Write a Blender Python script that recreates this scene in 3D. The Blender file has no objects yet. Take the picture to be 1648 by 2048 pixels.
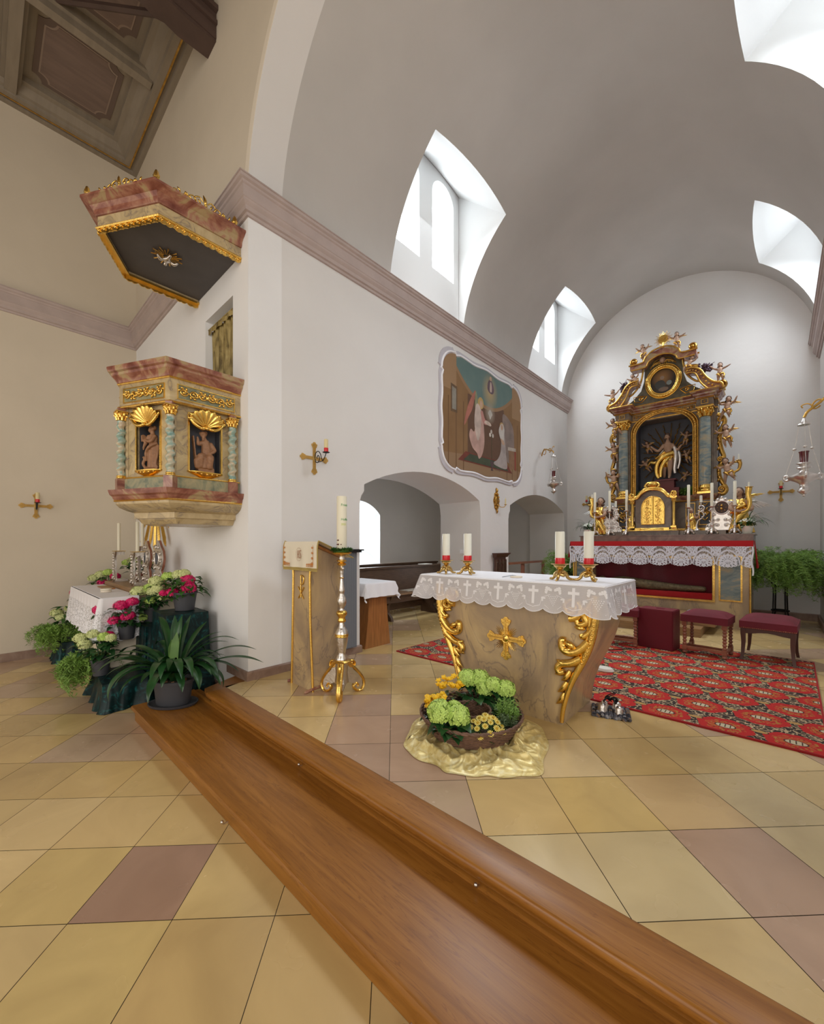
import bpy, bmesh, math, random
from mathutils import Vector, Matrix, Euler, noise
R = math.radians; PI = math.pi
rnd = random.Random(7)
C = bpy.context.scene.collection
S = bpy.context.scene
# ---------------------------------------------------------------- camera, world, lights, exposure
cam_d = bpy.data.cameras.new('camera'); cam = bpy.data.objects.new('camera', cam_d); C.objects.link(cam)
cam.location = (0, 0, 1.27); cam.rotation_euler = (R(90), 0, R(42.5))
cam_d.sensor_fit = 'HORIZONTAL'; cam_d.sensor_width = 36; cam_d.lens = 36*800/1648
cam_d.shift_y = 64/1648; cam_d.clip_start = 0.02; cam_d.clip_end = 60
S.camera = cam
S.view_settings.view_transform = 'Standard'; S.view_settings.look = 'None'
S.view_settings.gamma = 1; S.view_settings.use_curve_mapping = False
S.view_settings.exposure = 0.0
W = bpy.data.worlds.new('sky'); S.world = W; W.use_nodes = True
W.node_tree.nodes['Background'].inputs[0].default_value = (0.92, 0.865, 0.80, 1)
W.node_tree.nodes['Background'].inputs[1].default_value = 1.3
def area(name, loc, target, sx, sy, power, col, spread=180):
    d = bpy.data.lights.new(name, 'AREA'); d.shape = 'RECTANGLE'; d.size = sx; d.size_y = sy
    d.energy = power; d.color = col; d.spread = R(spread)
    o = bpy.data.objects.new(name, d); C.objects.link(o); o.location = loc
    o.rotation_euler = (Vector(target)-Vector(loc)).to_track_quat('-Z', 'Y').to_euler()
    return o
# daylight coming through the chancel lunettes, the side chapel window and the nave windows
for (x, y) in ((-3.66, 4.33), (-3.66, 8.1)):
    area('daylight_window', (x, y, 5.9), (x+2.3, y, 1.0), 1.2, 1.2, 44, (0.90, 0.95, 1.0), 112)
for (x, y) in ((0.54, 4.33), (0.54, 8.1)):
    area('daylight_window', (x, y, 5.9), (x-2.3, y, 1.0), 1.2, 1.2, 44, (0.90, 0.95, 1.0), 112)
area('daylight_window', (-7.02, 5.55, 1.6), (-4, 5.2, 0.0), 1.0, 1.3, 52, (0.88, 0.94, 1.0), 120)
area('daylight_window', (3.4, -1.6, 3.6), (-5.5, 1.0, 1.6), 2.0, 3.2, 130, (1.0, 0.95, 0.88))
area('daylight_window', (-2.5, -4.6, 3.4), (-4.5, 1.5, 1.8), 3.0, 3.2, 110, (1.0, 0.94, 0.87))
PANE = 2.4
# ---------------------------------------------------------------- materials
M = {}
def nm(name):
    m = bpy.data.materials.new(name); m.use_nodes = True
    n = m.node_tree.nodes; b = n['Principled BSDF']; return m, n, m.node_tree.links, b
def plain(name, col, rough=.5, metal=0.0, bump=0.0, bscale=40, var=0.0, vscale=5, coat=0, spec=None, sss=0, stretch=None, trans=0):
    m, n, l, b = nm(name)
    b.inputs['Base Color'].default_value = (*col, 1); b.inputs['Roughness'].default_value = rough
    b.inputs['Metallic'].default_value = metal
    if coat: b.inputs['Coat Weight'].default_value = coat
    if spec is not None: b.inputs['Specular IOR Level'].default_value = spec
    if trans: b.inputs['Transmission Weight'].default_value = trans
    if var or bump:
        tc = n.new('ShaderNodeTexCoord'); mp = n.new('ShaderNodeMapping'); l.new(tc.outputs['Object'], mp.inputs[0])
        if stretch: mp.inputs['Scale'].default_value = stretch
    if var:
        t = n.new('ShaderNodeTexNoise'); t.inputs['Scale'].default_value = vscale; t.inputs['Detail'].default_value = 5
        l.new(mp.outputs[0], t.inputs[0])
        r = n.new('ShaderNodeValToRGB'); l.new(t.outputs[0], r.inputs[0])
        r.color_ramp.elements[0].position = .3; r.color_ramp.elements[1].position = .7
        r.color_ramp.elements[0].color = (*[max(0, c*(1-var)) for c in col], 1)
        r.color_ramp.elements[1].color = (*[min(1, c*(1+var*.6)) for c in col], 1)
        l.new(r.outputs[0], b.inputs['Base Color'])
    if bump:
        t2 = n.new('ShaderNodeTexNoise'); t2.inputs['Scale'].default_value = bscale; t2.inputs['Detail'].default_value = 3
        l.new(mp.outputs[0], t2.inputs[0])
        bp = n.new('ShaderNodeBump'); bp.inputs['Strength'].default_value = bump; bp.inputs['Distance'].default_value = .02
        l.new(t2.outputs[0], bp.inputs['Height']); l.new(bp.outputs[0], b.inputs['Normal'])
    M[name] = m; return m
def ramp_mat(name, stops, scale=2, distort=2.5, rough=.3, detail=8, vein=None, stretch=(1, 1, 1), rot=(0, 0, 0), coat=0, vscale=3, vw=.03):
    m, n, l, b = nm(name)
    tc = n.new('ShaderNodeTexCoord'); mp = n.new('ShaderNodeMapping'); l.new(tc.outputs['Object'], mp.inputs[0])
    mp.inputs['Scale'].default_value = stretch; mp.inputs['Rotation'].default_value = rot
    t = n.new('ShaderNodeTexNoise'); t.inputs['Scale'].default_value = scale; t.inputs['Detail'].default_value = detail
    t.inputs['Distortion'].default_value = distort; t.inputs['Roughness'].default_value = .6
    l.new(mp.outputs[0], t.inputs[0])
    r = n.new('ShaderNodeValToRGB'); l.new(t.outputs[0], r.inputs[0]); e = r.color_ramp.elements
    e[0].position = stops[0][0]; e[0].color = (*stops[0][1], 1); e[1].position = stops[-1][0]; e[1].color = (*stops[-1][1], 1)
    for p, c in stops[1:-1]:
        x = e.new(p); x.color = (*c, 1)
    out = r.outputs[0]
    if vein:
        t2 = n.new('ShaderNodeTexNoise'); t2.inputs['Scale'].default_value = vscale; t2.inputs['Detail'].default_value = 6
        t2.inputs['Distortion'].default_value = 1.5; l.new(mp.outputs[0], t2.inputs[0])
        s = n.new('ShaderNodeMath'); s.operation = 'SUBTRACT'; s.inputs[1].default_value = .5; l.new(t2.outputs[0], s.inputs[0])
        a = n.new('ShaderNodeMath'); a.operation = 'ABSOLUTE'; l.new(s.outputs[0], a.inputs[0])
        g = n.new('ShaderNodeMapRange'); g.inputs[1].default_value = 0; g.inputs[2].default_value = vw
        g.inputs[3].default_value = .65; g.inputs[4].default_value = 0; l.new(a.outputs[0], g.inputs[0])
        mx = n.new('ShaderNodeMix'); mx.data_type = 'RGBA'; l.new(g.outputs[0], mx.inputs['Factor'])
        l.new(out, mx.inputs['A']); mx.inputs['B'].default_value = (*vein, 1); out = mx.outputs['Result']
    l.new(out, b.inputs['Base Color']); b.inputs['Roughness'].default_value = rough
    if coat: b.inputs['Coat Weight'].default_value = coat
    M[name] = m; return m
plain('plaster_cool', (.75, .735, .72), .9, bump=.12, bscale=9, var=.03, vscale=1.5)
plain('plaster_vault', (.56, .54, .515), .9, bump=.12, bscale=7, var=.06, vscale=1.2)  # vault's weaker light put into its colour, darker than the wall plaster
plain('plaster_warm', (.66, .585, .47), .9, bump=.12, bscale=9, var=.05, vscale=1.3)
plain('plaster_band', (.78, .70, .58), .9)
plain('cornice_mauve', (.47, .385, .36), .7, var=.08, vscale=6)
plain('window_white', (.80, .81, .81), .85)
plain('plaster_white', (.84, .84, .84), .9, bump=.12, bscale=9, var=.03, vscale=1.5)
ramp_mat('skirting_stone', [(.3, (.20, .12, .09)), (.55, (.30, .20, .15)), (.8, (.40, .31, .24))], 4, 1.5, .4)
plain('ceiling_wood', (.27, .225, .17), .7, var=.12, vscale=3, stretch=(1, 6, 1))
plain('ceiling_panel', (.20, .14, .115), .7, var=.15, vscale=3, stretch=(6, 1, 1))
plain('ceiling_line', (.30, .225, .18), .7)
plain('ceiling_dark', (.15, .105, .085), .7)
plain('beam_wood', (.085, .052, .042), .6, var=.15, vscale=5)
plain('gilt', (.86, .56, .14), .27, 1.0, bump=.10, bscale=60, var=.12, vscale=14)
plain('gilt_old', (.60, .35, .085), .33, 1.0, bump=.18, bscale=50, var=.3, vscale=18)
plain('gilt_paint', (.55, .34, .09), .45, .35, var=.12, vscale=20)
plain('brass', (.62, .42, .15), .25, 1.0, bump=.1, bscale=80)
plain('silver', (.74, .70, .66), .32, 1.0, bump=.15, bscale=55, var=.12, vscale=25)
plain('iron', (.02, .018, .018), .45, .6)
plain('wax', (.82, .78, .62), .45)
plain('wax_yellow', (.70, .60, .33), .5)
plain('wax_white', (.82, .82, .72), .4)
plain('red_foil', (.62, .012, .02), .3)
plain('linen', (.86, .86, .90), .85, bump=.1, bscale=25)
plain('red_cloth', (.50, .008, .012), .8)
plain('velvet_red', (.16, .008, .02), .75, var=.25, vscale=3)
plain('red_vinyl', (.15, .006, .018), .5)
plain('pot_grey', (.055, .057, .066), .5)
plain('soil', (.05, .035, .022), .9, bump=.5, bscale=60)
plain('flesh', (.42, .26, .17), .55, var=.1, vscale=15)
plain('hair_brown', (.09, .045, .025), .6)
plain('carved_wood', (.30, .15, .075), .55, var=.2, vscale=20)
plain('grape', (.07, .035, .06), .5)
plain('niche_grey', (.085, .088, .105), .6, var=.1, vscale=6)
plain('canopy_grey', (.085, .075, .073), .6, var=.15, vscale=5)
plain('pew_wood', (.10, .055, .032), .42, var=.3, vscale=8, stretch=(8, 1, 8))
plain('pew_light', (.30, .19, .11), .4, var=.2, vscale=8, stretch=(8, 1, 8))
plain('table_wood', (.36, .15, .045), .35, var=.25, vscale=6, stretch=(8, 8, .7))
plain('footpace_wood', (.30, .17, .075), .4, var=.2, vscale=5, stretch=(1, 9, 9))
plain('stool_wood', (.32, .12, .07), .35, var=.35, vscale=9, coat=.3)
plain('stool_dark', (.085, .033, .022), .35)
plain('leaf_dark', (.016, .07, .018), .33, var=.35, vscale=9)
plain('leaf_mid', (.035, .12, .02), .4, var=.3, vscale=9)
plain('leaf_light', (.09, .20, .03), .5, var=.3, vscale=9)
plain('leaf_herb', (.10, .16, .06), .6, var=.4, vscale=30)
plain('fern_green', (.20, .36, .06), .6, var=.35, vscale=9)
plain('petal_green', (.52, .72, .16), .6, var=.25, vscale=35)
plain('petal_cream', (.66, .72, .32), .6, var=.2, vscale=35)
plain('petal_pink', (.72, .008, .14), .5, var=.3, vscale=35)
plain('petal_yellow', (.92, .58, .02), .5, var=.15, vscale=20)
plain('petal_daisy', (.90, .72, .16), .5)
plain('petal_white', (.8, .82, .72), .6)
plain('daisy_eye', (.5, .32, .02), .7)
plain('wicker', (.16, .085, .055), .6, var=.35, vscale=30)
plain('dark_red', (.12, .015, .015), .5)
plain('ruby', (.10, .003, .006), .12, coat=.6)
plain('device_grey', (.25, .28, .32), .4)
plain('paper', (.72, .68, .6), .7)
plain('mesh_grey', (.17, .175, .20), .6, .3)
plain('embroidery_orange', (.55, .22, .05), .7)
plain('embroidery_brown', (.38, .2, .12), .7)
plain('cream_silk', (.78, .72, .58), .6)
plain('fringe_gold', (.42, .31, .09), .6, bump=.4, bscale=150)
plain('green_text', (.03, .3, .06), .6)
plain('lime_text', (.5, .6, .03), .6)
plain('glass_red', (.35, .01, .01), .1)
ramp_mat('oak', [(.25, (.20, .075, .010)), (.5, (.29, .115, .017)), (.75, (.38, .165, .03))], 2.2, 1.2, .33, 10, stretch=(.6, 9, 9), vein=(.17, .06, .010), vscale=3, vw=.02)
ramp_mat('marble_ochre', [(.25, (.20, .15, .11)), (.42, (.36, .26, .16)), (.54, (.50, .36, .19)), (.68, (.62, .48, .26)), (.8, (.66, .56, .40))], 1.5, .9, .28, vein=(.17, .13, .11), stretch=(1.3, 1.3, .8), rot=(0, .8, .3), vscale=1.6, vw=.010)
ramp_mat('marble_cream', [(.3, (.30, .24, .15)), (.5, (.48, .37, .20)), (.7, (.60, .48, .28))], 4, 1.8, .25, vein=(.17, .14, .14), vscale=4, vw=.02)
ramp_mat('marble_red', [(.3, (.14, .035, .022)), (.44, (.25, .09, .06)), (.52, (.36, .17, .11)), (.58, (.40, .29, .15)), (.8, (.44, .33, .18))], 5, 1.2, .28)
ramp_mat('marble_brown', [(.3, (.10, .07, .05)), (.55, (.19, .14, .10)), (.8, (.26, .19, .13))], 3.5, 2, .3)
ramp_mat('marble_blue', [(.3, (.09, .13, .15)), (.5, (.20, .24, .23)), (.62, (.34, .29, .19)), (.8, (.38, .26, .17))], 2.5, 2.5, .25, stretch=(1, 1, 2.4), rot=(.5, .3, 0))
ramp_mat('marble_green', [(.3, (.09, .13, .10)), (.5, (.28, .27, .16)), (.75, (.48, .38, .20))], 5, 2, .25)
ramp_mat('twist_marble', [(.3, (.13, .27, .25)), (.46, (.30, .42, .36)), (.56, (.55, .47, .33)), (.8, (.62, .52, .40))], 7, 1.5, .2, stretch=(1, 1, 1.3), coat=.3)
ramp_mat('step_stone', [(.3, (.17, .12, .09)), (.6, (.25, .19, .14)), (.8, (.33, .26, .19))], 3, 1.5, .35)
ramp_mat('velvet_green', [(.35, (.0015, .009, .010)), (.55, (.003, .022, .023)), (.68, (.010, .11, .11))], 7, 3, .4)  # bright end of the ramp puts the velvet's sheen into the colour
M['velvet_green'].node_tree.nodes['Principled BSDF'].inputs['Specular IOR Level'].default_value = .25
ramp_mat('gold_satin', [(.3, (.58, .43, .14)), (.5, (.82, .68, .29)), (.7, (.95, .88, .56))], 14, 1.5, .38)
M['gold_satin'].node_tree.nodes['Principled BSDF'].inputs['Metallic'].default_value = .3
ramp_mat('gold_brocade', [(.35, (.10, .065, .012)), (.5, (.30, .22, .07)), (.65, (.44, .34, .14))], 14, .5, .5, stretch=(1, 1, .35))
def emis(name, col, s):
    m, n, l, b = nm(name); b.inputs['Base Color'].default_value = (*col, 1)
    b.inputs['Emission Color'].default_value = (*col, 1); b.inputs['Emission Strength'].default_value = s; M[name] = m
emis('window_glass', (.93, .97, 1.0), PANE)
emis('chapel_glass', (.80, .92, 1.0), 3.0)
# ---------------------------------------------------------------- mesh helpers
class MB:
    def __init__(s): s.b = bmesh.new()
    def _xf(s, vs, mat):
        if mat is not None: bmesh.ops.transform(s.b, matrix=mat, verts=vs)
        return vs
    def box(s, x0, x1, y0, y1, z0, z1, mat=None):
        v = [s.b.verts.new(p) for p in ((x0,y0,z0),(x1,y0,z0),(x1,y1,z0),(x0,y1,z0),(x0,y0,z1),(x1,y0,z1),(x1,y1,z1),(x0,y1,z1))]
        for f in ((3,2,1,0),(4,5,6,7),(0,1,5,4),(1,2,6,5),(2,3,7,6),(3,0,4,7)): s.b.faces.new([v[i] for i in f])
        return s._xf(v, mat)
    def lathe(s, prof, n=20, c=(0,0,0), mat=None, cap=True, flute=None, sq=0):
        rings = []; allv = []
        for (r, z) in prof:
            ring = []
            for i in range(n):
                a = 2*PI*i/n; rr = r
                if flute: rr *= 1+flute[1]*math.cos(flute[0]*a)
                ring.append(s.b.verts.new((c[0]+rr*math.cos(a), c[1]+rr*math.sin(a), c[2]+z)))
            rings.append(ring); allv += ring
        for A, B in zip(rings, rings[1:]):
            for i in range(n): s.b.faces.new((A[i], A[(i+1)%n], B[(i+1)%n], B[i]))
        if cap:
            s.b.faces.new(rings[0][::-1]); s.b.faces.new(rings[-1])
        return s._xf(allv, mat)
    def tube(s, pts, r, n=8, mat=None, flat=1.0, up=None):
        pts = [Vector(p) for p in pts]; k = len(pts)
        rr = [r]*k if isinstance(r, (int, float)) else [r(i/(k-1)) if callable(r) else r[i] for i in range(k)]
        rings = []; allv = []; N = None
        for i, p in enumerate(pts):
            t = (pts[min(i+1, k-1)]-pts[max(i-1, 0)]).normalized()
            if t.length < 1e-6: t = Vector((0,0,1))
            if N is None:
                u = Vector(up) if up else (Vector((0,0,1)) if abs(t.z) < .9 else Vector((1,0,0)))
                N = (u-t*u.dot(t)).normalized()
            else:
                N = (N-t*N.dot(t)); N = N.normalized() if N.length > 1e-6 else t.orthogonal().normalized()
            B = t.cross(N)
            ring = [s.b.verts.new(p+N*(math.cos(2*PI*j/n)*rr[i]*flat)+B*(math.sin(2*PI*j/n)*rr[i])) for j in range(n)]
            rings.append(ring); allv += ring
        for A, B in zip(rings, rings[1:]):
            for j in range(n): s.b.faces.new((A[j], A[(j+1)%n], B[(j+1)%n], B[j]))
        s.b.faces.new(rings[0][::-1]); s.b.faces.new(rings[-1])
        return s._xf(allv, mat)
    def ball(s, c, r, u=12, v=8, mat=None, sc=(1,1,1)):
        g = bmesh.ops.create_uvsphere(s.b, u_segments=u, v_segments=v, radius=1)
        vs = g['verts']; bmesh.ops.transform(s.b, matrix=Matrix.Translation(c) @ Matrix.Diagonal((r*sc[0], r*sc[1], r*sc[2], 1)), verts=vs)
        return s._xf(vs, mat)
    def prism(s, poly, z0, z1, mat=None):
        a = [s.b.verts.new((x, y, z0)) for x, y in poly]; b = [s.b.verts.new((x, y, z1)) for x, y in poly]
        k = len(poly); s.b.faces.new(a[::-1]); s.b.faces.new(b)
        for i in range(k): s.b.faces.new((a[i], a[(i+1)%k], b[(i+1)%k], b[i]))
        return s._xf(a+b, mat)
    def grid(s, fn, nu, nv, mat=None, cu=False, th=0):
        vs = [[s.b.verts.new(fn(i/(nu if cu else nu), j/nv)) for j in range(nv+1)] for i in range(nu if cu else nu+1)]
        k = len(vs)
        for i in range(k if cu else k-1):
            for j in range(nv): s.b.faces.new((vs[i][j], vs[(i+1)%k][j], vs[(i+1)%k][j+1], vs[i][j+1]))
        allv = [v for r in vs for v in r]
        return s._xf(allv, mat)
    def loft(s, secs, mat=None, closed=False):
        """secs: list of equal-length point loops"""
        rings = [[s.b.verts.new(p) for p in q] for q in secs]; n = len(rings[0])
        for A, B in zip(rings, rings[1:]):
            for j in range(n): s.b.faces.new((A[j], A[(j+1)%n], B[(j+1)%n], B[j]))
        if not closed: s.b.faces.new(rings[0][::-1]); s.b.faces.new(rings[-1])
        return s._xf([v for r in rings for v in r], mat)
    def sweep(s, path, prof, closed=False, mat=None, cap=True):
        """path: plan points (x,y); prof: closed loop of (offset to the right of travel, z); mitred corners"""
        k = len(path); secs = []
        P = [Vector((p[0], p[1])) for p in path]
        for i in range(k):
            a = P[i]-P[i-1] if (closed or i > 0) else P[1]-P[0]
            b = P[(i+1)%k]-P[i] if (closed or i < k-1) else P[-1]-P[-2]
            a.normalize(); b.normalize(); na = Vector((a.y, -a.x)); nb = Vector((b.y, -b.x))
            m = (na+nb); m = m/ max(1e-6, m.dot(na)) if m.length > 1e-6 else na
            secs.append([(P[i].x+m.x*o, P[i].y+m.y*o, z) for o, z in prof])
        if closed: secs.append(secs[0])
        rings = [[s.b.verts.new(p) for p in q] for q in secs]; n = len(prof)
        for A, B in zip(rings, rings[1:]):
            for j in range(n): s.b.faces.new((A[j], A[(j+1)%n], B[(j+1)%n], B[j]))
        if cap and not closed: s.b.faces.new(rings[0][::-1]); s.b.faces.new(rings[-1])
        return s._xf([v for r in rings for v in r], mat)
    def add(s, mesh, mat=None):
        k = len(s.b.verts); s.b.from_mesh(mesh); s.b.verts.ensure_lookup_table()
        return s._xf(s.b.verts[k:], mat)
    def mesh(s, smooth=40, name='m', weld=True):
        if weld: bmesh.ops.remove_doubles(s.b, verts=s.b.verts, dist=1e-5)
        bmesh.ops.recalc_face_normals(s.b, faces=s.b.faces)
        me = bpy.data.meshes.new(name); s.b.to_mesh(me); s.b.free()
        if smooth:
            me.polygons.foreach_set('use_smooth', [True]*len(me.polygons))
            try: me.set_sharp_from_angle(angle=R(smooth))
            except Exception: pass
        return me
    def build(s, name, m, parent=None, smooth=40, loc=None, weld=True):
        if smooth == 40 and isinstance(m, str) and m.split('_')[0] in ('gilt','brass','silver','wicker','iron','leaf'): smooth = 66
        return link(name, s.mesh(smooth, name, weld), m, parent, loc)
def link(name, me, m, parent=None, loc=None):
    if m is not None and len(me.materials) == 0: me.materials.append(M[m] if isinstance(m, str) else m)
    o = bpy.data.objects.new(name, me); C.objects.link(o)
    if parent is not None: o.parent = parent
    if loc is not None: o.location = loc
    return o
def thing(name, label, cat, loc=(0,0,0), rz=0, group=None):
    o = bpy.data.objects.new(name, None); C.objects.link(o); o.location = loc; o.rotation_euler = (0,0,rz)
    o.empty_display_size = .1
    return tag(o, label, cat, group)
def tag(o, label, cat, group=None):
    o['label'] = label; o['category'] = cat
    if group: o['group'] = group
    return o
def struct(name, mb, m, smooth=40):
    o = mb.build(name, m, None, smooth) if isinstance(mb, MB) else link(name, mb, m)
    o['kind'] = 'structure'; return o
def kids(o): return [c for c in C.objects if c.parent == o]
def dup(root, loc=None, rz=None, label=None, group=None, scale=None, parent=None):
    def cp(o, par):
        c = o.copy(); C.objects.link(c)
        if par is not None: c.parent = par
        for ch in KID.get(o.name, []): cp(ch, c)
        return c
    KID = {}
    for c in C.objects:
        if c.parent: KID.setdefault(c.parent.name, []).append(c)
    r = cp(root, parent)
    if loc is not None: r.location = loc
    if rz is not None: r.rotation_euler = (0,0,rz)
    if scale is not None: r.scale = (scale,)*3 if isinstance(scale, (int, float)) else scale
    if label: r['label'] = label
    if group: r['group'] = group
    return r
def plate(loops, t, res=12):
    """2D outline with holes -> solid plate mesh, thickness t centred on z=0"""
    cu = bpy.data.curves.new('c', 'CURVE'); cu.dimensions = '2D'; cu.fill_mode = 'BOTH'; cu.extrude = t/2
    for lp in loops:
        sp = cu.splines.new('POLY'); sp.points.add(len(lp)-1)
        for p, q in zip(sp.points, lp): p.co = (q[0], q[1], 0, 1)
        sp.use_cyclic_u = True
    o = bpy.data.objects.new('c', cu); C.objects.link(o); bpy.context.view_layer.update()
    me = bpy.data.meshes.new_from_object(o.evaluated_get(bpy.context.evaluated_depsgraph_get()))
    bpy.data.objects.remove(o); bpy.data.curves.remove(cu); me.materials.clear()
    return me
def mod_mesh(o):
    bpy.context.view_layer.update()
    me = bpy.data.meshes.new_from_object(o.evaluated_get(bpy.context.evaluated_depsgraph_get())); return me
def boolean(a, cutters):
    oa = bpy.data.objects.new('a', a); C.objects.link(oa); cs = []
    for i, c in enumerate(cutters):
        oc = bpy.data.objects.new('b', c); C.objects.link(oc); cs.append(oc)
        m = oa.modifiers.new('m', 'BOOLEAN'); m.operation = 'DIFFERENCE'; m.solver = 'EXACT'; m.object = oc
    me = mod_mesh(oa)
    for o in cs+[oa]: bpy.data.objects.remove(o)
    return me
def remesh(mb, vox, smooth=2):
    me = mb.mesh(0, 'r'); o = bpy.data.objects.new('r', me); C.objects.link(o)
    m = o.modifiers.new('r', 'REMESH'); m.mode = 'VOXEL'; m.voxel_size = vox; m.use_smooth_shade = True
    if smooth:
        k = o.modifiers.new('s', 'SMOOTH'); k.factor = .5; k.iterations = smooth
    r = mod_mesh(o); bpy.data.objects.remove(o); r.polygons.foreach_set('use_smooth', [True]*len(r.polygons))
    return r
def to_plane(axis, at, flip=False):
    """map plate (x=along, y=up, z=thickness) onto plane X=at (along=Y) or Y=at (along=X)"""
    if axis == 'X': return Matrix(((0,0,1,at),(1,0,0,0),(0,1,0,0),(0,0,0,1)))
    return Matrix(((1,0,0,0),(0,0,1,at),(0,1,0,0),(0,0,0,1)))
def onplane(loops, t, axis, at):
    mb = MB(); mb.add(plate(loops, t), to_plane(axis, at)); return mb
def arc(cx, cy, r, a0, a1, n, ry=None):
    ry = ry or r
    return [(cx+r*math.cos(a0+(a1-a0)*i/n), cy+ry*math.sin(a0+(a1-a0)*i/n)) for i in range(n+1)]
def seg_arch(x0, x1, zs, zc, n=14):
    w = (x1-x0)/2; h = zc-zs; r = (w*w+h*h)/(2*h); c = zc-r; a = math.asin(w/r)
    return [((x0+x1)/2+r*math.sin(-a+2*a*i/n), c+r*math.cos(-a+2*a*i/n)) for i in range(n+1)]
# ---------------------------------------------------------------- the room
XL, XR, YF, YE, NX = -3.63, 0.50, 1.71, 9.32, -7.45     # chancel walls, nave front wall, end wall, nave left wall
ACX, ACZ, AR = -1.565, 4.40, 2.08                          # barrel vault
def arch_pts(n=40, r=AR, z0=4.5):
    a0 = math.asin((z0-ACZ)/r)
    return [(ACX+r*math.cos(a), ACZ+r*math.sin(a)) for a in [PI-a0-(PI-2*a0)*i/n for i in range(n+1)]]
# floors: square stone slabs laid diagonally, every slab a little different
def stone_floor(name, x0, x1, y0, y1, z, anchor, special):
    m, n, l, b = nm(name+'_stone')
    at = n.new('ShaderNodeAttribute'); at.attribute_name = 'tint'
    tc = n.new('ShaderNodeTexCoord'); t = n.new('ShaderNodeTexNoise'); t.inputs['Scale'].default_value = 2.3
    t.inputs['Detail'].default_value = 7; t.inputs['Distortion'].default_value = 1.2; l.new(tc.outputs['Object'], t.inputs[0])
    r = n.new('ShaderNodeValToRGB'); l.new(t.outputs[0], r.inputs[0])
    r.color_ramp.elements[0].color = (.84, .81, .78, 1); r.color_ramp.elements[1].color = (1.09, 1.08, 1.05, 1)
    r.color_ramp.elements[0].position = .25; r.color_ramp.elements[1].position = .8
    mx = n.new('ShaderNodeMix'); mx.data_type = 'RGBA'; mx.blend_type = 'MULTIPLY'; mx.inputs['Factor'].default_value = 1
    l.new(at.outputs['Color'], mx.inputs['A']); l.new(r.outputs[0], mx.inputs['B']); l.new(mx.outputs['Result'], b.inputs['Base Color'])
    t2 = n.new('ShaderNodeTexNoise'); t2.inputs['Scale'].default_value = 5; l.new(tc.outputs['Object'], t2.inputs[0])
    mr = n.new('ShaderNodeMapRange'); mr.inputs[3].default_value = .16; mr.inputs[4].default_value = .34
    l.new(t2.outputs[0], mr.inputs[0]); l.new(mr.outputs[0], b.inputs['Roughness'])
    b.inputs['Specular IOR Level'].default_value = .55
    M[name+'_stone'] = m
    bm = bmesh.new(); col = bm.loops.layers.float_color.new('tint')
    h = .2935; g = .0016
    rr = random.Random(11)
    OCH = [(.64, .46, .20), (.67, .49, .22), (.60, .43, .19), (.69, .52, .26), (.64, .48, .23)]
    PNK = [(.54, .38, .25), (.50, .35, .24), (.56, .41, .27), (.53, .39, .27)]
    for i in range(-40, 41):
        for j in range(-40, 41):
            cx = anchor[0]+(i-j)*h; cy = anchor[1]+(i+j)*h
            if cx < x0-h or cx > x1+h or cy < y0-h or cy > y1+h: continue
            c = rr.choice(OCH) if rr.random() < (.72 if z == 0 else (1.1 if cx > -3.3 else .6)) else rr.choice(PNK)
            for (sx, sy, sc) in special:
                if abs(cx-sx)+abs(cy-sy) < h: c = sc
            k = .94+.12*rr.random(); c = tuple(q*k for q in c)
            poly = [(cx, cy-h+g*1.4), (cx+h-g*1.4, cy), (cx, cy+h-g*1.4), (cx-h+g*1.4, cy)]
            def clip(P, ax, lim, sgn):
                out = []
                for a, bb in zip(P, P[1:]+P[:1]):
                    da = (a[ax]-lim)*sgn; db = (bb[ax]-lim)*sgn
                    if da >= 0: out.append(a)
                    if (da < 0) != (db < 0):
                        t_ = da/(da-db); out.append((a[0]+(bb[0]-a[0])*t_, a[1]+(bb[1]-a[1])*t_))
                return out
            for ax, lim, sg in ((0,x0,1),(0,x1,-1),(1,y0,1),(1,y1,-1)):
                poly = clip(poly, ax, lim, sg)
                if len(poly) < 3: break
            if len(poly) < 3: continue
            f = bm.faces.new([bm.verts.new((x, y, z)) for x, y in poly])
            for lp in f.loops: lp[col] = (*c, 1)
    for f_ in ((x0, x1, y0, y1, z-.003, z-.12),):
        vs = [bm.verts.new(p) for p in ((x0,y0,z-.003),(x1,y0,z-.003),(x1,y1,z-.003),(x0,y1,z-.003))]
        f = bm.faces.new(vs)
        for lp in f.loops: lp[col] = (.07, .055, .035, 1)
        ws = [bm.verts.new((v.co.x, v.co.y, z-.12)) for v in vs]
        for q in range(4):
            f = bm.faces.new((vs[q], ws[q], ws[(q+1)%4], vs[(q+1)%4]))
            for lp in f.loops: lp[col] = (.2, .15, .1, 1)
    me = bpy.data.meshes.new(name); bm.normal_update(); bm.to_mesh(me); bm.free()
    for p in me.polygons:
        pass
    o = link(name, me, m); o['kind'] = 'structure'; return o
PK = (.38, .24, .17); PK2 = (.50, .34, .235); PK3 = (.47, .32, .225); LT = (.76, .59, .33); LG = (.62, .50, .28)
stone_floor('floor', -7.6, 4.2, -4.6, 1.705, -.27, (-2.125, .838-.2935),
    [(-2.125, .545, PK), (-1.83, .25, (.60,.45,.19)), (-2.42, .25, (.62,.46,.19)), (-2.71, .55, (.64,.47,.22)), (-1.83, .84, (.66,.49,.22))])
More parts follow.
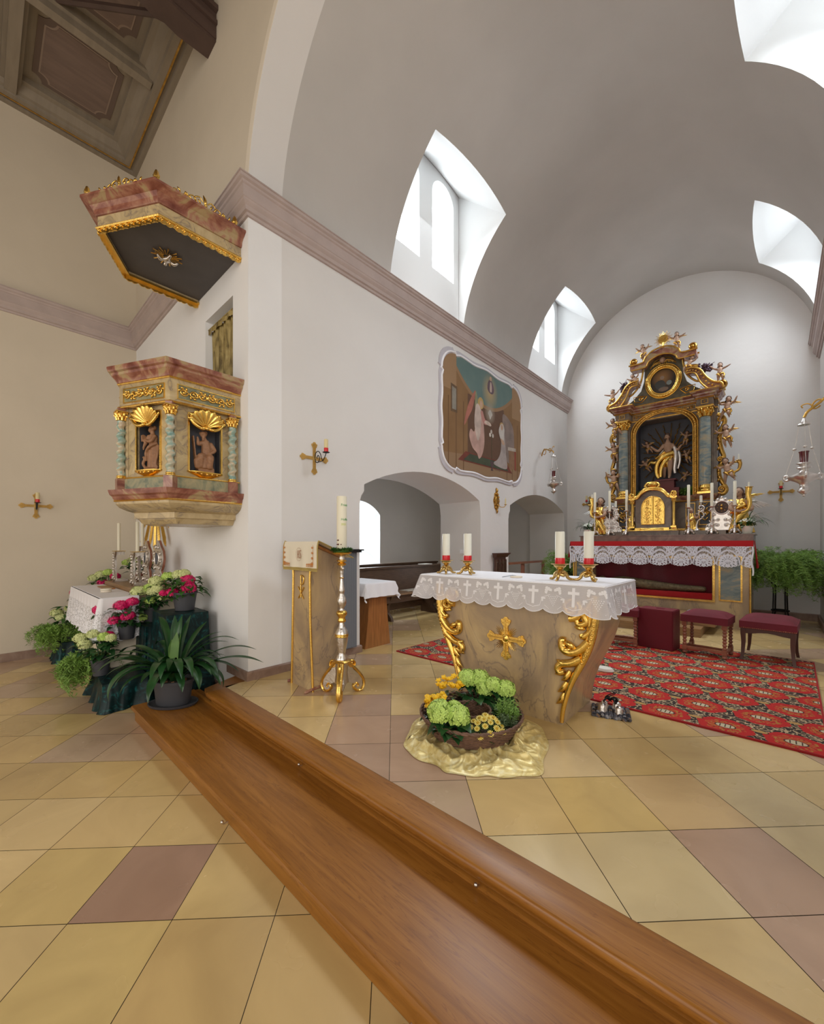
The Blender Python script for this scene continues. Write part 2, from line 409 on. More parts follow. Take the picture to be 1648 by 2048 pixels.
stone_floor('floor_chancel', -3.64, XR+.3, 1.501, 9.35, 0, (-1.532, 1.785),
    [(-1.82, 2.07, PK2), (-1.53, 1.785, PK2), (-1.82, 1.49, PK3), (-2.11, 1.78, PK2), (-2.41, 2.07, PK3), (-1.53, 2.37, (.60,.46,.24)),
     (-.935, 2.09, LT), (-.64, 2.09, (.68,.50,.21)), (-.35, 2.39, (.60,.43,.22)), (-.05, 2.1, PK3), (-.35, 1.8, LG), (-.64, 1.5, LG), (.25, 1.8, PK3), (-1.23, 2.09, LT), (.25, 2.4, LG), (-.05, 2.69, LG)])
stone_floor('floor_chapel', -7.1, -3.641, 1.9, 9.35, 0, (-1.532, 1.785), [])
# nave walls
struct('wall_left', onplane([[(-4.6,-.4),(YF,-.4),(YF,7.4),(-4.6,7.4)]], .3, 'X', NX-.15), 'plaster_warm')
outer = [(NX-.3,-.4),(XL,-.4),(XL, 4.5),(NX-.3,4.5)]
upper = [(NX-.3,4.5),(XL, 4.5)] + arch_pts() + [(XR, 4.5), (XR,-.4), (4.2,-.4), (4.2,7.4), (NX-.3,7.4)]
niche = [(-4.65,2.0),(-3.955,2.0),(-3.955,3.715),(-4.65,3.715)]
wf = onplane([outer, niche], .34, 'Y', YF+.17)
struct('wall_front', wf, 'plaster_white', 30)
o = struct('wall_front_upper', onplane([upper], .34, 'Y', YF+.17), 'plaster_warm', 30)
o.data.materials.append(M['plaster_cool'])
for p in o.data.polygons:                    # the faces turned to the chancel carry its cooler white
    if p.center.x > XL-.05 and abs(p.normal.y) < .5 and p.center.z > -.3: p.material_index = 1
# unseen walls behind and right, added to darken the upper nave
mb = MB(); mb.box(NX-.3,4.4,-4.9,-4.6,3.0,7.4); struct('wall_shade_back', mb, 'plaster_warm')
mb = MB(); mb.box(4.2,4.5,-4.6,YF+.3,3.0,7.4); struct('wall_shade_right', mb, 'plaster_warm')
# the narrow pale band painted round the chancel arch
ab = arch_pts(60, AR+.001, 4.62); bb = arch_pts(60, AR+.075, 4.62)
mb = MB(); mb.add(plate([ab+bb[::-1]], .004), to_plane('Y', YF-.001)); struct('trim_arch_band', mb, 'plaster_band')
# chancel side walls
T = .84
pts = [(YF+.34,-.02),(3.05,-.02),(3.05,1.75),(3.075,1.84),(3.12,1.9)] + seg_arch(3.12, 5.60, 1.98, 2.27) + [(5.62,1.9),(5.64,1.78),(5.64,-.02),(6.56,-.02),(6.56,1.72),(6.58,1.82),(6.62,1.88)] \
    + seg_arch(6.62, 9.10, 1.98, 2.27) + [(9.13,1.85),(9.13,-.02),(YE+.4,-.02),(YE+.4,4.56),(YF+.34,4.56)]
struct('wall_chancel_left', onplane([pts], T, 'X', XL-T/2), 'plaster_cool', 30)
struct('wall_right', onplane([[(YF,-.02),(YE+.4,-.02),(YE+.4,4.56),(YF,4.56)]], .6, 'X', XR+.3), 'plaster_cool')
struct('wall_back', onplane([[(-7.6,-.02),(1.6,-.02),(1.6,7.6),(-7.6,7.6)]], .4, 'Y', YE+.2), 'plaster_cool')
# vault with its four lunettes
base = MB(); base.box(-4.75, 1.62, YF+.34, YE, 4.55, 7.55)
cut = MB(); cut.lathe([(AR, 0), (AR, 9)], 96, mat=Matrix.Translation((ACX, 1.2, ACZ)) @ Matrix.Rotation(-PI/2, 4, 'X'))
cutters = [cut.mesh(0)]
def lun(side, y0, y1):
    def sec(x, zt):
        top = seg_arch(y0, y1, zt, zt+.08, 10)
        return [(x, y0, 4.50)] + [(x, y, z) for y, z in top] + [(x, y1, 4.50)]
    X0 = -2.1 if side < 0 else ACX*2+2.1
    X1 = -3.72 if side < 0 else ACX*2+3.72
    q = MB(); q.loft([sec(X0, 5.32), sec(X1, 6.73), sec(X1+side*1.3, 6.73)]); return q.mesh(0)
LUN = [(-1, 3.55, 5.15), (-1, 7.32, 8.97), (1, 3.50, 5.10), (1, 7.25, 8.92)]
for l_ in LUN: cutters.append(lun(*l_))
vm = boolean(base.mesh(0), cutters)
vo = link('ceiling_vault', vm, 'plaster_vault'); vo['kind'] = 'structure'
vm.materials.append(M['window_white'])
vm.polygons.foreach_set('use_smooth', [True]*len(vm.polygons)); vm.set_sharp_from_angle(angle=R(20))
for p in vm.polygons:                       # the lunette reveals take the lighter window white
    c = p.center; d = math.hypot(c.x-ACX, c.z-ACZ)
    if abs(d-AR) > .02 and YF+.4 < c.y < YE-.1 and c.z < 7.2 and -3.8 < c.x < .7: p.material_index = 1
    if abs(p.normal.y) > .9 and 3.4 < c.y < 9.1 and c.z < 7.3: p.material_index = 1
wn = 0
for side, y0, y1 in LUN:
    X1 = -3.715 if side < 0 else ACX*2+3.715
    loops = [[(y0+.01,4.56),(y1-.01,4.56),(y1-.01,6.72)] + seg_arch(y0+.01, y1-.01, 6.72, 6.80, 10)[::-1][1:-1] + [(y0+.01,6.72)]]
    c = (y0+y1)/2; wins = []
    for a, b_ in ((c-.66, c-.14), (c+.14, c+.66)):
        h = [(a,5.30),(b_,5.30),(b_,6.42)] + arc((a+b_)/2, 6.42, (b_-a)/2, 0, PI, 12)[1:]
        loops.append(h); wins.append((a, b_))
    wn += 1; t = .34
    w = onplane(loops, t, 'X', X1+side*(t/2-.0))
    # sloping sills under the twin lights
    for a, b_ in wins:
        w.prism([(X1+side*.33, 5.30), (X1+side*.33, 5.52), (X1+side*.02, 5.30)], 0, b_-a, mat=Matrix(((1,0,0,0),(0,0,1,a),(0,1,0,0),(0,0,0,1))))
    struct('window_%d' % wn, w, 'window_white', 30)
    g = MB()
    for a, b_ in wins:
        xg = X1+side*.36
        f = [(xg, a-.03, 5.3), (xg, b_+.03, 5.3), (xg, b_+.03, 6.75), (xg, a-.03, 6.75)]
        g.b.faces.new([g.b.verts.new(p) for p in f])
    o = struct('window_%d_glass' % wn, g, 'window_glass', 0)
    if side < 0:
        fr = MB()
        for a, b_ in wins:
            fr.box(X1-.33, X1-.31, a, a+.14, 5.50, 5.52)
        fr.build('latch', 'iron', bpy.data.objects['window_%d' % wn])
# cornice all round, mauve, stepped profile
def corn(z): return [(-.05,z-.28),(.02,z-.28),(.025,z-.255),(.045,z-.25),(.05,z-.215),(.075,z-.19),(.078,z-.175),(.085,z-.17),(.088,z-.07),(.10,z-.062),(.105,z-.045),(.125,z-.035),(.13,z-.012),(.14,z-.01),(.14,z),(-.05,z)]
CZ = 4.585
mb = MB(); mb.sweep([(NX,-4.6),(NX,YF),(XL,YF),(XL,YE)], corn(CZ)); struct('trim_cornice', mb, 'cornice_mauve', 25)
mb = MB(); mb.sweep([(XR,YE),(XR,YF),(4.2,YF)], corn(CZ)); struct('trim_cornice_right', mb, 'cornice_mauve', 25)
# skirting
def sk(z0, z1, d): return [(-.01,z0),(d,z0),(d,z1-.012),(d-.008,z1),(-.01,z1)]
mb = MB(); mb.sweep([(NX,-4.6),(NX,YF),(-4.2,YF)], sk(-.27,-.16,.02)); struct('baseboard_nave', mb, 'skirting_stone', 25)
mb = MB(); mb.sweep([(-4.05,YF),(XL,YF),(XL,3.05),(-4.47,3.05)], sk(0,.085,.022)); mb.sweep([(-4.45,5.64),(XL,5.64),(XL,6.56),(-4.45,6.56)], sk(0,.085,.022))
mb.sweep([(-4.45,9.13),(XL,9.13),(XL,YE),(XR,YE),(XR,YF)], sk(0,.12,.03)); struct('baseboard_chancel', mb, 'skirting_stone', 25)
# side chapel behind the arches
win = [(4.9,.83),(6.14,.83),(6.14,1.92)]+seg_arch(4.9,6.14,1.92,2.2)[::-1][1:-1]+[(4.9,1.92)]
struct('wall_chapel', onplane([[(1.9,-.02),(YE,-.02),(YE,3.3),(1.9,3.3)], win], .55, 'X', -6.6-.275), 'plaster_cool', 30)
g = MB(); g.b.faces.new([g.b.verts.new(p) for p in ((-7.1,4.85,.8),(-7.1,6.2,.8),(-7.1,6.2,2.25),(-7.1,4.85,2.25))]); struct('window_5', g, 'chapel_glass', 0)
mb = MB(); mb.prism([(-6.6,.83),(-7.1,1.12),(-7.1,.83)], 0, 1.24, mat=Matrix(((1,0,0,0),(0,0,1,4.9),(0,1,0,0),(0,0,0,1)))); struct('window_5_sill', mb, 'window_white')
mb = MB(); mb.box(-7.2, XL-T, 1.9, YE, 2.95, 3.2); struct('ceiling_chapel', mb, 'plaster_warm')
# nave ceiling: boarded coffers with painted panels
Z0 = 7.03
mb = MB(); mb.box(NX-.2, 4.2, -4.6, YF+.2, 7.24, 7.34); struct('ceiling_nave', mb, 'ceiling_wood')
mb = MB(); mb.sweep([(NX,-4.6),(NX,YF),(4.2,YF)], [(-.05,Z0),(.06,Z0),(.065,Z0+.03),(.10,Z0+.035),(.105,Z0+.01),(.19,Z0+.01),(.20,Z0+.05),(.235,Z0+.06),(.30,Z0+.13),(.36,Z0+.14),(.36,Z0+.25),(-.05,Z0+.25)])
struct('trim_ceiling_border', mb, 'ceiling_wood', 25)
mb = MB(); mb.sweep([(NX,-4.6),(NX,YF),(4.2,YF)], [(.104,Z0+.004),(.122,Z0+.004),(.122,Z0+.02),(.104,Z0+.02)]); struct('trim_gilt_line', mb, 'gilt_old')
ribx = [-5.85-1.36*i*-1 for i in range(8)]; riby = [.30-1.36*i for i in range(4)]
mb = MB()
for x in ribx:
    mb.prism([(x-.09,7.25),(x-.09,7.13),(x-.055,7.12),(x-.05,7.05),(x+.05,7.05),(x+.055,7.12),(x+.09,7.13),(x+.09,7.25)], 0, 6.1, mat=Matrix(((1,0,0,0),(0,0,1,-4.6),(0,1,0,0),(0,0,0,1))))
for y in riby:
    mb.box(NX, 4.2, y-.055, y+.055, 7.06, 7.25); mb.box(NX, 4.2, y-.095, y+.095, 7.13, 7.25)
struct('trim_ceiling_ribs', mb, 'ceiling_wood', 25)
def cut_rect(x0, x1, y0, y1, c):
    p = []
    for (cx, cy, a) in ((x0,y0,PI/2),(x1,y0,PI),(x1,y1,1.5*PI),(x0,y1,2*PI)):
        p += [(cx+c*math.cos(a-PI/2*i/6), cy+c*math.sin(a-PI/2*i/6)) for i in range(7)]
    return p
mbd, mbl, mbp = MB(), MB(), MB()
xs = [NX+.33]+ribx; ys = [YF-.33]+riby
for i in range(6):
    for j in range(3):
        x0, x1, y1, y0 = xs[i], xs[i+1], ys[j], ys[j+1]
        x0 += .16 if i else .08; x1 -= .2; y0 += .18; y1 -= .16 if j else .10
        for m_, ins, z in ((mbd,0,7.236),(mbl,.055,7.232),(mbp,.072,7.228)):
            m_.add(plate([cut_rect(x0+ins, x1-ins, y0+ins, y1-ins, .10)], .006), Matrix.Translation((0,0,z)))
struct('trim_panel_border', mbd, 'ceiling_dark'); struct('trim_panel_line', mbl, 'ceiling_line'); struct('trim_panel_field', mbp, 'ceiling_panel')
b_ = thing('tie_beam', 'dark brown wooden tie beam with shaped bracket where it meets the wall near the ceiling', 'beam', (-4.47, YF, 6.57))
mb = MB(); mb.box(-.12,.12,-6,-.002,0,.26); mb.box(-.17,.17,-6,-.002,.26,.31); mb.box(-.15,.15,-6,-.002,.13,.17); mb.build('beam', 'beam_wood', b_)
mb = MB(); mb.prism([(-.9,.0),(-.45,-.0),(0,-.0),(0,-.02),(-.3,-.05),(-.42,-.03),(-.5,-.06),(-.62,-.03),(-.9,-.02)], -.11, .11, mat=Matrix(((0,0,1,0),(1,0,0,0),(0,1,0,0),(0,0,0,1)))); mb.build('bracket', 'beam_wood', b_)
mb = MB(); mb.tube([(-.05,-.35,.05),(-1.35,-1.15,.62)], .032, 6); mb.build('strut', 'beam_wood', b_)
# ---------------------------------------------------------------- shape vocabulary
def frame(p, q, z=0, out=0):
    """matrix for relief work on an upright face seen with p at its left and q at its right: x along, y up, z towards the viewer"""
    x = Vector((q[0]-p[0], q[1]-p[1], 0)); x.normalize(); y = Vector((0,0,1)); n = x.cross(y)
    o = Vector((p[0], p[1], z))+n*out
    return Matrix(((x.x,y.x,n.x,o.x),(x.y,y.y,n.y,o.y),(x.z,y.z,n.z,o.z),(0,0,0,1)))
def spiral(cx, cy, r0, r1, a0, turns, z=0, n=26):
    return [(cx+(r0+(r1-r0)*i/n)*math.cos(a0+2*PI*turns*i/n), cy+(r0+(r1-r0)*i/n)*math.sin(a0+2*PI*turns*i/n), z) for i in range(n+1)]
def curve_pts(P, n=8):
    """Catmull-Rom through P"""
    P = [Vector(p) for p in P]; P = [P[0]*2-P[1]]+P+[P[-1]*2-P[-2]]; out = []
    for i in range(1, len(P)-2):
        a, b, c, d = P[i-1:i+3]
        for k in range(n):
            t = k/n; out.append(.5*((2*b)+(c-a)*t+(2*a-5*b+4*c-d)*t*t+(3*b-a-3*c+d)*t**3))
    return out+[P[-2]]
def taper(r0, r1, p=1.0): return lambda t: r0+(r1-r0)*t**p
def leaf_relief(mb, x, y, ang, L, w, mat=None, n=7, z0=0, bulge=.35):
    """fleshy acanthus lobe lying on a face"""
    pts = []; c, s_ = math.cos(ang), math.sin(ang)
    for i in range(n+1):
        t = i/n; b = .35*L*t*t; lx = L*t; ly = b*.5
        pts.append((x+c*lx-s_*ly, y+s_*lx+c*ly, z0+w*bulge*math.sin(PI*min(1, t*1.1))))
    mb.tube(pts, lambda t: w*.5*math.sin(PI*(.12+.86*t))**.8+.0008, 6, mat)
def rinceau(mb, x0, x1, yc, h, mat=None, k=3, r=.008, z=.006):
    """running foliage scroll between x0 and x1, mirrored about the middle"""
    xm = (x0+x1)/2; W_ = (x1-x0)/2
    for sg in (-1, 1):
        for i in range(k):
            cx = xm+sg*W_*(i+.55)/k; rr = min(h*.42, W_/k*.46); up = 1 if i % 2 == 0 else -1
            P = spiral(cx, yc+up*h*.04, rr, rr*.25, PI if sg > 0 else 0, (1.25 if sg*up > 0 else -1.25), z, 20)
            mb.tube(P, taper(r, r*.6), 6, mat)
            mb.ball((P[-1][0], P[-1][1], z+.003), r*1.7, 8, 6, mat)
            for q in range(3):
                a = (PI/2 if up > 0 else -PI/2)+sg*(q-1)*.9
                leaf_relief(mb, cx+rr*math.cos(a)*.9, yc+rr*math.sin(a)*.9, a-sg*1.1, h*.26, r*2.4, mat, 5, z*.5)
        P = [(xm, yc, z)]+[(xm+sg*W_*t, yc+h*.3*math.sin(PI*t*k)*.6, z*.7) for t in (.1,.25,.4,.55,.7,.85,.95)]
        mb.tube(curve_pts(P, 4), r*.7, 6, mat)
    mb.ball((xm, yc, z+.004), r*2.2, 10, 8, mat, (1,1.3,.7))
def beads(mb, pts, r, step, mat=None):
    P = [Vector(p) for p in pts]; acc = 0
    for a, b in zip(P, P[1:]):
        L = (b-a).length; t = acc
        while t < L: mb.ball(a+(b-a)*(t/L), r, 6, 4, mat); t += step
        acc = t-L
def capital(mb, c, r, h, mat=None):
    """small composite capital: bell, two rings of leaves, volutes, abacus"""
    mb.lathe([(r*.95,0),(r*1.15,h*.04),(r*.9,h*.1),(r*.92,h*.5),(r*1.25,h*.85),(r*1.3,h*.88)], 14, c, mat)
    for ring, (n_, z_, l_) in enumerate(((8, .08, .42), (8, .38, .40))):
        for i in range(n_):
            a = 2*PI*(i+.5*ring)/n_; cc, ss = math.cos(a), math.sin(a)
            P = [(c[0]+cc*r*k, c[1]+ss*r*k, c[2]+h*zz) for k, zz in ((.95,z_),(1.08,z_+l_*.5),(1.3,z_+l_*.95),(1.52,z_+l_),(1.5,z_+l_*.75))]
            mb.tube(curve_pts(P, 3), lambda t: r*(.30-.14*t), 5, mat)
    for i in range(4):
        a = PI/4+i*PI/2; mb.ball((c[0]+math.cos(a)*r*1.5, c[1]+math.sin(a)*r*1.5, c[2]+h*.8), r*.32, 8, 6, mat)
    v = mb.box(-r*1.45, r*1.45, -r*1.45, r*1.45, h*.88, h); bmesh.ops.transform(mb.b, matrix=(mat or Matrix()) @ Matrix.Translation(c), verts=v)
def twisted(mb, c, r, h, turns, off=.28, n=12, k=60):
    rings = []
    for i in range(k+1):
        t = i/k; a = 2*PI*turns*t; e = min(1, min(t, 1-t)*10)
        cx, cy = c[0]+r*off*e*math.cos(a), c[1]+r*off*e*math.sin(a)
        rr = r*(.80+.0*math.cos(a)); rings.append([(cx+rr*math.cos(2*PI*j/n), cy+rr*math.sin(2*PI*j/n), c[2]+h*t) for j in range(n)])
    mb.loft(rings)
def frame_rect(mb, x0, x1, y0, y1, w, d, mat=None):
    mb.loft([[(x, y, 0), (x, y, d), (x+sx*w, y+sy*w, d), (x+sx*w, y+sy*w, 0)] for x, y, sx, sy in ((x0,y0,1,1),(x1,y0,-1,1),(x1,y1,-1,-1),(x0,y1,1,-1),(x0,y0,1,1))], mat, True)
# -------- figures: one continuous surface each, grown from tapered limbs
def limb(mb, pts, rs, n=10):
    mb.tube(curve_pts(pts, 4), [r for r in resamp(rs, (len(pts)-1)*4+1)], n)
    mb.ball(pts[0], rs[0], 10, 8); mb.ball(pts[-1], rs[-1], 10, 8)
def resamp(a, m):
    out = []
    for i in range(m):
        t = i/(m-1)*(len(a)-1); k = min(int(t), len(a)-2); out.append(a[k]+(a[k+1]-a[k])*(t-k))
    return out
def face_bits(mb, c, r, fwd):
    f = Vector(fwd).normalized(); s_ = f.cross(Vector((0,0,1))).normalized(); u = s_.cross(f)
    c = Vector(c)
    mb.ball(c, r, 14, 12, None, (.92,.95,1.12)); mb.ball(c+f*r*.45-u*r*.45, r*.62, 10, 8)
    mb.tube([c+f*r*.85+u*r*.2, c+f*r*1.12-u*r*.15], [r*.09, r*.16], 6)
    for k in (-1,1): mb.ball(c+s_*k*r*.9-u*r*.02, r*.2, 6, 6); mb.ball(c+s_*k*r*.42+f*r*.62-u*r*.35, r*.3, 8, 6)
    mb.tube([c+f*r*.92-u*r*.52-s_*r*.2, c+f*r*.98-u*r*.50, c+f*r*.92-u*r*.52+s_*r*.2], r*.075, 5)
def eyes(c, r, fwd, parent, mat='beam_wood'):
    f = Vector(fwd).normalized(); s_ = f.cross(Vector((0,0,1))).normalized(); u = s_.cross(f); c = Vector(c); mb = MB()
    for k in (-1,1): mb.ball(c+f*r*.86+s_*k*r*.36+u*r*.16, r*.13, 7, 5)
    return mb.build('eyes', mat, parent)
def hand_bits(mb, w, d, s, side=1):
    """palm and five short separate fingers at wrist w pointing along d"""
    w = Vector(w); d = Vector(d).normalized(); a = d.cross(Vector((0,1,0))); a = a.normalized() if a.length > .1 else Vector((1,0,0)); b = d.cross(a)
    mb.tube([w, w+d*s*.5], [s*.2, s*.26], 8)
    for k, L in ((-1.5,.42),(-.5,.5),(.5,.47),(1.5,.36)):
        p = w+d*s*.5+a*k*s*.12; mb.tube([p, p+d*s*L*.5, p+d*s*L*.85+b*s*L*.3], [s*.075, s*.065, s*.05], 5)
    p = w+d*s*.15+a*side*s*.2; mb.tube([p, p+a*side*s*.16+d*s*.18, p+a*side*s*.18+d*s*.4], [s*.08,s*.075,s*.055], 5)
def wing(mb, root, tip, w, n=7, flat=.25, curl=.25):
    """feathered wing: a fan of overlapping long feathers from a curved leading edge"""
    root, tip = Vector(root), Vector(tip); d = tip-root; L = d.length; d.normalize()
    down = Vector((0,0,-1)); down = (down-d*down.dot(d)).normalized(); bk = d.cross(down)
    lead = curve_pts([root, root+d*L*.35-down*L*curl, root+d*L*.75-down*L*curl*.6, tip], 4)
    mb.tube(lead, lambda t: w*.16*(1-.6*t), 6)
    for row, (m, ln) in enumerate(((n, 1.0), (n-1, .6))):
        for i in range(m):
            t = (i+.4)/m; a = lead[int(t*(len(lead)-1))]; L2 = w*ln*(.55+.55*t)
            dirn = (down*(1-.45*t)+d*(.15+.75*t)).normalized()
            mb.tube([a+bk*.002*row, a+dirn*L2*.5+bk*w*.03*(1+row), a+dirn*L2], lambda q: w*.085*math.sin(PI*(.2+.75*q))+.0006, 5, None, flat, bk)
def cherub(mb_unused, arm_l, arm_r, leg_l, leg_r, vox=.012, head_dir=(0,-1,0), wings=True, scale=1.0):
    """putto about one unit tall with the pelvis at the origin, facing -Y. returns meshes for skin, hair, drapery, wings"""
    b = MB(); H = .5
    limb(b, [(0,0,-.02),(0,-.02,.1),(0,-.01,.26),(0,0,.33)], [.125,.125,.12,.075]); b.ball((0,-.06,.05), .10)
    limb(b, [(0,0,.3),(0,-.01,.42)], [.06,.055]); face_bits(b, (0,-.02,.50), .115, head_dir)
    for s_, A, Lg in ((-1, arm_l, leg_l), (1, arm_r, leg_r)):
        sh = Vector((s_*.125,0,.28)); el = sh+Vector(A[0])*.18; wr = el+Vector(A[1])*.17
        limb(b, [sh, el, wr], [.062,.052,.036], 8); hand_bits(b, wr, Vector(A[1]), .10, -s_)
        hp = Vector((s_*.07,0,-.03)); kn = hp+Vector(Lg[0])*.23; an = kn+Vector(Lg[1])*.22
        limb(b, [hp, kn, an], [.095,.072,.042], 8); ft = Vector(Lg[1]).cross(Vector((1,0,0))); ft = ft if ft.y < 0 else -ft
        limb(b, [an, an+(ft+Vector(Lg[1])*.4)*.09], [.042,.03], 8)
    skin = remesh(b, vox, 1)
    h = MB(); h.ball((0,.022,.555), .125, 12, 10)
    for i in range(16):
        a = i*2.4; z = .50+.12*math.sin(i*1.3); h.ball((.105*math.cos(a), .03+.09*math.sin(a) if math.sin(a) > -.3 else .0, z+.02), .04, 6, 5)
    hair = remesh(h, vox, 0)
    d = MB(); P = [(-.15,-.05,.0),(-.05,-.15,-.06),(.08,-.14,-.03),(.16,-.02,.03),(.08,.12,.05),(-.08,.12,.02)]
    d.tube(curve_pts(P+[P[0]], 4), .038, 7); d.tube(curve_pts([(.12,-.08,.02),(.2,-.05,-.1),(.17,-.1,-.22),(.24,-.05,-.30)], 4), [.045,.05,.05,.05,.05,.05,.045,.045,.04,.035,.03,.02,.01], 7)
    d.tube(curve_pts([(-.1,-.13,-.02),(-.03,-.17,-.12),(.03,-.15,-.2)], 4), lambda t: .05*(1-.6*t), 7)
    drape = d.mesh(60)
    e = MB()
    for k in (-1,1): e.ball((k*.042,-.128,.515), .014, 6, 5)
    out = [('body', skin, 'flesh'), ('eyes', e.mesh(60), 'hair_brown'), ('hair', hair, 'hair_brown'), ('loincloth', drape, 'gilt_old')]
    if wings:
        w = MB(); wing(w, (.05,.08,.26), (.34,.16,.40), .26); wing(w, (-.05,.08,.26), (-.34,.16,.40), .26); out.append(('wings', w.mesh(60), 'gilt_old'))
    return out
def robe(mb, prof, c=(0,0,0), folds=9, amp=.12, n=48, lean=(0,0), mat=None, seed=0):
    """draped gown: lathe whose radius ripples in folds that deepen towards the hem. prof rows: (rx, ry, z)"""
    rings = []; z0 = prof[-1][2]; z1 = prof[0][2]
    for rx, ry, z in prof:
        t = (z-z1)/(z0-z1+1e-9); k = amp*(1-t)**.7; ring = []
        for i in range(n):
            a = 2*PI*i/n; f = 1+k*(math.cos(folds*a+seed+t*2)*.6+math.cos((folds+4)*a+1.7*seed)*.4)
            ring.append((c[0]+rx*f*math.cos(a)+lean[0]*(z-z1), c[1]+ry*f*math.sin(a)+lean[1]*(z-z1), c[2]+z))
        rings.append(ring)
    return mb.loft(rings, mat)
# -------- plants
def leaf_blade(mb, base, d, L, w, droop=.5, up=Vector((0,0,1)), n=5, fold=.25, pos=.45):
    base = Vector(base); d = Vector(d).normalized(); s_ = d.cross(up); s_ = s_.normalized() if s_.length > .05 else Vector((1,0,0)); u = s_.cross(d)
    rows = []
    for i in range(n+1):
        t = i/n; p = base+d*L*t*(1-.25*droop*t)-Vector((0,0,1))*L*droop*t*t*.7
        ww = w*(math.sin(PI*t**(.5 if pos < .5 else 1))**.9)+.0004
        rows.append([mb.b.verts.new(p+s_*ww+u*ww*fold), mb.b.verts.new(p-u*ww*.1), mb.b.verts.new(p-s_*ww+u*ww*fold)])
    for a, b in zip(rows, rows[1:]):
        mb.b.faces.new((a[0],a[1],b[1],b[0])); mb.b.faces.new((a[1],a[2],b[2],b[1]))
def strap_leaf(mb, base, az, L, w, lift, droop, n=12, sd=0):
    """long arching strap leaf with a keeled section"""
    p = Vector(base); el = lift; rows = []; st = L/n
    for i in range(n+1):
        t = i/n; d = Vector((math.cos(az)*math.cos(el), math.sin(az)*math.cos(el), math.sin(el)))
        s_ = Vector((-math.sin(az), math.cos(az), 0)); u = s_.cross(d)*-1
        ww = w*(min(1, .45+t*1.6))*(1 if t < .72 else max(.04, math.cos((t-.72)/.28*PI/2)))
        rows.append([mb.b.verts.new(p+s_*ww+u*ww*.28), mb.b.verts.new(p), mb.b.verts.new(p-s_*ww+u*ww*.28)])
        p = p+d*st; el -= droop/n*(.4+1.3*t); az += sd/n
    for a, b in zip(rows, rows[1:]):
        mb.b.faces.new((a[0],a[1],b[1],b[0])); mb.b.faces.new((a[1],a[2],b[2],b[1]))
def floret(mb, c, nrm, r, k=4, cup=.25, spin=0, wide=.62):
    c = Vector(c); nrm = Vector(nrm).normalized(); a = nrm.orthogonal().normalized(); b = nrm.cross(a)
    o = mb.b.verts.new(c)
    for i in range(k):
        an = 2*PI*i/k+spin; d = a*math.cos(an)+b*math.sin(an); e = a*math.cos(an+wide)+b*math.sin(an+wide); f = a*math.cos(an-wide)+b*math.sin(an-wide)
        mb.b.faces.new((o, mb.b.verts.new(c+f*r*.72+nrm*r*cup*.6), mb.b.verts.new(c+d*r+nrm*r*cup), mb.b.verts.new(c+e*r*.72+nrm*r*cup*.6)))
def mophead(mb, c, R_, n=70, fr=.014, rr=None, flat=.75):
    rr = rr or rnd; c = Vector(c)
    for i in range(n):
        z = 1-1.55*(i+.5)/n; a = i*2.39996+rr.random()*.3; q = math.sqrt(max(0, 1-z*z))
        d = Vector((q*math.cos(a), q*math.sin(a), z*flat)); p = c+d*R_*(.92+.14*rr.random())
        nn = (d+Vector((rr.uniform(-.25,.25), rr.uniform(-.25,.25), rr.uniform(-.2,.2)))).normalized()
        floret(mb, p, nn, fr*(.9+.3*rr.random()), 4, .15, rr.random()*3, .66)
    mb.ball(c, R_*.82, 10, 7, None, (1,1,flat))
def candle_mesh(r, h, band=None, wick=True):
    mb = MB(); mb.lathe([(r*.6,0),(r,.001),(r,h-.004),(r*.93,h),(r*.55,h-.003),(r*.2,h-.006)], 20)
    return mb
# ---------------------------------------------------------------- wooden altar step
t = thing('altar_step', 'long two-tier oak step running diagonally across the floor in front of the chancel', 'step', (-3.6, 1.2, -.27))
def off(mb): return Matrix.Translation((3.6, -1.2, .27))
mb = MB(); prof = [(.03,-.268),(.03,-.175),(.012,-.165),(.0,-.16),(.0,-.15),(.006,-.138),(.016,-.135),(.56,-.135),(.56,-.268)]
mb.loft([[(x, .925+o-.015, z) for o, z in prof] for x in (-4.14, 3.2)], off(0)); mb.build('lower_tread', 'oak', t)
mb = MB(); mb.box(-3.66, 3.2, 1.395, 1.46, -.135, -.035, off(0)); mb.sweep([(-4.1,1.395),(3.2,1.395)], [(-.01,-.135),(.012,-.135),(.012,-.118),(.0,-.11),(-.01,-.11)], mat=off(0)); mb.build('riser', 'oak', t)
mb = MB()
pr_ = [(0,-.03),(.004,-.036),(.012,-.05),(.03,-.055),(.05,-.07),(.055,-.07),(.17,-.035),(.17,0),(.012,0),(.003,-.006),(0,-.015)]
mb.loft([[(x0+ (0 if k else 0), 1.33+o, z) for o, z in pr_] for k, x0 in ((0,-3.60),(1,3.2))], off(0))
mb.prism([(-3.60,1.33),(-3.60,1.50),(-3.66,1.69),(-3.86,1.69),(-3.72,1.36)], -.035, 0, off(0)); mb.build('upper_tread', 'oak', t)
for i, (x, y, z) in enumerate([(-2.205,1.375,-.118),(-.9,1.375,-.118),(.4,1.375,-.118),(-2.2,.905,-.235),(-.85,.905,-.235)]):
    mb = MB(); mb.tube([(x,y+.02,z),(x,y-.006,z),(x,y-.012,z+.012)], .004, 6, off(0)); mb.ball((x,y-.012,z+.014), .009, 8, 6, off(0)); mb.build('hook', 'silver', t)
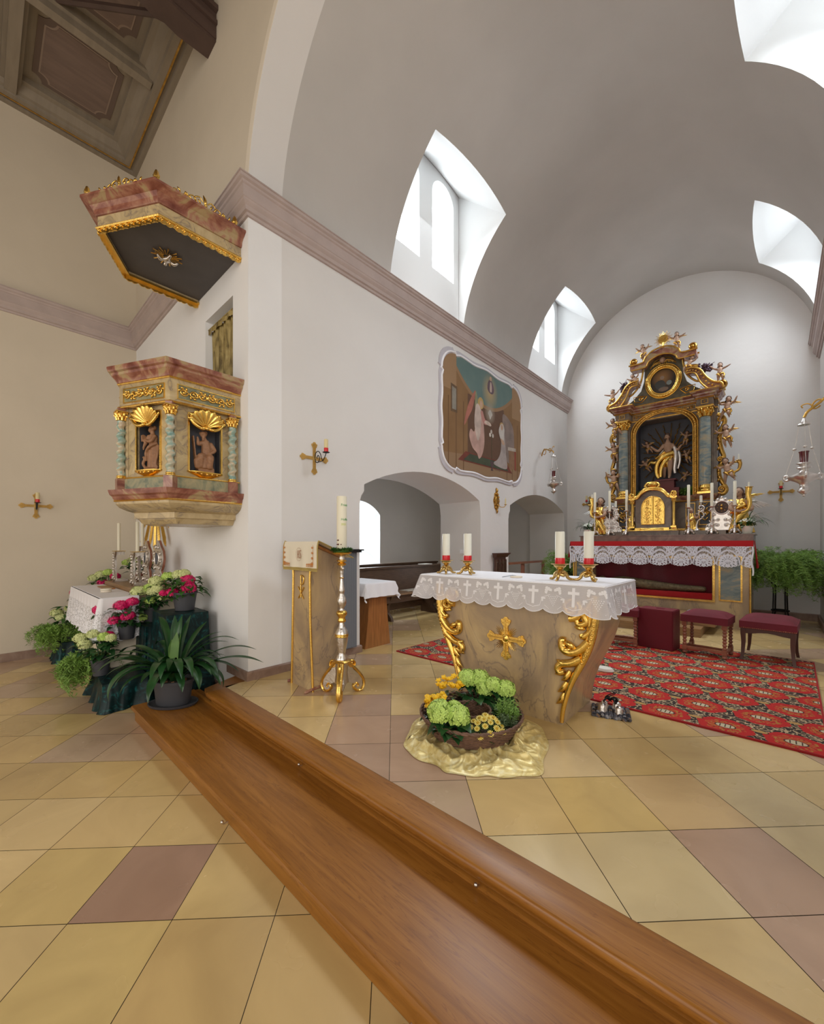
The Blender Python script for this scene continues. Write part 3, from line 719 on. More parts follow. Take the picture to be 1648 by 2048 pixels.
# ---------------------------------------------------------------- main altar
AX = -1.545
t = thing('altar', 'marbled free-standing altar with curved sides, gilded scrolls and a gilded cross on its front', 'altar', (AX, 2.775, 0))
hw = [(0,.445),(.03,.445),(.10,.45),(.2,.47),(.32,.51),(.43,.565),(.54,.615),(.66,.65),(.76,.665),(.86,.67),(.955,.665)]
mb = MB(); rings = []
for z, w in [(0,.43),(.028,.43),(.03,.445)]+hw[2:]:
    bow = .015
    L = [(-w, .0), (-w*.5, -bow*.8), (0, -bow), (w*.5, -bow*.8), (w, .0), (w*.985, .30), (w*.985, .575), (-w*.985, .575), (-w*.985, .30)]
    rings.append([(x, y, z) for x, y in L])
mb.loft(rings); mb.build('body', 'marble_ochre', t, 30)
mb = MB(); mb.box(-.74,.70,.0,.62,.955,.990); mb.build('mensa', 'marble_ochre', t)
def wat(z):
    for (z0, w0), (z1, w1) in zip(hw, hw[1:]):
        if z0 <= z <= z1: return w0+(w1-w0)*(z-z0)/(z1-z0)
    return hw[-1][1]
for sg in (-1, 1):
    mb = MB()
    F_ = Matrix(((sg,0,0,0),(0,0,-1,-.008),(0,1,0,0),(0,0,0,1)))
    E_ = [(wat(z)-.012, z, .012) for z in (.93,.85,.75,.65,.55,.45,.35,.25,.15,.08,.03)]
    mb.tube(curve_pts(E_, 4), lambda q: .033*(1-.6*q), 8, F_)
    mb.tube(curve_pts([(x-.035+.004*i, z, .01) for i, (x, z, _) in enumerate(E_[:9])], 4), lambda q: .026*(1-.7*q), 7, F_)
    mb.tube(spiral(.50, .835, .075, .012, -PI*.55, 1.7 , .014), taper(.028,.013), 8, F_); mb.ball((.50,.835,.02), .026, 10, 8, F_)
    mb.tube(curve_pts([(.655,.93,.012),(.62,.86,.012),(.585,.80,.012),(.60,.745,.012),(.55,.725,.012),(.535,.755,.014)], 5), lambda q: .030*(1-.35*q), 8, F_)
    mb.tube(curve_pts([(.64,.72,.012),(.62,.68,.012),(.575,.645,.012),(.565,.665,.012)], 5), lambda q: .027*(1-.4*q), 8, F_)
    mb.tube(curve_pts([(.62,.62,.012),(.56,.555,.012),(.49,.525,.012),(.44,.545,.014),(.435,.60,.016),(.46,.605,.016)], 5), lambda q: .033*(1-.3*q), 8, F_)
    mb.tube(curve_pts([(.57,.50,.012),(.50,.455,.012),(.43,.435,.012),(.405,.40,.014),(.42,.375,.016),(.455,.39,.016)], 5), lambda q: .031*(1-.3*q), 8, F_)
    for a in ((.49,.40,.43,.32),(.47,.32,.405,.235),(.455,.24,.395,.15)):
        mb.tube(curve_pts([(a[0],a[1],.01),((a[0]+a[2])/2+.005,(a[1]+a[3])/2-.01,.014),(a[2],a[3],.01)], 5), lambda q: .021*math.sin(PI*(.25+.7*q)), 7, F_)
    for (lx, ly, la, ll, lw) in ((.60,.78,2.6,.09,.035),(.59,.70,2.9,.07,.03),(.53,.56,2.5,.10,.04),(.50,.55,3.3,.08,.035),(.47,.43,2.6,.08,.035),(.46,.545,1.9,.06,.03),(.44,.38,3.4,.06,.028)):
        leaf_relief(mb, lx, ly, la, ll, lw, F_, 7, .012)
    beads(mb, curve_pts([(x+.004, z, .034) for x, z, _ in E_[1:6]], 4), .011, .03, F_)
    mb.build('gilt_scroll', 'gilt', t)
def splay_cross(mb, R_, w, d, mat, flare=2.1, bev=True):
    P = []
    for k in range(4):
        a = k*PI/2; c, s_ = math.cos(a), math.sin(a)
        for (x, y) in ((w,-w),(R_*.62,-w*.95),(R_*.80,-w*flare),(R_*.88,-w*flare*.98),(R_*.90,-w*1.2),(R_*1.0,-w*.5),(R_*1.0,w*.5),(R_*.90,w*1.2),(R_*.88,w*flare*.98),(R_*.80,w*flare),(R_*.62,w*.95)):
            P.append((c*x-s_*y, s_*x+c*y))
    me = plate([P], d); mb.add(me, mat @ Matrix.Translation((0,0,d/2)))
    if bev:
        P2 = [(x*.96, y*.96) for x, y in P]
        mb.add(plate([[(x*.9, y*.9) for x, y in P]], d*.4), mat @ Matrix.Translation((0,0,d*1.15)))
Fm = Matrix(((1,0,0,.0),(0,0,-1,-.012),(0,1,0,.545),(0,0,0,1)))
c = MB()
splay_cross(c, .165, .020, .012, Fm)
c.lathe([(.036,0),(.036,.012),(.032,.018),(.026,.016),(.022,.018),(.010,.024),(.001,.025)], 24, mat=Fm)
for k in range(4):
    a = k*PI/2
    for j, L in ((-3,.075),(-2,.095),(-1,.11),(0,.118),(1,.11),(2,.095),(3,.075)):
        b = a+PI/4+j*.13; c.tube([(math.cos(b)*.03,math.sin(b)*.03,.008),(math.cos(b)*L,math.sin(b)*L,.006)], [.004,.0012], 5, Fm)
    c.tube([(math.cos(a)*.03,math.sin(a)*.03,.02),(math.cos(a)*.15,math.sin(a)*.15,.016)], .005, 6, Fm)
c.build('gilt_cross', 'gilt', t)
# altar cloth: linen top, see-through net apron with crosses, vine leaves and grapes worked in it
m, n, l, b = nm('lace_net'); b.inputs['Base Color'].default_value = (.86,.86,.92,1); b.inputs['Roughness'].default_value = .9
tr = n.new('ShaderNodeBsdfTransparent'); mx = n.new('ShaderNodeMixShader'); tc = n.new('ShaderNodeTexCoord')
wv = n.new('ShaderNodeTexWave'); wv.bands_direction = 'Z'; wv.inputs['Scale'].default_value = 55; wv.inputs['Distortion'].default_value = 2; wv.inputs['Detail'].default_value = 2
l.new(tc.outputs['Object'], wv.inputs[0]); mr = n.new('ShaderNodeMapRange'); mr.inputs[3].default_value = .50; mr.inputs[4].default_value = .68
l.new(wv.outputs['Fac'], mr.inputs[0]); l.new(mr.outputs[0], mx.inputs[0]); l.new(tr.outputs[0], mx.inputs[1]); l.new(b.outputs[0], mx.inputs[2])
l.new(mx.outputs[0], n['Material Output'].inputs['Surface']); M['lace_net'] = m
CX0, CX1, CY0, CY1, CZ_ = -2.39, -.815, 2.72, 3.42, 1.0
t = thing('altar_cloth', 'white linen cloth with sheer border of crosses and grapes, on the marbled altar', 'altar cloth', (AX, 2.74, CZ_))
o_ = Matrix.Translation((-AX, -2.74, -CZ_))
mb = MB()
P = [(CX0+.02,CY0),(CX1-.02,CY0),(CX1-.006,CY0+.006),(CX1,CY0+.02),(CX1,CY1),(CX0,CY1),(CX0,CY0+.02),(CX0+.006,CY0+.006)]
mb.prism(P, CZ_-.008, CZ_, o_); mb.build('linen_top', 'linen', t)
per = []   # perimeter param for the apron, from back left round the front to back right
PL = [(CX0,CY1),(CX0,CY0),(CX1,CY0),(CX1,CY1)]
segs = [CY1-CY0, CX1-CX0, CY1-CY0]; TOT = sum(segs)
XC = [-2.157,-1.870,-1.584,-1.298,-1.012]
def drape(s, h, lift=0):
    """point on the apron: s metres along the edge, h metres below the table edge"""
    if s < segs[0]: x, y, nx, ny = CX0, CY1-s, -1, 0
    elif s < segs[0]+segs[1]: x, y, nx, ny = CX0+s-segs[0], CY0, 0, -1
    else: x, y, nx, ny = CX1, CY0+s-segs[0]-segs[1], 1, 0
    e = h/.2; f = 0
    for cs in (segs[0], segs[0]+segs[1]):              # folds fall at the corners
        q = math.exp(-((s-cs)/.09)**2); nx, ny = (nx*(1-q)+q*(-.75 if cs == segs[0] else .75), ny*(1-q)-q*.75) if q > .02 else (nx, ny); f += q*.05
    f += .012+.008*math.sin(s*22)+(.012*math.sin(s*38) if (s < segs[0] or s > segs[0]+segs[1]) else 0)
    return (x+nx*(.004+f*e+lift), y+ny*(.004+f*e+lift), CZ_-.004-h)
def hem(s):
    u = (s-segs[0]-(XC[0]-CX0)+.0715)/.143; q = u-math.floor(u); return .175+.032*math.sin(PI*q)**.6
mb = MB(); mb.grid(lambda u, v: drape(u*TOT, v*hem(u*TOT)), 240, 8, o_); mb.build('lace_border', 'lace_net', t)
mb = MB(); mb.tube([Vector(drape(i/300*TOT, hem(i/300*TOT), .001)) for i in range(301)], .0032, 5, o_); mb.tube([Vector(drape(i/100*TOT, 0.004, .001)) for i in range(101)], .003, 5, o_)
def motif(poly):      # flat worked motif lying on the net: list of (ds, dh) about s0,h0
    vs = [mb.b.verts.new(Vector(drape(s, h, .0022))) for s, h in poly]; bmesh.ops.transform(mb.b, matrix=o_, verts=vs)
    return mb.b.faces.new(vs)
def strip(s0, h0, s1, h1, w):
    a = Vector((s1-s0, h1-h0)); a.normalize(); p = Vector((-a.y, a.x))*w/2
    motif([(s0+p.x,h0+p.y),(s1+p.x,h1+p.y),(s1-p.x,h1-p.y),(s0-p.x,h0-p.y)])
def vleaf(s, h, r, rot):
    for k in range(5):
        a = rot+(k-2)*.95; q = r*(1.0 if k % 2 == 0 else .8)
        c, d = math.cos(a), math.sin(a); c2, d2 = math.cos(a+.45), math.sin(a+.45); c3, d3 = math.cos(a-.45), math.sin(a-.45)
        motif([(s,h),(s+c3*q*.6,h+d3*q*.6),(s+c3*q*.9,h+d3*q*.9),(s+c*q,h+d*q),(s+c2*q*.9,h+d2*q*.9),(s+c2*q*.6,h+d2*q*.6)])
sF = segs[0]+(XC[0]-CX0)
for k in range(-2, 8):
    s = sF+k*.286
    if .08 < s < TOT-.05:
        strip(s, .022, s, .15, .020); strip(s-.038, .058, s+.038, .058, .020)
        for sg in (-1,1):
            strip(s, .172, s+sg*.05, .158, .004); strip(s+sg*.05, .158, s+sg*.06, .12, .003)
    g = s+.143
    if .1 < g < TOT-.1:
        for sg in (-1,1):
            vleaf(g+sg*.036, .05, .030, -PI/2+sg*.5); vleaf(g+sg*.07, .112, .018, -PI/2+sg*.8)
            strip(g+sg*.02, .078, g+sg*.075, .10, .003); strip(g+sg*.06,.155, g+sg*.03,.178,.003)
        for r_ in range(6):
            for q in range(6-r_):
                if (q+r_) % 1 == 0: 
                    x = g+(q-(5-r_)/2)*.0125; y = .092+r_*.0125
                    motif([(x-.0045,y),(x,y-.0045),(x+.0045,y),(x,y+.0045)])
mb.build('embroidery', 'linen', t, 0, weld=False)
# candlesticks and candles on the altar
def altar_candlestick():
    t = thing('candlestick', '', 'candlestick')
    mb = MB(); mb.lathe([(.02,.045),(.026,.05),(.03,.058),(.018,.068),(.013,.075),(.02,.08),(.028,.085),(.024,.09),(.04,.10),(.046,.112)], 20)
    mb.build('stem', 'brass', t)
    mb = MB(); mb.lathe([(.034,.110),(.05,.116),(.064,.119),(.066,.123),(.05,.123),(.036,.121)], 24, flute=(12,.02)); mb.build('drip_pan', 'brass', t)
    for k in range(3):
        a = R(-90+25)+k*2*PI/3; c, s_ = math.cos(a), math.sin(a)
        mb = MB(); P = [(c*r, s_*r, z) for r, z in ((.008,.06),(.028,.058),(.048,.04),(.055,.022),(.072,.010),(.092,.007))]
        mb.tube(curve_pts(P, 4), lambda q: .016*(1-.55*q)+.001, 8); mb.ball((c*.094, s_*.094, .007), .0085, 8, 6)
        b2 = a+PI/3; mb.tube(curve_pts([(c*.03,s_*.03,.05),(math.cos(b2)*.036,math.sin(b2)*.036,.038),(math.cos(a+2*PI/3)*.03,math.sin(a+2*PI/3)*.03,.05)], 5), .013, 7)
        mb.ball((c*.035,s_*.035,.058),.009,8,6); mb.build('foot', 'brass', t)
    return t
def red_band_candle(r=.0345, h=.24, band=.045, wax='wax_white'):
    c = thing('candle', '', 'candle')
    mb = MB(); mb.lathe([(r*.97,0),(r,.002),(r,h-.004),(r*.93,h),(r*.5,h-.004),(.001,h-.006)], 28); mb.build('wax', wax, c)
    mb = MB(); mb.lathe([(r+.0006,.001),(r+.0012,.004),(r+.0012,band-.002),(r+.0006,band)], 28, cap=False); mb.build('foil_band', 'red_foil', c)
    mb = MB(); mb.tube([(0,0,h-.006),(.001,0,h+.006)], .0012, 5); mb.build('wick', 'iron', c)
    return c
cs0 = altar_candlestick(); cd0 = red_band_candle()
spots = [((-2.235,2.90), 'leftmost of the four brass three-footed candlesticks on the white altar cloth', 'leftmost of the four thick white red-banded candles on the altar'),
         ((-2.04,2.96), 'second brass three-footed candlestick from the left on the white altar cloth', 'second thick white red-banded candle from the left on the altar'),
         ((-1.20,2.94), 'third brass three-footed candlestick from the left on the white altar cloth', 'third thick white red-banded candle from the left on the altar'),
         ((-1.02,3.02), 'rightmost of the four brass three-footed candlesticks on the white altar cloth', 'rightmost of the four thick white red-banded candles on the altar')]
for i, ((x, y), la, lb) in enumerate(spots):
    a = cs0 if i == 0 else dup(cs0); c = cd0 if i == 0 else dup(cd0)
    a.location = (x, y, CZ_+.0005); a.rotation_euler = (0,0,[.2,.5,-.3,.35][i]); c.location = (x, y, CZ_+.122)
    a['label'] = la; c['label'] = lb; a['group'] = 'brass candlesticks on the altar'; c['group'] = 'red banded candles on the altar'
mt = thing('microphone_base', 'small pale round microphone stand lying on the white altar cloth', 'device', (-1.55, 2.93, CZ_+.001), .4)
mb = MB(); mb.lathe([(.045,0),(.048,.004),(.046,.012),(.02,.014)], 24); mb.build('base', 'plaster_band', mt)
mb = MB(); mb.tube([(0,0,.012),(-.03,0,.016),(-.09,-.01,.008),(-.11,-.01,.003)], .0035, 6); mb.build('stem', 'device_grey', mt)
# ---------------------------------------------------------------- carpet
class X_:
    def __init__(s, nt, so): s.nt = nt; s.so = so
    def _o(s, op, b=None, c=None):
        m = s.nt.nodes.new('ShaderNodeMath'); m.operation = op
        for i, v in enumerate((s, b, c)):
            if v is None: continue
            if isinstance(v, X_): s.nt.links.new(v.so, m.inputs[i])
            else: m.inputs[i].default_value = v
        return X_(s.nt, m.outputs[0])
    def __add__(s, b): return s._o('ADD', b)
    def __sub__(s, b): return s._o('SUBTRACT', b)
    def __mul__(s, b): return s._o('MULTIPLY', b)
    def __truediv__(s, b): return s._o('DIVIDE', b)
    def lt(s, b): return s._o('LESS_THAN', b)
    def gt(s, b): return s._o('GREATER_THAN', b)
    def f(s, op, b=None): return s._o(op, b)
def shader_xyz(mname, space='Object'):
    m, n, l, b = nm(mname); nt = m.node_tree; tc = n.new('ShaderNodeTexCoord'); sp = n.new('ShaderNodeSeparateXYZ'); l.new(tc.outputs[space], sp.inputs[0])
    M[mname] = m
    return m, nt, b, X_(nt, sp.outputs[0]), X_(nt, sp.outputs[1]), X_(nt, sp.outputs[2]), tc
def noise_x(nt, tc, scale, detail=2, space='Object'):
    t = nt.nodes.new('ShaderNodeTexNoise'); t.inputs['Scale'].default_value = scale; t.inputs['Detail'].default_value = detail
    nt.links.new(tc.outputs[space], t.inputs[0]); return X_(nt, t.outputs[0])
def layer(nt, base, mask, col):
    mx = nt.nodes.new('ShaderNodeMix'); mx.data_type = 'RGBA'; nt.links.new(mask.so, mx.inputs['Factor'])
    if isinstance(base, tuple): mx.inputs['A'].default_value = (*base, 1)
    else: nt.links.new(base, mx.inputs['A'])
    if isinstance(col, tuple): mx.inputs['B'].default_value = (*col, 1)
    else: nt.links.new(col, mx.inputs['B'])
    return mx.outputs['Result']
m, nt, b, x, y, z, tc = shader_xyz('carpet_pile')
px, py = .355, .3335
nz = noise_x(nt, tc, 60, 2); nz2 = noise_x(nt, tc, 28, 1)
row = ((y+.1667+3.335)/py).f('FLOOR'); odd = row.f('MODULO', 2)
lx = (((x+7.1)/px+odd*.5).f('FRACT')-.5)*px; ly = (((y+.1667+3.335)/py).f('FRACT')-.5)*py
r2 = (lx*lx*1.0+ly*ly*1.25).f('SQRT')
an = ly.f('ARCTAN2', lx)
col = (.035, .02, .015)
fld = (nz2-.5).f('ABSOLUTE')
col = layer(nt, col, fld.lt(.045), (.52,.38,.22))                                   # dark ground, cream tracery
lob = (an*8).f('SINE')*.006
col = layer(nt, col, (r2+lob).lt(.158), (.50,.012,.010))                          # red medallion
g_ = (r2+lob).lt(.112)*((r2.gt(.045)))
col = layer(nt, col, g_*(nz.gt(.53)), (.42,.20,.035)); col = layer(nt, col, g_*(nz.lt(.36)), (.10,.03,.012)); col = layer(nt, col, g_*nz2.gt(.58), (.50,.06,.02))
cr = ((lx/.052).f('POWER', 2)+((ly-.006)/.034).f('POWER', 2)); 
col = layer(nt, col, cr.lt(1.35), (.05,.02,.012)); col = layer(nt, col, cr.lt(1.0), (.58,.50,.33))
rb = ((lx*(110)).f('SINE')).f('ABSOLUTE'); col = layer(nt, col, cr.lt(.85)*rb.lt(.35)*ly.gt(-.02), (.07,.035,.02))
ax_ = lx.f('ABSOLUTE')                                                                # gold fan between medallions
fx = ax_-px/2; fan = (fx/.045).f('POWER',2)+((ly-.05)/.022).f('POWER',2)
col = layer(nt, col, fan.lt(1.25), (.04,.02,.01)); col = layer(nt, col, fan.lt(.9), (.50,.29,.09))
nt.links.new(col, b.inputs['Base Color']); b.inputs['Roughness'].default_value = .95
bp = nt.nodes.new('ShaderNodeBump'); bp.inputs['Strength'].default_value = .5; bp.inputs['Distance'].default_value = .01
nn_ = noise_x(nt, tc, 400, 1); nt.links.new(nn_.so, bp.inputs['Height']); nt.links.new(bp.outputs[0], b.inputs['Normal'])
mb = MB(); Pc = [(-3.32,3.36),(.225,3.40),(.275,6.02),(-3.25,5.98)]
mb.prism([(x_+.805, y_-3.5) for x_, y_ in Pc], 0, .012)
o = mb.build('carpet', 'carpet_pile', None, 30, (-.805, 3.56-.06, .0005)); tag(o, 'red patterned carpet with crowned medallions lying behind the free-standing altar', 'carpet')
bd = MB(); q = [(x_+.805, y_-3.5) for x_, y_ in Pc]; bd.sweep(q, [(-.006,.0),(.006,.0),(.006,.013),(-.006,.014)], closed=True); plain('carpet_edge', (.33,.01,.012), .9); bd.build('binding', 'carpet_edge', o)
# ---------------------------------------------------------------- lectern
t = thing('lectern', 'marbled lectern with gilded edges and a gilded monogram, standing left of the tall candle stand', 'lectern', (-3.11, 2.08, 0))
mb = MB(); sec = []
for z, w0, w1, y0, y1 in ((.0,-.175,.165,-.12,.17),(.03,-.172,.162,-.12,.17),(.6,-.14,.14,-.13,.16),(.98,-.13,.135,-.13,.17),(1.24,-.14,.16,-.13,.20)):
    sec.append([(w0,y0,z),(w1,y0,z),(w1+.03,y1,z),(w0-.03,y1,z)])
sec[-1] = [(-.14,-.13,1.27),(.16,-.13,1.27),(.19,.20,1.14),(-.17,.20,1.14)]
mb.loft(sec); mb.build('body', 'marble_ochre', t, 20)
for sg, w in ((-1,(-.175,-.172,-.14,-.13,-.14)),(1,(.165,.162,.14,.135,.16))):
    mb = MB(); mb.tube([(w[0],-.125,.0),(w[2],-.135,.6),(w[3],-.135,.98),(w[4],-.135,1.25)], .011, 8); mb.build('gilt_edge', 'gilt', t)
mb = MB(); F_ = Matrix(((1,0,0,0),(0,0,-1,-.132),(0,1,0,.87),(0,0,0,1)))
mb.tube([(-.002,-.07,.006),(-.002,.125,.006)], .006, 6, F_)
mb.tube(curve_pts([(-.002,.125,.006),(.035,.115,.006),(.045,.085,.006),(.03,.05,.006),(-.002,.045,.006)], 5), .006, 6, F_)
mb.tube([(-.045,.02,.006),(.04,-.08,.006)], .006, 6, F_); mb.tube([(.045,.02,.006),(-.04,-.08,.006)], .006, 6, F_); mb.build('gilt_monogram', 'gilt', t)
mb = MB(); mb.box(-.19,.20,-.15,.20,-.01,.012, Matrix.Translation((0,0,1.212)) @ Matrix.Rotation(R(-21.5),4,'X')); mb.build('desk', 'table_wood', t)
for x_, y_ in ((-.2,-.09),(.17,-.15)):
    mb = MB(); mb.tube(curve_pts([(x_,y_+.10,.03),(x_,y_+.03,.028),(x_-.01,y_-.03,.014),(x_-.02,y_-.05,.012)],4), .013, 7); mb.build('foot', 'marble_red', t)
t = thing('lectern_cloth', 'cream silk lectern cloth with gold fringe and an embroidered christogram, hanging over the lectern', 'cloth', (-3.11, 2.08, 1.28))
def lc(u, v):
    x_ = -.245+u*.53; s = v
    if s < .45: q = s/.45; return (x_, .22-.37*q, -.135+.15*q)
    q = (s-.45)/.55; return (x_+.004*math.sin(u*14), -.152-.012*math.sin(min(1,q*4)*PI/2)-.006*math.sin(u*20+2)*q, .015-.235*q)
def lcl(u,v):
    p = lc(u,v); return (p[0],p[1],p[2])
mb = MB(); mb.grid(lcl, 24, 24); mb.build('silk', 'cream_silk', t)
mb = MB()
for (u0,v0,u1,v1) in ((0,1,1,1),(0,0,0,1),(1,0,1,1)):
    mb.tube([Vector(lc(u0+(u1-u0)*i/20, v0+(v1-v0)*i/20)) for i in range(21)], .006, 6)
vs = [Vector(lc(i/60, 1.0)) for i in range(61)]
for a, b_ in zip(vs, vs[1:]): mb.b.faces.new([mb.b.verts.new(p) for p in (a, b_, b_+Vector((0,-.002,-.022)), a+Vector((0,-.002,-.022)))])
mb.build('fringe', 'fringe_gold', t)
mb = MB(); F_ = Matrix(((1,0,0,.02),(0,0,-1,-.172),(0,1,0,-.10),(0,0,0,1)))
for x_ in (-.022,.0): mb.tube([(x_,-.035,0),(x_,.035,0)], .0028, 5, F_)
mb.tube([(-.022,0,0),(.0,0,0)], .0028, 5, F_); mb.tube(curve_pts([(.03,.028,0),(.02,.036,0),(.014,.02,0),(.026,0,0),(.03,-.02,0),(.02,-.034,0),(.01,-.026,0)],4), .0028, 5, F_)
for k in range(22):
    a = 2*PI*k/22; mb.tube([(math.cos(a)*.045,math.sin(a)*.052,0),(math.cos(a)*.052,math.sin(a)*.060,0)], .0014, 4, F_)
mb.build('christogram', 'embroidery_brown', t)
mb = MB()
for sg, xc in ((-1,.0),(1,.0)):
    for (x0,y0,x1,y1) in ((.235,-.10,.235,.08),(.235,-.10,.13,-.10)):
        P = [(sg*(x0+(x1-x0)*i/8)-.02+ (.0),y0+(y1-y0)*i/8,0) for i in range(9)]
        mb.tube(P, .0015, 4, F_)
        for i in range(1,9,2):
            mb.tube(spiral(P[i][0]-sg*(.014 if x0 == x1 else 0), P[i][1]+(.014 if x0 != x1 else 0), .014*(1.1-i*.08), .004, 0, 1.1, 0, 10), .0028, 4, F_); mb.ball((P[i][0], P[i][1], .0), .006, 6, 4, F_, (1,1,.3))
mb.build('corner_embroidery', 'embroidery_orange', t)
# ---------------------------------------------------------------- paschal candle stand
t = thing('candle_stand', 'tall silver and gold turned candle stand with a scrolled three-footed base, right of the lectern', 'candle stand', (-2.72, 2.09, 0))
Z_ = lambda v: 1.27-(v-1088)*3.38/800
mb = MB(); mb.lathe([(.05,.29),(.055,.30),(.045,.315),(.04,.33),(.03,.345),(.032,.36),(.045,.42),(.052,.47),(.053,.485)], 24)
mb.lathe([(.056,.515),(.05,.535),(.035,.56),(.028,.575),(.022,.60),(.02,.61)], 24); mb.lathe([(.03,.70),(.02,.72),(.018,.73),(.034,.755),(.041,.785),(.037,.81),(.022,.84),(.02,.86),(.026,.87),(.026,.88),(.016,.95),(.012,.98)], 24, flute=(10,.03))
mb.lathe([(.016,.985),(.013,1.02),(.018,1.035),(.014,1.05),(.025,1.062),(.014,1.075),(.013,1.11)], 20); mb.lathe([(.02,1.13),(.026,1.15),(.02,1.165),(.026,1.172)], 20); mb.build('silver_shaft', 'silver', t)
for pr_ in ([(.07,.275),(.075,.283),(.07,.29),(.05,.295)], [(.053,.485),(.058,.492),(.053,.50),(.058,.508),(.054,.515)], [(.02,.608),(.034,.615),(.036,.63),(.028,.642),(.03,.655),(.044,.675),(.046,.69),(.043,.70),(.03,.71)],
            [(.018,.98),(.02,.985),(.015,.99)], [(.02,1.085),(.036,1.095),(.038,1.105),(.02,1.115),(.022,1.12),(.04,1.122),(.042,1.132),(.022,1.14)]):
    mb = MB(); mb.lathe(pr_, 24); mb.build('gilt_ring', 'gilt', t)
mb = MB(); mb.lathe([(.03,1.172),(.06,1.182),(.082,1.19),(.085,1.198),(.075,1.202)], 28); mb.build('gilt_bowl', 'gilt', t)
for k in range(3):
    a = R(-44)+k*2*PI/3; Fk = Matrix.Rotation(a, 4, 'Z') @ Matrix(((1,0,0,0),(0,0,-1,0),(0,1,0,0),(0,0,0,1)))
    leg = MB(); pan = [(.02,.27),(.05,.27),(.085,.245),(.10,.20),(.15,.15),(.185,.10),(.19,.05),(.17,.02),(.13,.015),(.105,.04),(.11,.075),(.08,.09),(.04,.10),(.02,.10)]
    leg.add(plate([pan], .022), Fk); q = leg.build('leg', 'silver', t)
    g = MB(); E_ = curve_pts([(.055,.275,0),(.10,.225,0),(.135,.185,0),(.18,.13,0),(.205,.07,0),(.19,.02,0),(.155,.008,0),(.12,.025,0),(.108,.055,0),(.13,.075,0),(.15,.055,0),(.138,.045,0)], 5)
    g.tube(E_, lambda t_: .016*(1-.35*t_), 8, Fk, 1.7, (0,0,1)); g.tube([(p[0],p[1],p[2]) for p in spiral(.085,.245,.04,.01,-PI*.3,1.4,0,20)], .010, 7, Fk, 1.5, (0,0,1))
    g.ball((.165,-.004+.006,0), .012, 8, 6, Fk); g.build('gilt_scroll', 'gilt', q)
mb = MB(); mb.lathe([(.06,.10),(.05,.18),(.055,.28)], 6); mb.build('core', 'silver', t)
o = thing('paschal_candle', 'tall thick white decorated candle with green lettering standing on the silver and gold stand', 'candle', (-2.72, 2.09, 1.202), R(0))
r = .0425; h = .47
mb = MB(); mb.lathe([(r*.97,0),(r,.003),(r,h-.006),(r*.94,h),(r*.5,h-.005),(.002,h-.008)], 32); mb.build('wax', 'wax', o)
def on_cyl(me, ang, z, rr, s=1.0):
    for v in me.vertices:
        x_, y_, zz = v.co; a = ang+x_*s/rr; q = rr+zz*s; v.co = (q*math.cos(a), q*math.sin(a), z+y_*s)
    return me
def text_mesh(body, size, ext=.0006):
    cu = bpy.data.curves.new('t', 'FONT'); cu.body = body; cu.size = size; cu.extrude = ext; cu.align_x = 'LEFT'
    ob = bpy.data.objects.new('t', cu); C.objects.link(ob); me = mod_mesh(ob); bpy.data.objects.remove(ob); me.materials.clear(); return me
viewa = math.atan2(-2.09, 2.72)
for body, zz, mt_, sz in (('Friede', .385, 'green_text', .030), ('Hoffnung', .265, 'green_text', .028), ('2021', .225, 'lime_text', .024)):
    me = on_cyl(text_mesh(body, sz), viewa-.15, zz, r+.0004); me.materials.append(M[mt_]); q = bpy.data.objects.new('lettering', me); C.objects.link(q); q.parent = o
for dx, zz, sz in ((-.030,.10,.010),(-.030,.065,.012),(-.030,.030,.010),(-.0055,.065,.008)):
    a = viewa+dx/r; c, s_ = math.cos(a), math.sin(a); mb = MB(); mb.tube([(c*(r-.002), s_*(r-.002), zz), (c*(r+.004), s_*(r+.004), zz), (c*(r+.022*sz/.010), s_*(r+.022*sz/.010), zz)], [sz*.55, sz*.6, .0008], 8); mb.build('wax_nail', 'dark_red', o)
mb = MB()
rr = random.Random(3)
for i in range(420):
    a = rr.random()*2*PI; q = .062+.018*rr.random(); b0 = Vector((q*math.cos(a), q*math.sin(a), .004+.012*rr.random())); d = Vector((math.cos(a)*rr.uniform(-.3,1.2), math.sin(a)*rr.uniform(-.3,1.2), rr.uniform(.1,1)))
    leaf_blade(mb, b0, d, .028+.012*rr.random(), .0055, .2, n=3)
mb.tube([(.066*math.cos(i/16*2*PI), .066*math.sin(i/16*2*PI), .006) for i in range(17)], .007, 6)
w = mb.build('wreath', 'leaf_mid', None, 60, (-2.72,2.09,1.203)); tag(w, 'small green boxwood wreath around the foot of the tall decorated candle', 'wreath')
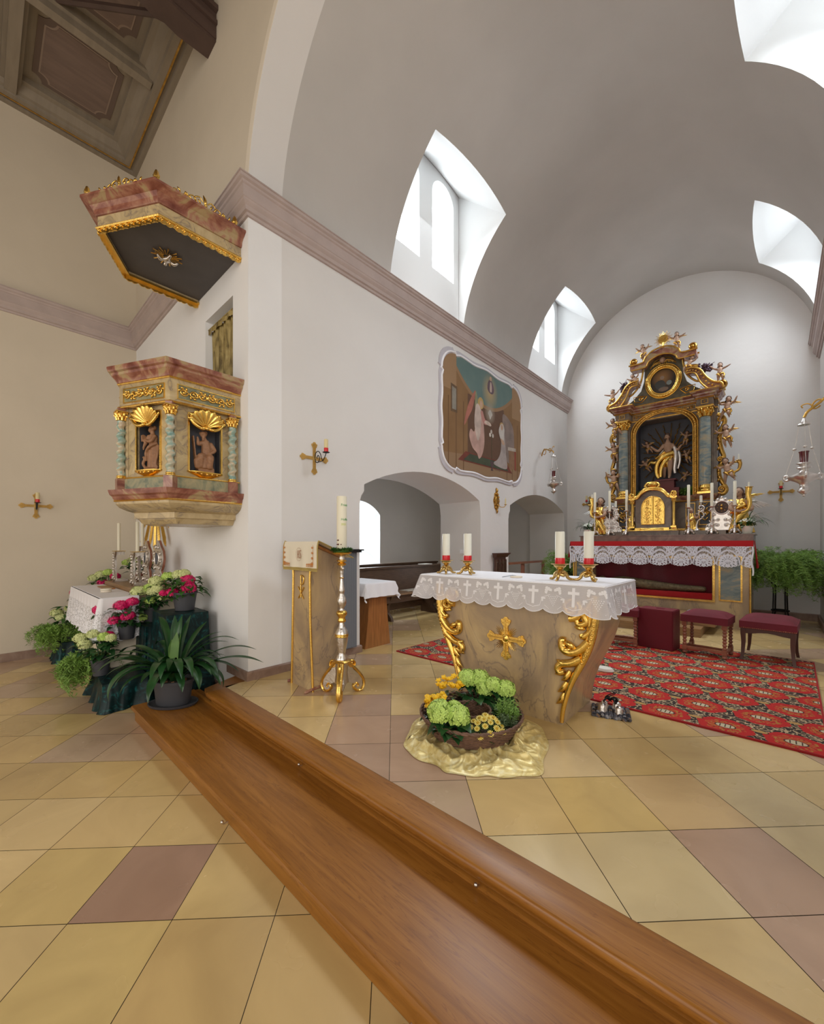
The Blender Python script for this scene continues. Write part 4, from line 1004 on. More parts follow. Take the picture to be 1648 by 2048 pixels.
# ---------------------------------------------------------------- wall crosses with candle
def wall_cross(label, loc, rz, sc=1.0):
    t = thing('wall_cross_sconce', label, 'sconce', loc, rz, 'gilded wall crosses with a candle bracket')
    Fc = Matrix(((1,0,0,0),(0,0,-1,0),(0,1,0,0),(0,0,0,1)))
    mb = MB(); splay_cross(mb, .172, .017, .010, Fc, 2.0, False)
    for k in range(4):
        a = k*PI/2
        for i in range(16):
            q = .03+i*.0085; wd = .015 if q < .11 else (.026 if q < .145 else .014); c, s_ = math.cos(a), math.sin(a)
            mb.tube([(c*q-s_*-wd, s_*q+c*-wd, .011), (c*q-s_*wd, s_*q+c*wd, .011)], .0022, 4, Fc)
    mb.build('cross', 'gilt_paint', t)
    mb = MB(); P = [(0,-.01,0),(0,-.03,.0),(.02,-.045,.045),(.01,-.09,.05),(.0,-.12,.01),(.0,-.11,-.035),(.0,-.07,-.05),(.0,-.045,-.02)]
    mb.tube(curve_pts([(0,-.015,0),(0,-.03,.05),(0,-.075,.065),(0,-.115,.03),(0,-.135,-.02),(0,-.165,-.04),(0,-.20,.0),(0,-.215,.025)], 5), .0045, 6)
    mb.tube(curve_pts([(0,-.02,-.005),(0,-.035,-.045),(0,-.075,-.05),(0,-.10,-.015),(0,-.08,.02),(0,-.055,.01),(0,-.055,-.01)], 5), .0045, 6)
    mb.tube([(0,-.075,-.05),(0,-.165,-.045)], .004, 6); mb.lathe([(.004,.022),(.03,.028),(.038,.033),(.036,.034),(.012,.031)], 20, (0,-.215,0)); mb.build('bracket', 'iron', t)
    c = red_band_candle(.021, .13, .042, 'wax_yellow'); c.location = Vector(loc)+Matrix.Rotation(rz,3,'Z') @ Vector((0,-.215,.034)); c.rotation_euler = (0,0,rz); return t, c
_, c = wall_cross('gilded cross sconce on the far left nave wall', (NX+.002, .556, 1.787), R(90)); c['label'] = 'short yellow candle on the sconce of the far left nave wall'
_, c = wall_cross('gilded cross sconce with scrolled black bracket on the chancel wall above the lectern', (XL+.002, 2.424, 2.176), R(90)); c['label'] = 'short yellow candle on the scrolled bracket above the lectern'
_, c = wall_cross('gilded cross sconce on the back wall right of the high altar', (.03, YE-.002, 2.165), 0); c['label'] = 'short yellow candle on the sconce right of the high altar'
_, c = wall_cross('gilded cross sconce on the back wall left of the high altar, partly hidden', (-3.12, YE-.002, 2.165), 0); c['label'] = 'short yellow candle on the half-hidden sconce left of the high altar'
# ---------------------------------------------------------------- stools, box, bells
def stool(label, cx, cy, w, d, h, rz, turned, wood):
    t = thing('stool', label, 'stool', (cx, cy, .0135), rz)
    s0 = h-.13
    mb = MB(); k = 14
    def up(u, v):
        x_ = (u-.5)*w; y_ = (v-.5)*d; e = 1-max(abs(2*u-1), abs(2*v-1))**8; return (x_, y_, s0+.075+.055*math.sqrt(max(0,(1-(2*u-1)**4)))*(1-.5*abs(2*v-1)**4)*1.0*e+.0)
    mb.grid(up, k, k)
    vs = []
    P = [(-w/2,-d/2),(w/2,-d/2),(w/2,d/2),(-w/2,d/2)]
    mb.sweep(P, [(0,s0),(.0,s0+.078),(-.03,s0+.078),(-.03,s0)], closed=True); mb.build('seat', 'velvet_red', t, 50)
    for sx in (-1,1):
        for sy in (-1,1):
            x_, y_ = sx*(w/2-.035), sy*(d/2-.035); mb = MB()
            if turned:
                mb.box(x_-.022,x_+.022,y_-.022,y_+.022,s0-.05,s0); pr = [(.02,s0-.05)]
                z_ = s0-.06
                while z_ > .11: pr += [(.013,z_),(.021,z_-.012),(.021,z_-.022),(.013,z_-.034)]; z_ -= .036
                pr += [(.012,.10)]; mb.lathe(pr[::-1], 12, (x_,y_,0)); mb.box(x_-.022,x_+.022,y_-.022,y_+.022,.045,.10); mb.lathe([(.012,0),(.024,.012),(.024,.03),(.014,.045)], 12, (x_,y_,0))
            else:
                mb.loft([[(x_+sx*e-q,y_+sy*e-q,z_),(x_+sx*e+q,y_+sy*e-q,z_),(x_+sx*e+q,y_+sy*e+q,z_),(x_+sx*e-q,y_+sy*e+q,z_)] for z_, q, e in ((0,.013,.018),(.08,.014,.006),(.2,.018,0),(s0-.05,.021,.004),(s0+.01,.021,.004))])
            mb.build('leg', wood, t)
    if turned:
        for sx in (-1,1):
            mb = MB(); mb.box(sx*(w/2-.035)-.012, sx*(w/2-.035)+.012, -d/2+.04, d/2-.04, .06, .085); mb.build('stretcher', wood, t)
        mb = MB(); mb.box(-w/2+.04, w/2-.04, -.012, .012, .06, .085); mb.build('stretcher', wood, t)
        mb = MB(); mb.box(-w/2+.04, w/2-.04, -d/2+.022, -d/2+.046, .06, .088); mb.build('stretcher', wood, t)
    else:
        for sy in (-1,1):
            mb = MB(); A_ = [( -w/2+.03, s0),(w/2-.03, s0)]+[((w/2-.05)*q, s0-.045+.012*math.cos(q*PI*1)) for q in (1,.66,.33,0,-.33,-.66,-1)]
            mb.add(plate([A_], .018), Matrix(((1,0,0,0),(0,0,1,sy*(d/2-.03)),(0,1,0,0),(0,0,0,1)))); mb.build('apron', wood, t)
        mb = MB()
        for i in range(30): mb.ball((-w/2+w*(i+.5)/30, -d/2-.001, s0+.008), .004, 6, 4)
        mb.build('nails', 'brass', t)
    return t
stool('stool with red seat and reddish twisted legs, mostly hidden behind the marbled altar', -1.47, 5.55, .40, .36, .50, R(8), True, 'stool_wood')
stool('stool with domed red seat and twisted reddish legs, just right of the red box', -.60, 5.66, .44, .36, .50, R(-6), True, 'stool_wood')
stool('wide dark brown stool with dark red velvet seat and tapered legs, rightmost of the seats', -.07, 5.90, .46, .56, .475, R(-4), False, 'stool_dark')
t = thing('speaker_box', 'dark red rectangular box standing on the carpet between two red stools', 'box', (-1.08, 5.64, .013), R(-7))
mb = MB(); mb.box(-.19,.19,-.13,.13,0,.47); bmesh.ops.bevel(mb.b, geom=mb.b.edges[:], offset=.008, segments=2, affect='EDGES'); mb.build('body', 'red_vinyl', t)
mb = MB(); mb.box(-.03,.06,.0,.03,.468,.474); mb.build('handle', 'velvet_red', t)
t = thing('amplifier', 'flat grey electronic device lying on the wooden footpace behind the red stool', 'device', (-.86, 7.2, .232), R(-5))
mb = MB(); mb.box(-.14,.14,-.08,.08,0,.05); mb.build('case', 'device_grey', t); mb = MB(); mb.tube([(.14,0,.02),(.2,-.05,.01),(.24,-.1,.0)], .006, 6); mb.build('cable', 'stool_wood', t)
mb = MB(); P = [(-1.30,5.3,.018),(-1.6,4.9,.018),(-1.8,4.75,.018),(-2.0,4.55,.018),(-2.2,4.3,.018)]; mb.tube(curve_pts(P, 6), .005, 6); o = mb.build('cable', 'iron', None); tag(o, 'thin black cable trailing over the carpet behind the altar', 'cable')
t = thing('floor_switch', 'small flat grey disc lying on the carpet beside the altar', 'device', (-1.28, 4.22, .013)); mb = MB(); mb.lathe([(.09,0),(.095,.01),(.08,.03),(.03,.034)], 20, mat=Matrix.Diagonal((1,.7,1,1))); mb.build('disc', 'paper', t)
t = thing('bell_mat', 'small plaited grey and brown mat under the altar bells on the stone floor', 'mat', (-.93, 3.22, 0), R(18))
rr = random.Random(5)
m, nt, b, x, y, z, tc = shader_xyz('felt_plait'); vo = nt.nodes.new('ShaderNodeTexVoronoi'); vo.inputs['Scale'].default_value = 36; nt.links.new(tc.outputs['Object'], vo.inputs[0]); rp_ = nt.nodes.new('ShaderNodeValToRGB'); nt.links.new(vo.outputs['Color'], rp_.inputs[0]); rp_.color_ramp.interpolation = 'CONSTANT'
rp_.color_ramp.elements[0].color = (.02,.02,.03,1); rp_.color_ramp.elements[1].position = .75; rp_.color_ramp.elements[1].color = (.28,.28,.30,1)
for p_, c_ in ((.35,(.09,.09,.11,1)),(.6,(.20,.12,.07,1))): e_ = rp_.color_ramp.elements.new(p_); e_.color = c_
nt.links.new(rp_.outputs[0], b.inputs['Base Color']); b.inputs['Roughness'].default_value = .9
mb = MB()
for i in range(9): mb.tube([(-.115+i*.029, -.115+j*.0065, .012+.003*math.sin(j*1.1+i*PI)) for j in range(34)], lambda q: .0155, 8)
mb.box(-.125,.125,-.105,.095,.001,.010); mb.build('felt_plait', 'felt_plait', t)
t = thing('altar_bells', 'cluster of silvery altar bells with foliage handle standing on the small plaited mat', 'bells', (-.93, 3.22, .022), R(18))
for x_, y_, s_ in ((-.055,-.03,1.0),(.055,-.035,.85),(.045,.045,.95),(-.04,.05,.8)):
    mb = MB(); mb.lathe([(.038*s_,0),(.036*s_,.008),(.031*s_,.03*s_),(.029*s_,.045*s_),(.018*s_,.056*s_),(.006,.06*s_),(.006,.075*s_)], 18, (x_,y_,0)); mb.build('bell', 'silver', t)
mb = MB()
for k in range(4): mb.tube(curve_pts([(math.cos(k*PI/2+.6)*.06,math.sin(k*PI/2+.6)*.06,.07),(math.cos(k*PI/2+.6)*.03,math.sin(k*PI/2+.6)*.03,.095),(0,0,.08)],4), .007, 6)
for k in range(22): leaf_blade(mb, (rr.uniform(-.05,.05), rr.uniform(-.04,.04), .075), (rr.uniform(-1,1), rr.uniform(-1,1), rr.uniform(.2,1)), .04, .010, .3, n=3)
mb.tube([(.035*math.cos(i/12*2*PI), .02*math.sin(i/12*2*PI), .115+.02*math.cos(i/12*2*PI)) for i in range(13)], .0035, 6); mb.build('handle', 'iron', t)
# ---------------------------------------------------------------- side room furniture
def pew(label, x, y0, y1):
    t = thing('pew', label, 'pew', (x, y0, 0), 0, 'pews in the side chapel'); L = y1-y0
    mb = MB(); mb.loft([[(-.03,y_,.40),(0,y_,.40),(-.045,y_,.84),(-.075,y_,.84)] for y_ in (0,L)]); mb.box(-.10,-.01,-.0,L,.84,.875); mb.build('backrest', 'pew_wood', t)
    mb = MB(); mb.box(.0,.38,0,L,.42,.45); mb.build('seat', 'pew_light', t)
    mb = MB(); mb.box(.30,.33,0,L,.30,.42); mb.box(.02,.05,0,L,.12,.24); mb.build('rail', 'pew_wood', t)
    for y_ in (.1, L*.36, L*.68, L-.1):
        mb = MB(); A_ = [(-.02,0),(.36,0),(.34,.06),(.26,.14),(.27,.25),(.36,.38),(.36,.42),(-.02,.42)]
        mb.add(plate([A_], .05), Matrix(((1,0,0,0),(0,0,1,y_),(0,1,0,0),(0,0,0,1)))); mb.build('support', 'pew_wood', t)
    return t
pew('dark wooden pew in the side chapel, nearer of the two', -5.0, 3.3, 6.9)
pew('dark wooden pew in the side chapel, standing behind the nearer one', -5.85, 3.3, 7.3)
o = MB(); o.box(-.08,.08,-.12,.12,0,.012); bk = o.build('booklet', 'paper', None, 40, (-5.06, 5.9, .876)); tag(bk, 'small pale booklet lying on top of the nearer pew back', 'book')
o = MB(); o.box(-.09,.09,-.3,.3,0,.01); bk = o.build('booklet', 'paper', None, 40, (-4.82, 5.35, .451)); tag(bk, 'pale paper sheet lying on the seat of the nearer pew', 'book')
t = thing('side_table', 'credence table with a tapered reddish wooden pedestal standing in the first arch', 'table', (-3.92, 3.38, 0))
mb = MB(); sec = [[(-.28,-a,z),(.25,-a,z),(.25,a,z),(-.28,a,z)] for z, a in ((0,.21),(.35,.165),(.76,.13))]; mb.loft(sec); mb.build('pedestal', 'table_wood', t, 20)
mb = MB(); mb.box(-.38,.29,-.24,.26,.76,.785); mb.build('tabletop', 'table_wood', t)
t = thing('table_cloth', 'white cloth with a sheer hem draped over the small table in the first arch', 'cloth', (-3.92, 3.38, .79))
def tc_(u, v):
    # unit square draped over the top: flat middle, hanging edges
    x_ = -.56+u*1.03; y_ = -.40+v*.84; X0, X1, Y0, Y1 = -.385,.295,-.245,.265
    cx = min(max(x_,X0),X1); cy = min(max(y_,Y0),Y1); dx, dy = x_-cx, y_-cy; h_ = math.hypot(dx,dy)
    k = .22 if h_ > 0 else 0; w_ = .012*math.sin(x_*40)*(1 if abs(dy) > 0 else 0)+.012*math.sin(y_*45)*(1 if abs(dx) > 0 else 0)
    return (cx+dx*k+(w_ if dx else 0)*h_*5, cy+dy*k+(w_ if dy else 0)*h_*5, .006-h_*.97)
mb = MB(); mb.grid(tc_, 60, 50); mb.build('cloth', 'linen', t, 80)
t = thing('mesh_cabinet', 'narrow grey perforated panel box with dark top fixed to the wall behind the candle stand', 'cabinet', (-3.63, 2.78, .095))
mb = MB(); mb.box(.002,.07,-.19,.17,0,1.08); mb.build('perforated_panel', 'mesh_grey', t)
mb = MB()
for i in range(24): mb.box(.070,.073,-.185+i*.0148,-.179+i*.0148,.01,1.07)
mb.build('ribs', 'device_grey', t)
mb = MB(); mb.box(.002,.12,-.22,.20,1.08,1.10); mb.prism([(.002,-.22),(.12,-.22),(.12,.24),(.002,.24)],1.10,1.115); mb.build('top', 'iron', t)
t = thing('light_switch', 'small white double wall switch in the side of the first arch', 'switch', (-4.0, 5.638, 1.14)); mb = MB(); mb.box(-.045,.045,-.012,0,-.045,.045); mb.build('plate', 'plaster_cool', t)
for s_ in (-1,1): mb = MB(); mb.box(-.018+s_*.02-.0,.018+s_*.02,-.016,-.011,-.03,.03); mb.build('rocker', 'linen', t)
t = thing('carved_chair_back', 'dark carved wooden chair with tall gothic back against the pier between the arches', 'chair', (-3.60, 6.18, 0), R(90))
mb = MB(); mb.add(plate([[(-.17,0),(.17,0),(.17,1.06),(-.17,1.06)]], .03), Matrix(((1,0,0,0),(0,0,1,-.02),(0,1,0,0),(0,0,0,1)))); mb.build('back', 'stool_dark', t)
mb = MB()
for i in range(4):
    x_ = -.165+i*.11; mb.tube([(x_,-.045,0),(x_,-.045,1.0)], .011, 6)
for i in range(3):
    mb.tube([(-.11+i*.11+.05*math.cos(a), -.045, .90+.06*math.sin(a)) for a in [PI*q/8 for q in range(9)]], .007, 6); mb.tube([(-.11+i*.11,-.045,.55),(-.11+i*.11,-.045,.95)], .006, 6)
mb.build('tracery', 'pew_wood', t)
mb = MB(); mb.sweep([(-.19,-.0),(-.19,-.06),(.19,-.06),(.19,0)], [(-.02,1.04),(.0,1.04),(.015,1.075),(.04,1.10),(.04,1.115),(-.05,1.115)]); mb.build('crest', 'stool_dark', t)
mb = MB(); mb.box(-.17,.17,-.25,-.03,.42,.46); mb.build('seat', 'stool_dark', t)
for s_ in (-1,1): mb = MB(); mb.box(s_*.15-.02,s_*.15+.02,-.24,-.20,0,.42); mb.build('leg', 'stool_dark', t)
t = thing('rail_bench', 'low reddish brown wooden bench end seen through the second arch behind the fern', 'bench', (-3.98, 7.4, 0)); mb = MB(); mb.box(-.06,.06,-.7,1.5,.86,.90); mb.build('top', 'stool_wood', t)
for y_ in (-.65,.4,1.4): mb = MB(); mb.box(-.03,.03,y_-.03,y_+.03,0,.86); mb.build('leg', 'stool_wood', t)
# ---------------------------------------------------------------- pulpit, built on half a hexagon against the wall
PX = -4.32
BODY = [(PX-.53,YF-.002),(PX-.53,1.11),(PX,.865),(PX+.53,1.11),(PX+.53,YF-.002)]
def hexp(o):       # outline moved outwards by o
    P = [Vector(p) for p in BODY]; out = []
    for i in range(5):
        a = (P[i]-P[i-1]) if i else (P[1]-P[0]); b = (P[i+1]-P[i]) if i < 4 else (P[4]-P[3]); a.normalize(); b.normalize()
        na = Vector((a.y,-a.x)); nb = Vector((b.y,-b.x)); m_ = na+nb; m_ = m_/m_.dot(na); out.append((P[i].x+m_.x*o, P[i].y+m_.y*o))
    return out
t = thing('pulpit', 'marbled hexagonal pulpit with twisted columns and gilded shell niches, fixed to the corner wall', 'pulpit', (PX, YF, 1.45))
O = Matrix.Translation((-PX, -YF, -1.45))
def ring(name, mat, prof, sm=30, par=None):
    mb = MB(); mb.sweep(BODY, prof, mat=O); return mb.build(name, mat, par or t, sm)
mb = MB(); mb.prism(hexp(-.10)[::-1], 1.50, 1.74, O); mb.build('inner_floor', 'marble_cream', t)
ring('rim_cornice', 'marble_red', [(-.12,2.69),(.012,2.69),(.02,2.705),(.03,2.72),(.055,2.745),(.06,2.765),(.078,2.775),(.085,2.80),(.085,2.815),(-.12,2.815)], 25)
ring('gilt_line', 'gilt', [(-.02,2.678),(.014,2.678),(.018,2.684),(.014,2.692),(-.02,2.692)])
ring('frieze', 'marble_cream', [(-.10,2.485),(.0,2.485),(.0,2.68),(-.10,2.68)])
ring('gilt_line', 'gilt', [(-.02,2.472),(.012,2.472),(.016,2.479),(.010,2.487),(-.02,2.487)])
ring('plinth_band', 'marble_green', [(-.10,1.745),(-.012,1.745),(-.012,1.85),(-.10,1.85)])
ring('gilt_line', 'gilt', [(-.05,1.847),(-.006,1.847),(-.003,1.853),(-.006,1.859),(-.05,1.859)])
ring('base_cornice', 'marble_red', [(-.12,1.655),(.035,1.655),(.045,1.67),(.05,1.685),(.066,1.70),(.074,1.725),(.078,1.742),(.03,1.748),(-.12,1.748)], 25)
ring('gilt_line', 'gilt', [(-.02,1.642),(.036,1.642),(.041,1.649),(.036,1.657),(-.02,1.657)])
mb = MB(); mb.loft([[(x, y, z) for x, y in hexp(o)] for o, z in ((.030,1.645),(.026,1.62),(.0,1.59),(-.05,1.565),(-.115,1.545),(-.125,1.53),(-.125,1.52))], O); mb.build('cove', 'marble_cream', t, 25)
mb = MB(); mb.sweep(BODY, [(-.15,1.508),(-.122,1.508),(-.118,1.514),(-.122,1.521),(-.15,1.521)], mat=O); mb.build('gilt_line', 'gilt', t)
mb = MB(); mb.loft([[(x, y, z) for x, y in hexp(o)] for o, z in ((-.128,1.51),(-.13,1.49),(-.15,1.465),(-.165,1.45))], O); mb.build('foot', 'marble_cream', t, 25)
FACES = [(BODY[1],BODY[2]),(BODY[2],BODY[3]),(BODY[3],BODY[4]),(BODY[0],BODY[1])]
def evangelist(seated):
    b = MB()
    if not seated:      # standing, turned to the left, reading a tablet, cloak falling to the ground
        robe(b, [(.12,.10,.02),(.115,.095,.2),(.10,.085,.42),(.085,.07,.58),(.10,.07,.70),(.085,.06,.78)], (0.02,0,0), 7, .16, 40)
        limb(b, [(.02,0,.70),(.01,-.01,.84)], [.06,.04]); face_bits(b, (-.005,-.015,.90), .062, (-1,-.4,-.1))
        for i in range(9): b.ball((.02+.035*math.cos(i*.9), .0+.03*math.sin(i*.9), .93+.02*math.sin(i*2)), .035, 6, 5)
        limb(b, [(.08,-.03,.74),(.05,-.10,.62),(-.08,-.10,.66)], [.045,.04,.025]); limb(b, [(-.04,-.04,.74),(-.10,-.07,.60),(-.15,-.07,.50)], [.045,.036,.022]); hand_bits(b, (-.08,-.10,.66), (-1,0,.3), .06); hand_bits(b, (-.15,-.07,.5), (-.2,0,-1), .06)
        b.add(plate([[(-.05,-.08),(.05,-.08),(.05,.06),(.0,.09),(-.05,.06)]], .02), Matrix.Translation((-.125,-.09,.70)) @ Matrix.Rotation(R(70),4,'Z') @ Matrix.Rotation(R(80),4,'X'))
        b.tube(curve_pts([(.12,.0,.60),(.03,-.11,.50),(-.08,-.08,.38),(-.06,-.10,.2)],5), [.035]*6+[.03]*6+[.02]*4, 7); b.tube(curve_pts([(.13,.02,.55),(.15,-.03,.35),(.12,-.04,.15),(.15,-.02,.05)],5), .03, 7)
        b.lathe([(.17,0),(.16,.03),(.12,.055)], 18); b.tube(curve_pts([(-.12,-.05,.05),(-.14,-.09,.15),(-.11,-.08,.25),(-.15,-.07,.30)],4), .03, 7)
    else:               # seated, leaning on a tall board, an animal at the knees
        b.box(-.13,.16,-.12,.10,0,.10); b.box(.0,.15,-.04,.10,.1,.36)
        limb(b, [(.05,0,.36),(.04,-.02,.52),(.02,-.03,.68)], [.10,.095,.075]); limb(b, [(.02,-.03,.70),(-.02,-.05,.78)], [.05,.04]); face_bits(b, (-.03,-.06,.85), .066, (-.5,-1,-.3))
        for i in range(9): b.ball((-.02+.045*math.cos(i*.8), -.03+.03*math.sin(i*.8), .89+.02*math.sin(i)), .035, 6, 5)
        for i in range(4): b.ball((-.04,-.10+.005*i,.80-.025*i), .028, 6, 5)
        limb(b, [(.0,-.02,.36),(-.10,-.13,.34),(-.09,-.12,.14)], [.075,.065,.045]); limb(b, [(.09,-.02,.36),(.07,-.16,.33),(.07,-.13,.12)], [.075,.068,.05])
        robe(b, [(.15,.10,.09),(.14,.10,.2),(.12,.09,.33)], (-.0,-.06,0), 7, .16, 40)
        limb(b, [(.12,-.02,.66),(.17,-.08,.52),(.06,-.14,.42)], [.05,.042,.025]); hand_bits(b, (.06,-.14,.42), (-1,0,-.2), .06); limb(b, [(-.05,-.02,.67),(-.12,-.06,.62),(-.13,-.07,.74)], [.048,.036,.022]); hand_bits(b, (-.13,-.07,.74), (-.2,0,1), .06)
        b.box(-.155,-.135,-.10,.02,.30,.80, Matrix.Rotation(R(-5),4,'Y')); limb(b, [(-.14,-.10,.12),(-.15,-.12,.24),(-.10,-.15,.30)], [.06,.07,.05])
    return remesh(b, .009, 1)
stat = {False: evangelist(False), True: evangelist(True)}
for fi, (p, q) in enumerate(FACES):
    L = math.hypot(q[0]-p[0], q[1]-p[1])
    if fi == 2: L -= 0
    Fm = O @ frame(p, q, 0, -.045)
    nx0, nx1, nz0, nz1 = L/2-.135, L/2+.135, 1.915, 2.42
    mb = MB(); mb.add(plate([[(0,1.85),(L,1.85),(L,2.48),(0,2.48)],[(nx0,nz0),(nx1,nz0),(nx1,nz1),(nx0,nz1)]], .02), Fm @ Matrix.Translation((0,0,-.01)))
    mb.build('panel', 'marble_cream', t)
    mb = MB(); vs = [mb.b.verts.new(c) for c in ((nx0-.001,nz0,0),(nx1+.001,nz0,0),(nx1+.001,nz1,0),(nx0-.001,nz1,0),(nx0,nz0,-.13),(nx1,nz0,-.13),(nx1,nz1,-.13),(nx0,nz1,-.13))]
    for f in ((4,5,6,7),(0,1,5,4),(1,2,6,5),(2,3,7,6),(3,0,4,7)): mb.b.faces.new([vs[i] for i in f])
    bmesh.ops.transform(mb.b, matrix=Fm, verts=vs); ni = mb.build('niche', 'niche_grey', t, 20)
    mb = MB(); frame_rect(mb, nx0-.012, nx1+.012, nz0-.012, nz1+.012, .014, .012, Fm); mb.build('niche_frame', 'gilt', t)
    # carved frieze panel
    Ff = O @ frame(p, q, 0, .0)
    mb = MB(); mb.add(plate([[(.06,2.515),(L-.06,2.515),(L-.06,2.635),(.06,2.635)]], .004), Ff @ Matrix.Translation((0,0,.001))); fp = mb.build('frieze_field', 'marble_green', t)
    mb = MB(); frame_rect(mb, .055, L-.055, 2.51, 2.64, .008, .010, Ff); mb.build('frieze_frame', 'gilt', t)
    mb = MB(); rinceau(mb, .07, L-.07, 2.575, .11, Ff, 3, .0075, .010); mb.build('frieze_carving', 'gilt', t)
    # shell canopy over the niche
    mb = MB(); xc = L/2
    def shell(u, v):
        a = PI*(.02+.96*u); lobe = abs(math.sin(u*PI*9)); r_ = v**.85
        rb = .93+.07*lobe*v; ww = .168*rb*r_; hh = .125*rb*r_
        return (xc+ww*math.cos(a), 2.345+hh*math.sin(a)-.025*(1-v), .012+.050*math.sin(PI*.5*v)+.012*lobe*v-.02*(1-math.sin(a))*v)
    mb.grid(shell, 88, 8, Fm); 
    for k in (-1,1):
        mb.tube(curve_pts([(xc,2.315,.03),(xc+k*.05,2.30,.045),(xc+k*.10,2.32,.05),(xc+k*.14,2.365,.045),(xc+k*.155,2.40,.035)],4), lambda q: .018*(1-.5*q), 7, Fm); mb.ball((xc+k*.05,2.30,.05), .014, 8, 6, Fm)
    mb.ball((xc,2.305,.05), .018, 10, 8, Fm)
    o = mb.build('shell', 'gilt', t, 60); sm_ = o.modifiers.new('s','SOLIDIFY'); sm_.thickness = .006
    # bracket shelf below
    mb = MB(); secs = []
    for (w_, d_, z_) in ((.02,.01,1.858),(.06,.025,1.868),(.11,.04,1.888),(.145,.05,1.903),(.155,.055,1.910),(.155,.055,1.916)):
        secs.append([(xc+w_*math.cos(a), z_, d_*math.sin(a)) for a in [PI*i/12 for i in range(13)]])
    mb.loft(secs, Fm)
    for i in range(5): mb.ball((xc+(i-2)*.045, 1.893+abs(i-2)*.004, .045-abs(i-2)*.008), .011, 8, 6, Fm)
    mb.build('niche_shelf', 'gilt', t)
    me = stat[fi in (1+1, 3)]
    if fi < 3:
        s_ = link('figure', me, 'carved_wood', t); h_ = .405
        wp = Fm @ Vector((xc, 1.917, -.035)); s_.location = wp; ang = math.atan2(q[1]-p[1], q[0]-p[0]); s_.rotation_euler = (0,0,ang); s_.scale = (h_*1.15,h_*1.0,h_)
# corner columns
for i, (x, y) in enumerate([hexp(-.008)[1], hexp(-.012)[2], hexp(-.008)[3], (hexp(-.008)[4][0], 1.635)]):
    c = (x, y, 0)
    mb = MB(); w_ = .038; a = [R(45), R(0), R(45), 0][i]
    mb.box(-w_,w_,-w_,w_,1.748,1.848, O @ Matrix.Translation((x,y,0)) @ Matrix.Rotation(a,4,'Z')); col_ = mb.build('column_pedestal', 'marble_red', t)
    mb = MB(); twisted(mb, (x,y,1.875), .040, .49, 6.5, .20, 12, 90); bmesh.ops.transform(mb.b, matrix=O, verts=mb.b.verts[:]); sh = mb.build('twisted_column', 'twist_marble', t, 80)
    mb = MB(); mb.lathe([(.036,1.848),(.040,1.855),(.034,1.864),(.038,1.87),(.034,1.878)], 18, c, O); mb.build('gilt_base', 'gilt', sh); mb = MB(); capital(mb, (x,y,2.362), .033, .085, O); mb.build('gilt_capital', 'gilt', sh)
    mb = MB(); mb.box(-.028,.028,-.028,.028,2.447,2.475, O @ Matrix.Translation((x,y,0)) @ Matrix.Rotation(a,4,'Z')); mb.build('block', 'marble_red', t)
# ---------------------------------------------------------------- sounding board above
t = thing('pulpit_canopy', 'hexagonal marbled sounding board with gilded cresting and dove, hanging above the pulpit', 'canopy', (PX, YF, 3.95))
O = Matrix.Translation((-PX, -YF, -3.95))
CB = [(PX-.55,YF-.002),(PX-.55,1.02),(PX,.705),(PX+.55,1.02),(PX+.55,YF-.002)]
def cring(name, mat, prof, sm=25):
    mb = MB(); mb.sweep(CB, prof, mat=O); return mb.build(name, mat, t, sm)
cring('fascia', 'marble_cream', [(-.04,3.99),(-.005,3.99),(-.005,4.085),(.012,4.09),(-.04,4.10)])
cring('cornice', 'marble_red', [(-.04,4.085),(.008,4.085),(.018,4.10),(.022,4.125),(.045,4.15),(.065,4.158),(.085,4.175),(.10,4.18),(.10,4.20),(-.04,4.20)])
cring('gilt_line', 'gilt', [(-.05,3.975),(.006,3.975),(.012,3.985),(.004,3.996),(-.05,3.996)])
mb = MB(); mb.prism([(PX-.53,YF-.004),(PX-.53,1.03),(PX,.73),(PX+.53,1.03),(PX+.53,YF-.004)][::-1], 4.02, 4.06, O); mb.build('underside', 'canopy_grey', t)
mb = MB(); mb.prism([(PX-.53,YF-.004),(PX-.53,1.03),(PX,.73),(PX+.53,1.03),(PX+.53,YF-.004)][::-1], 4.17, 4.19, O); mb.build('top_board', 'marble_brown', t)
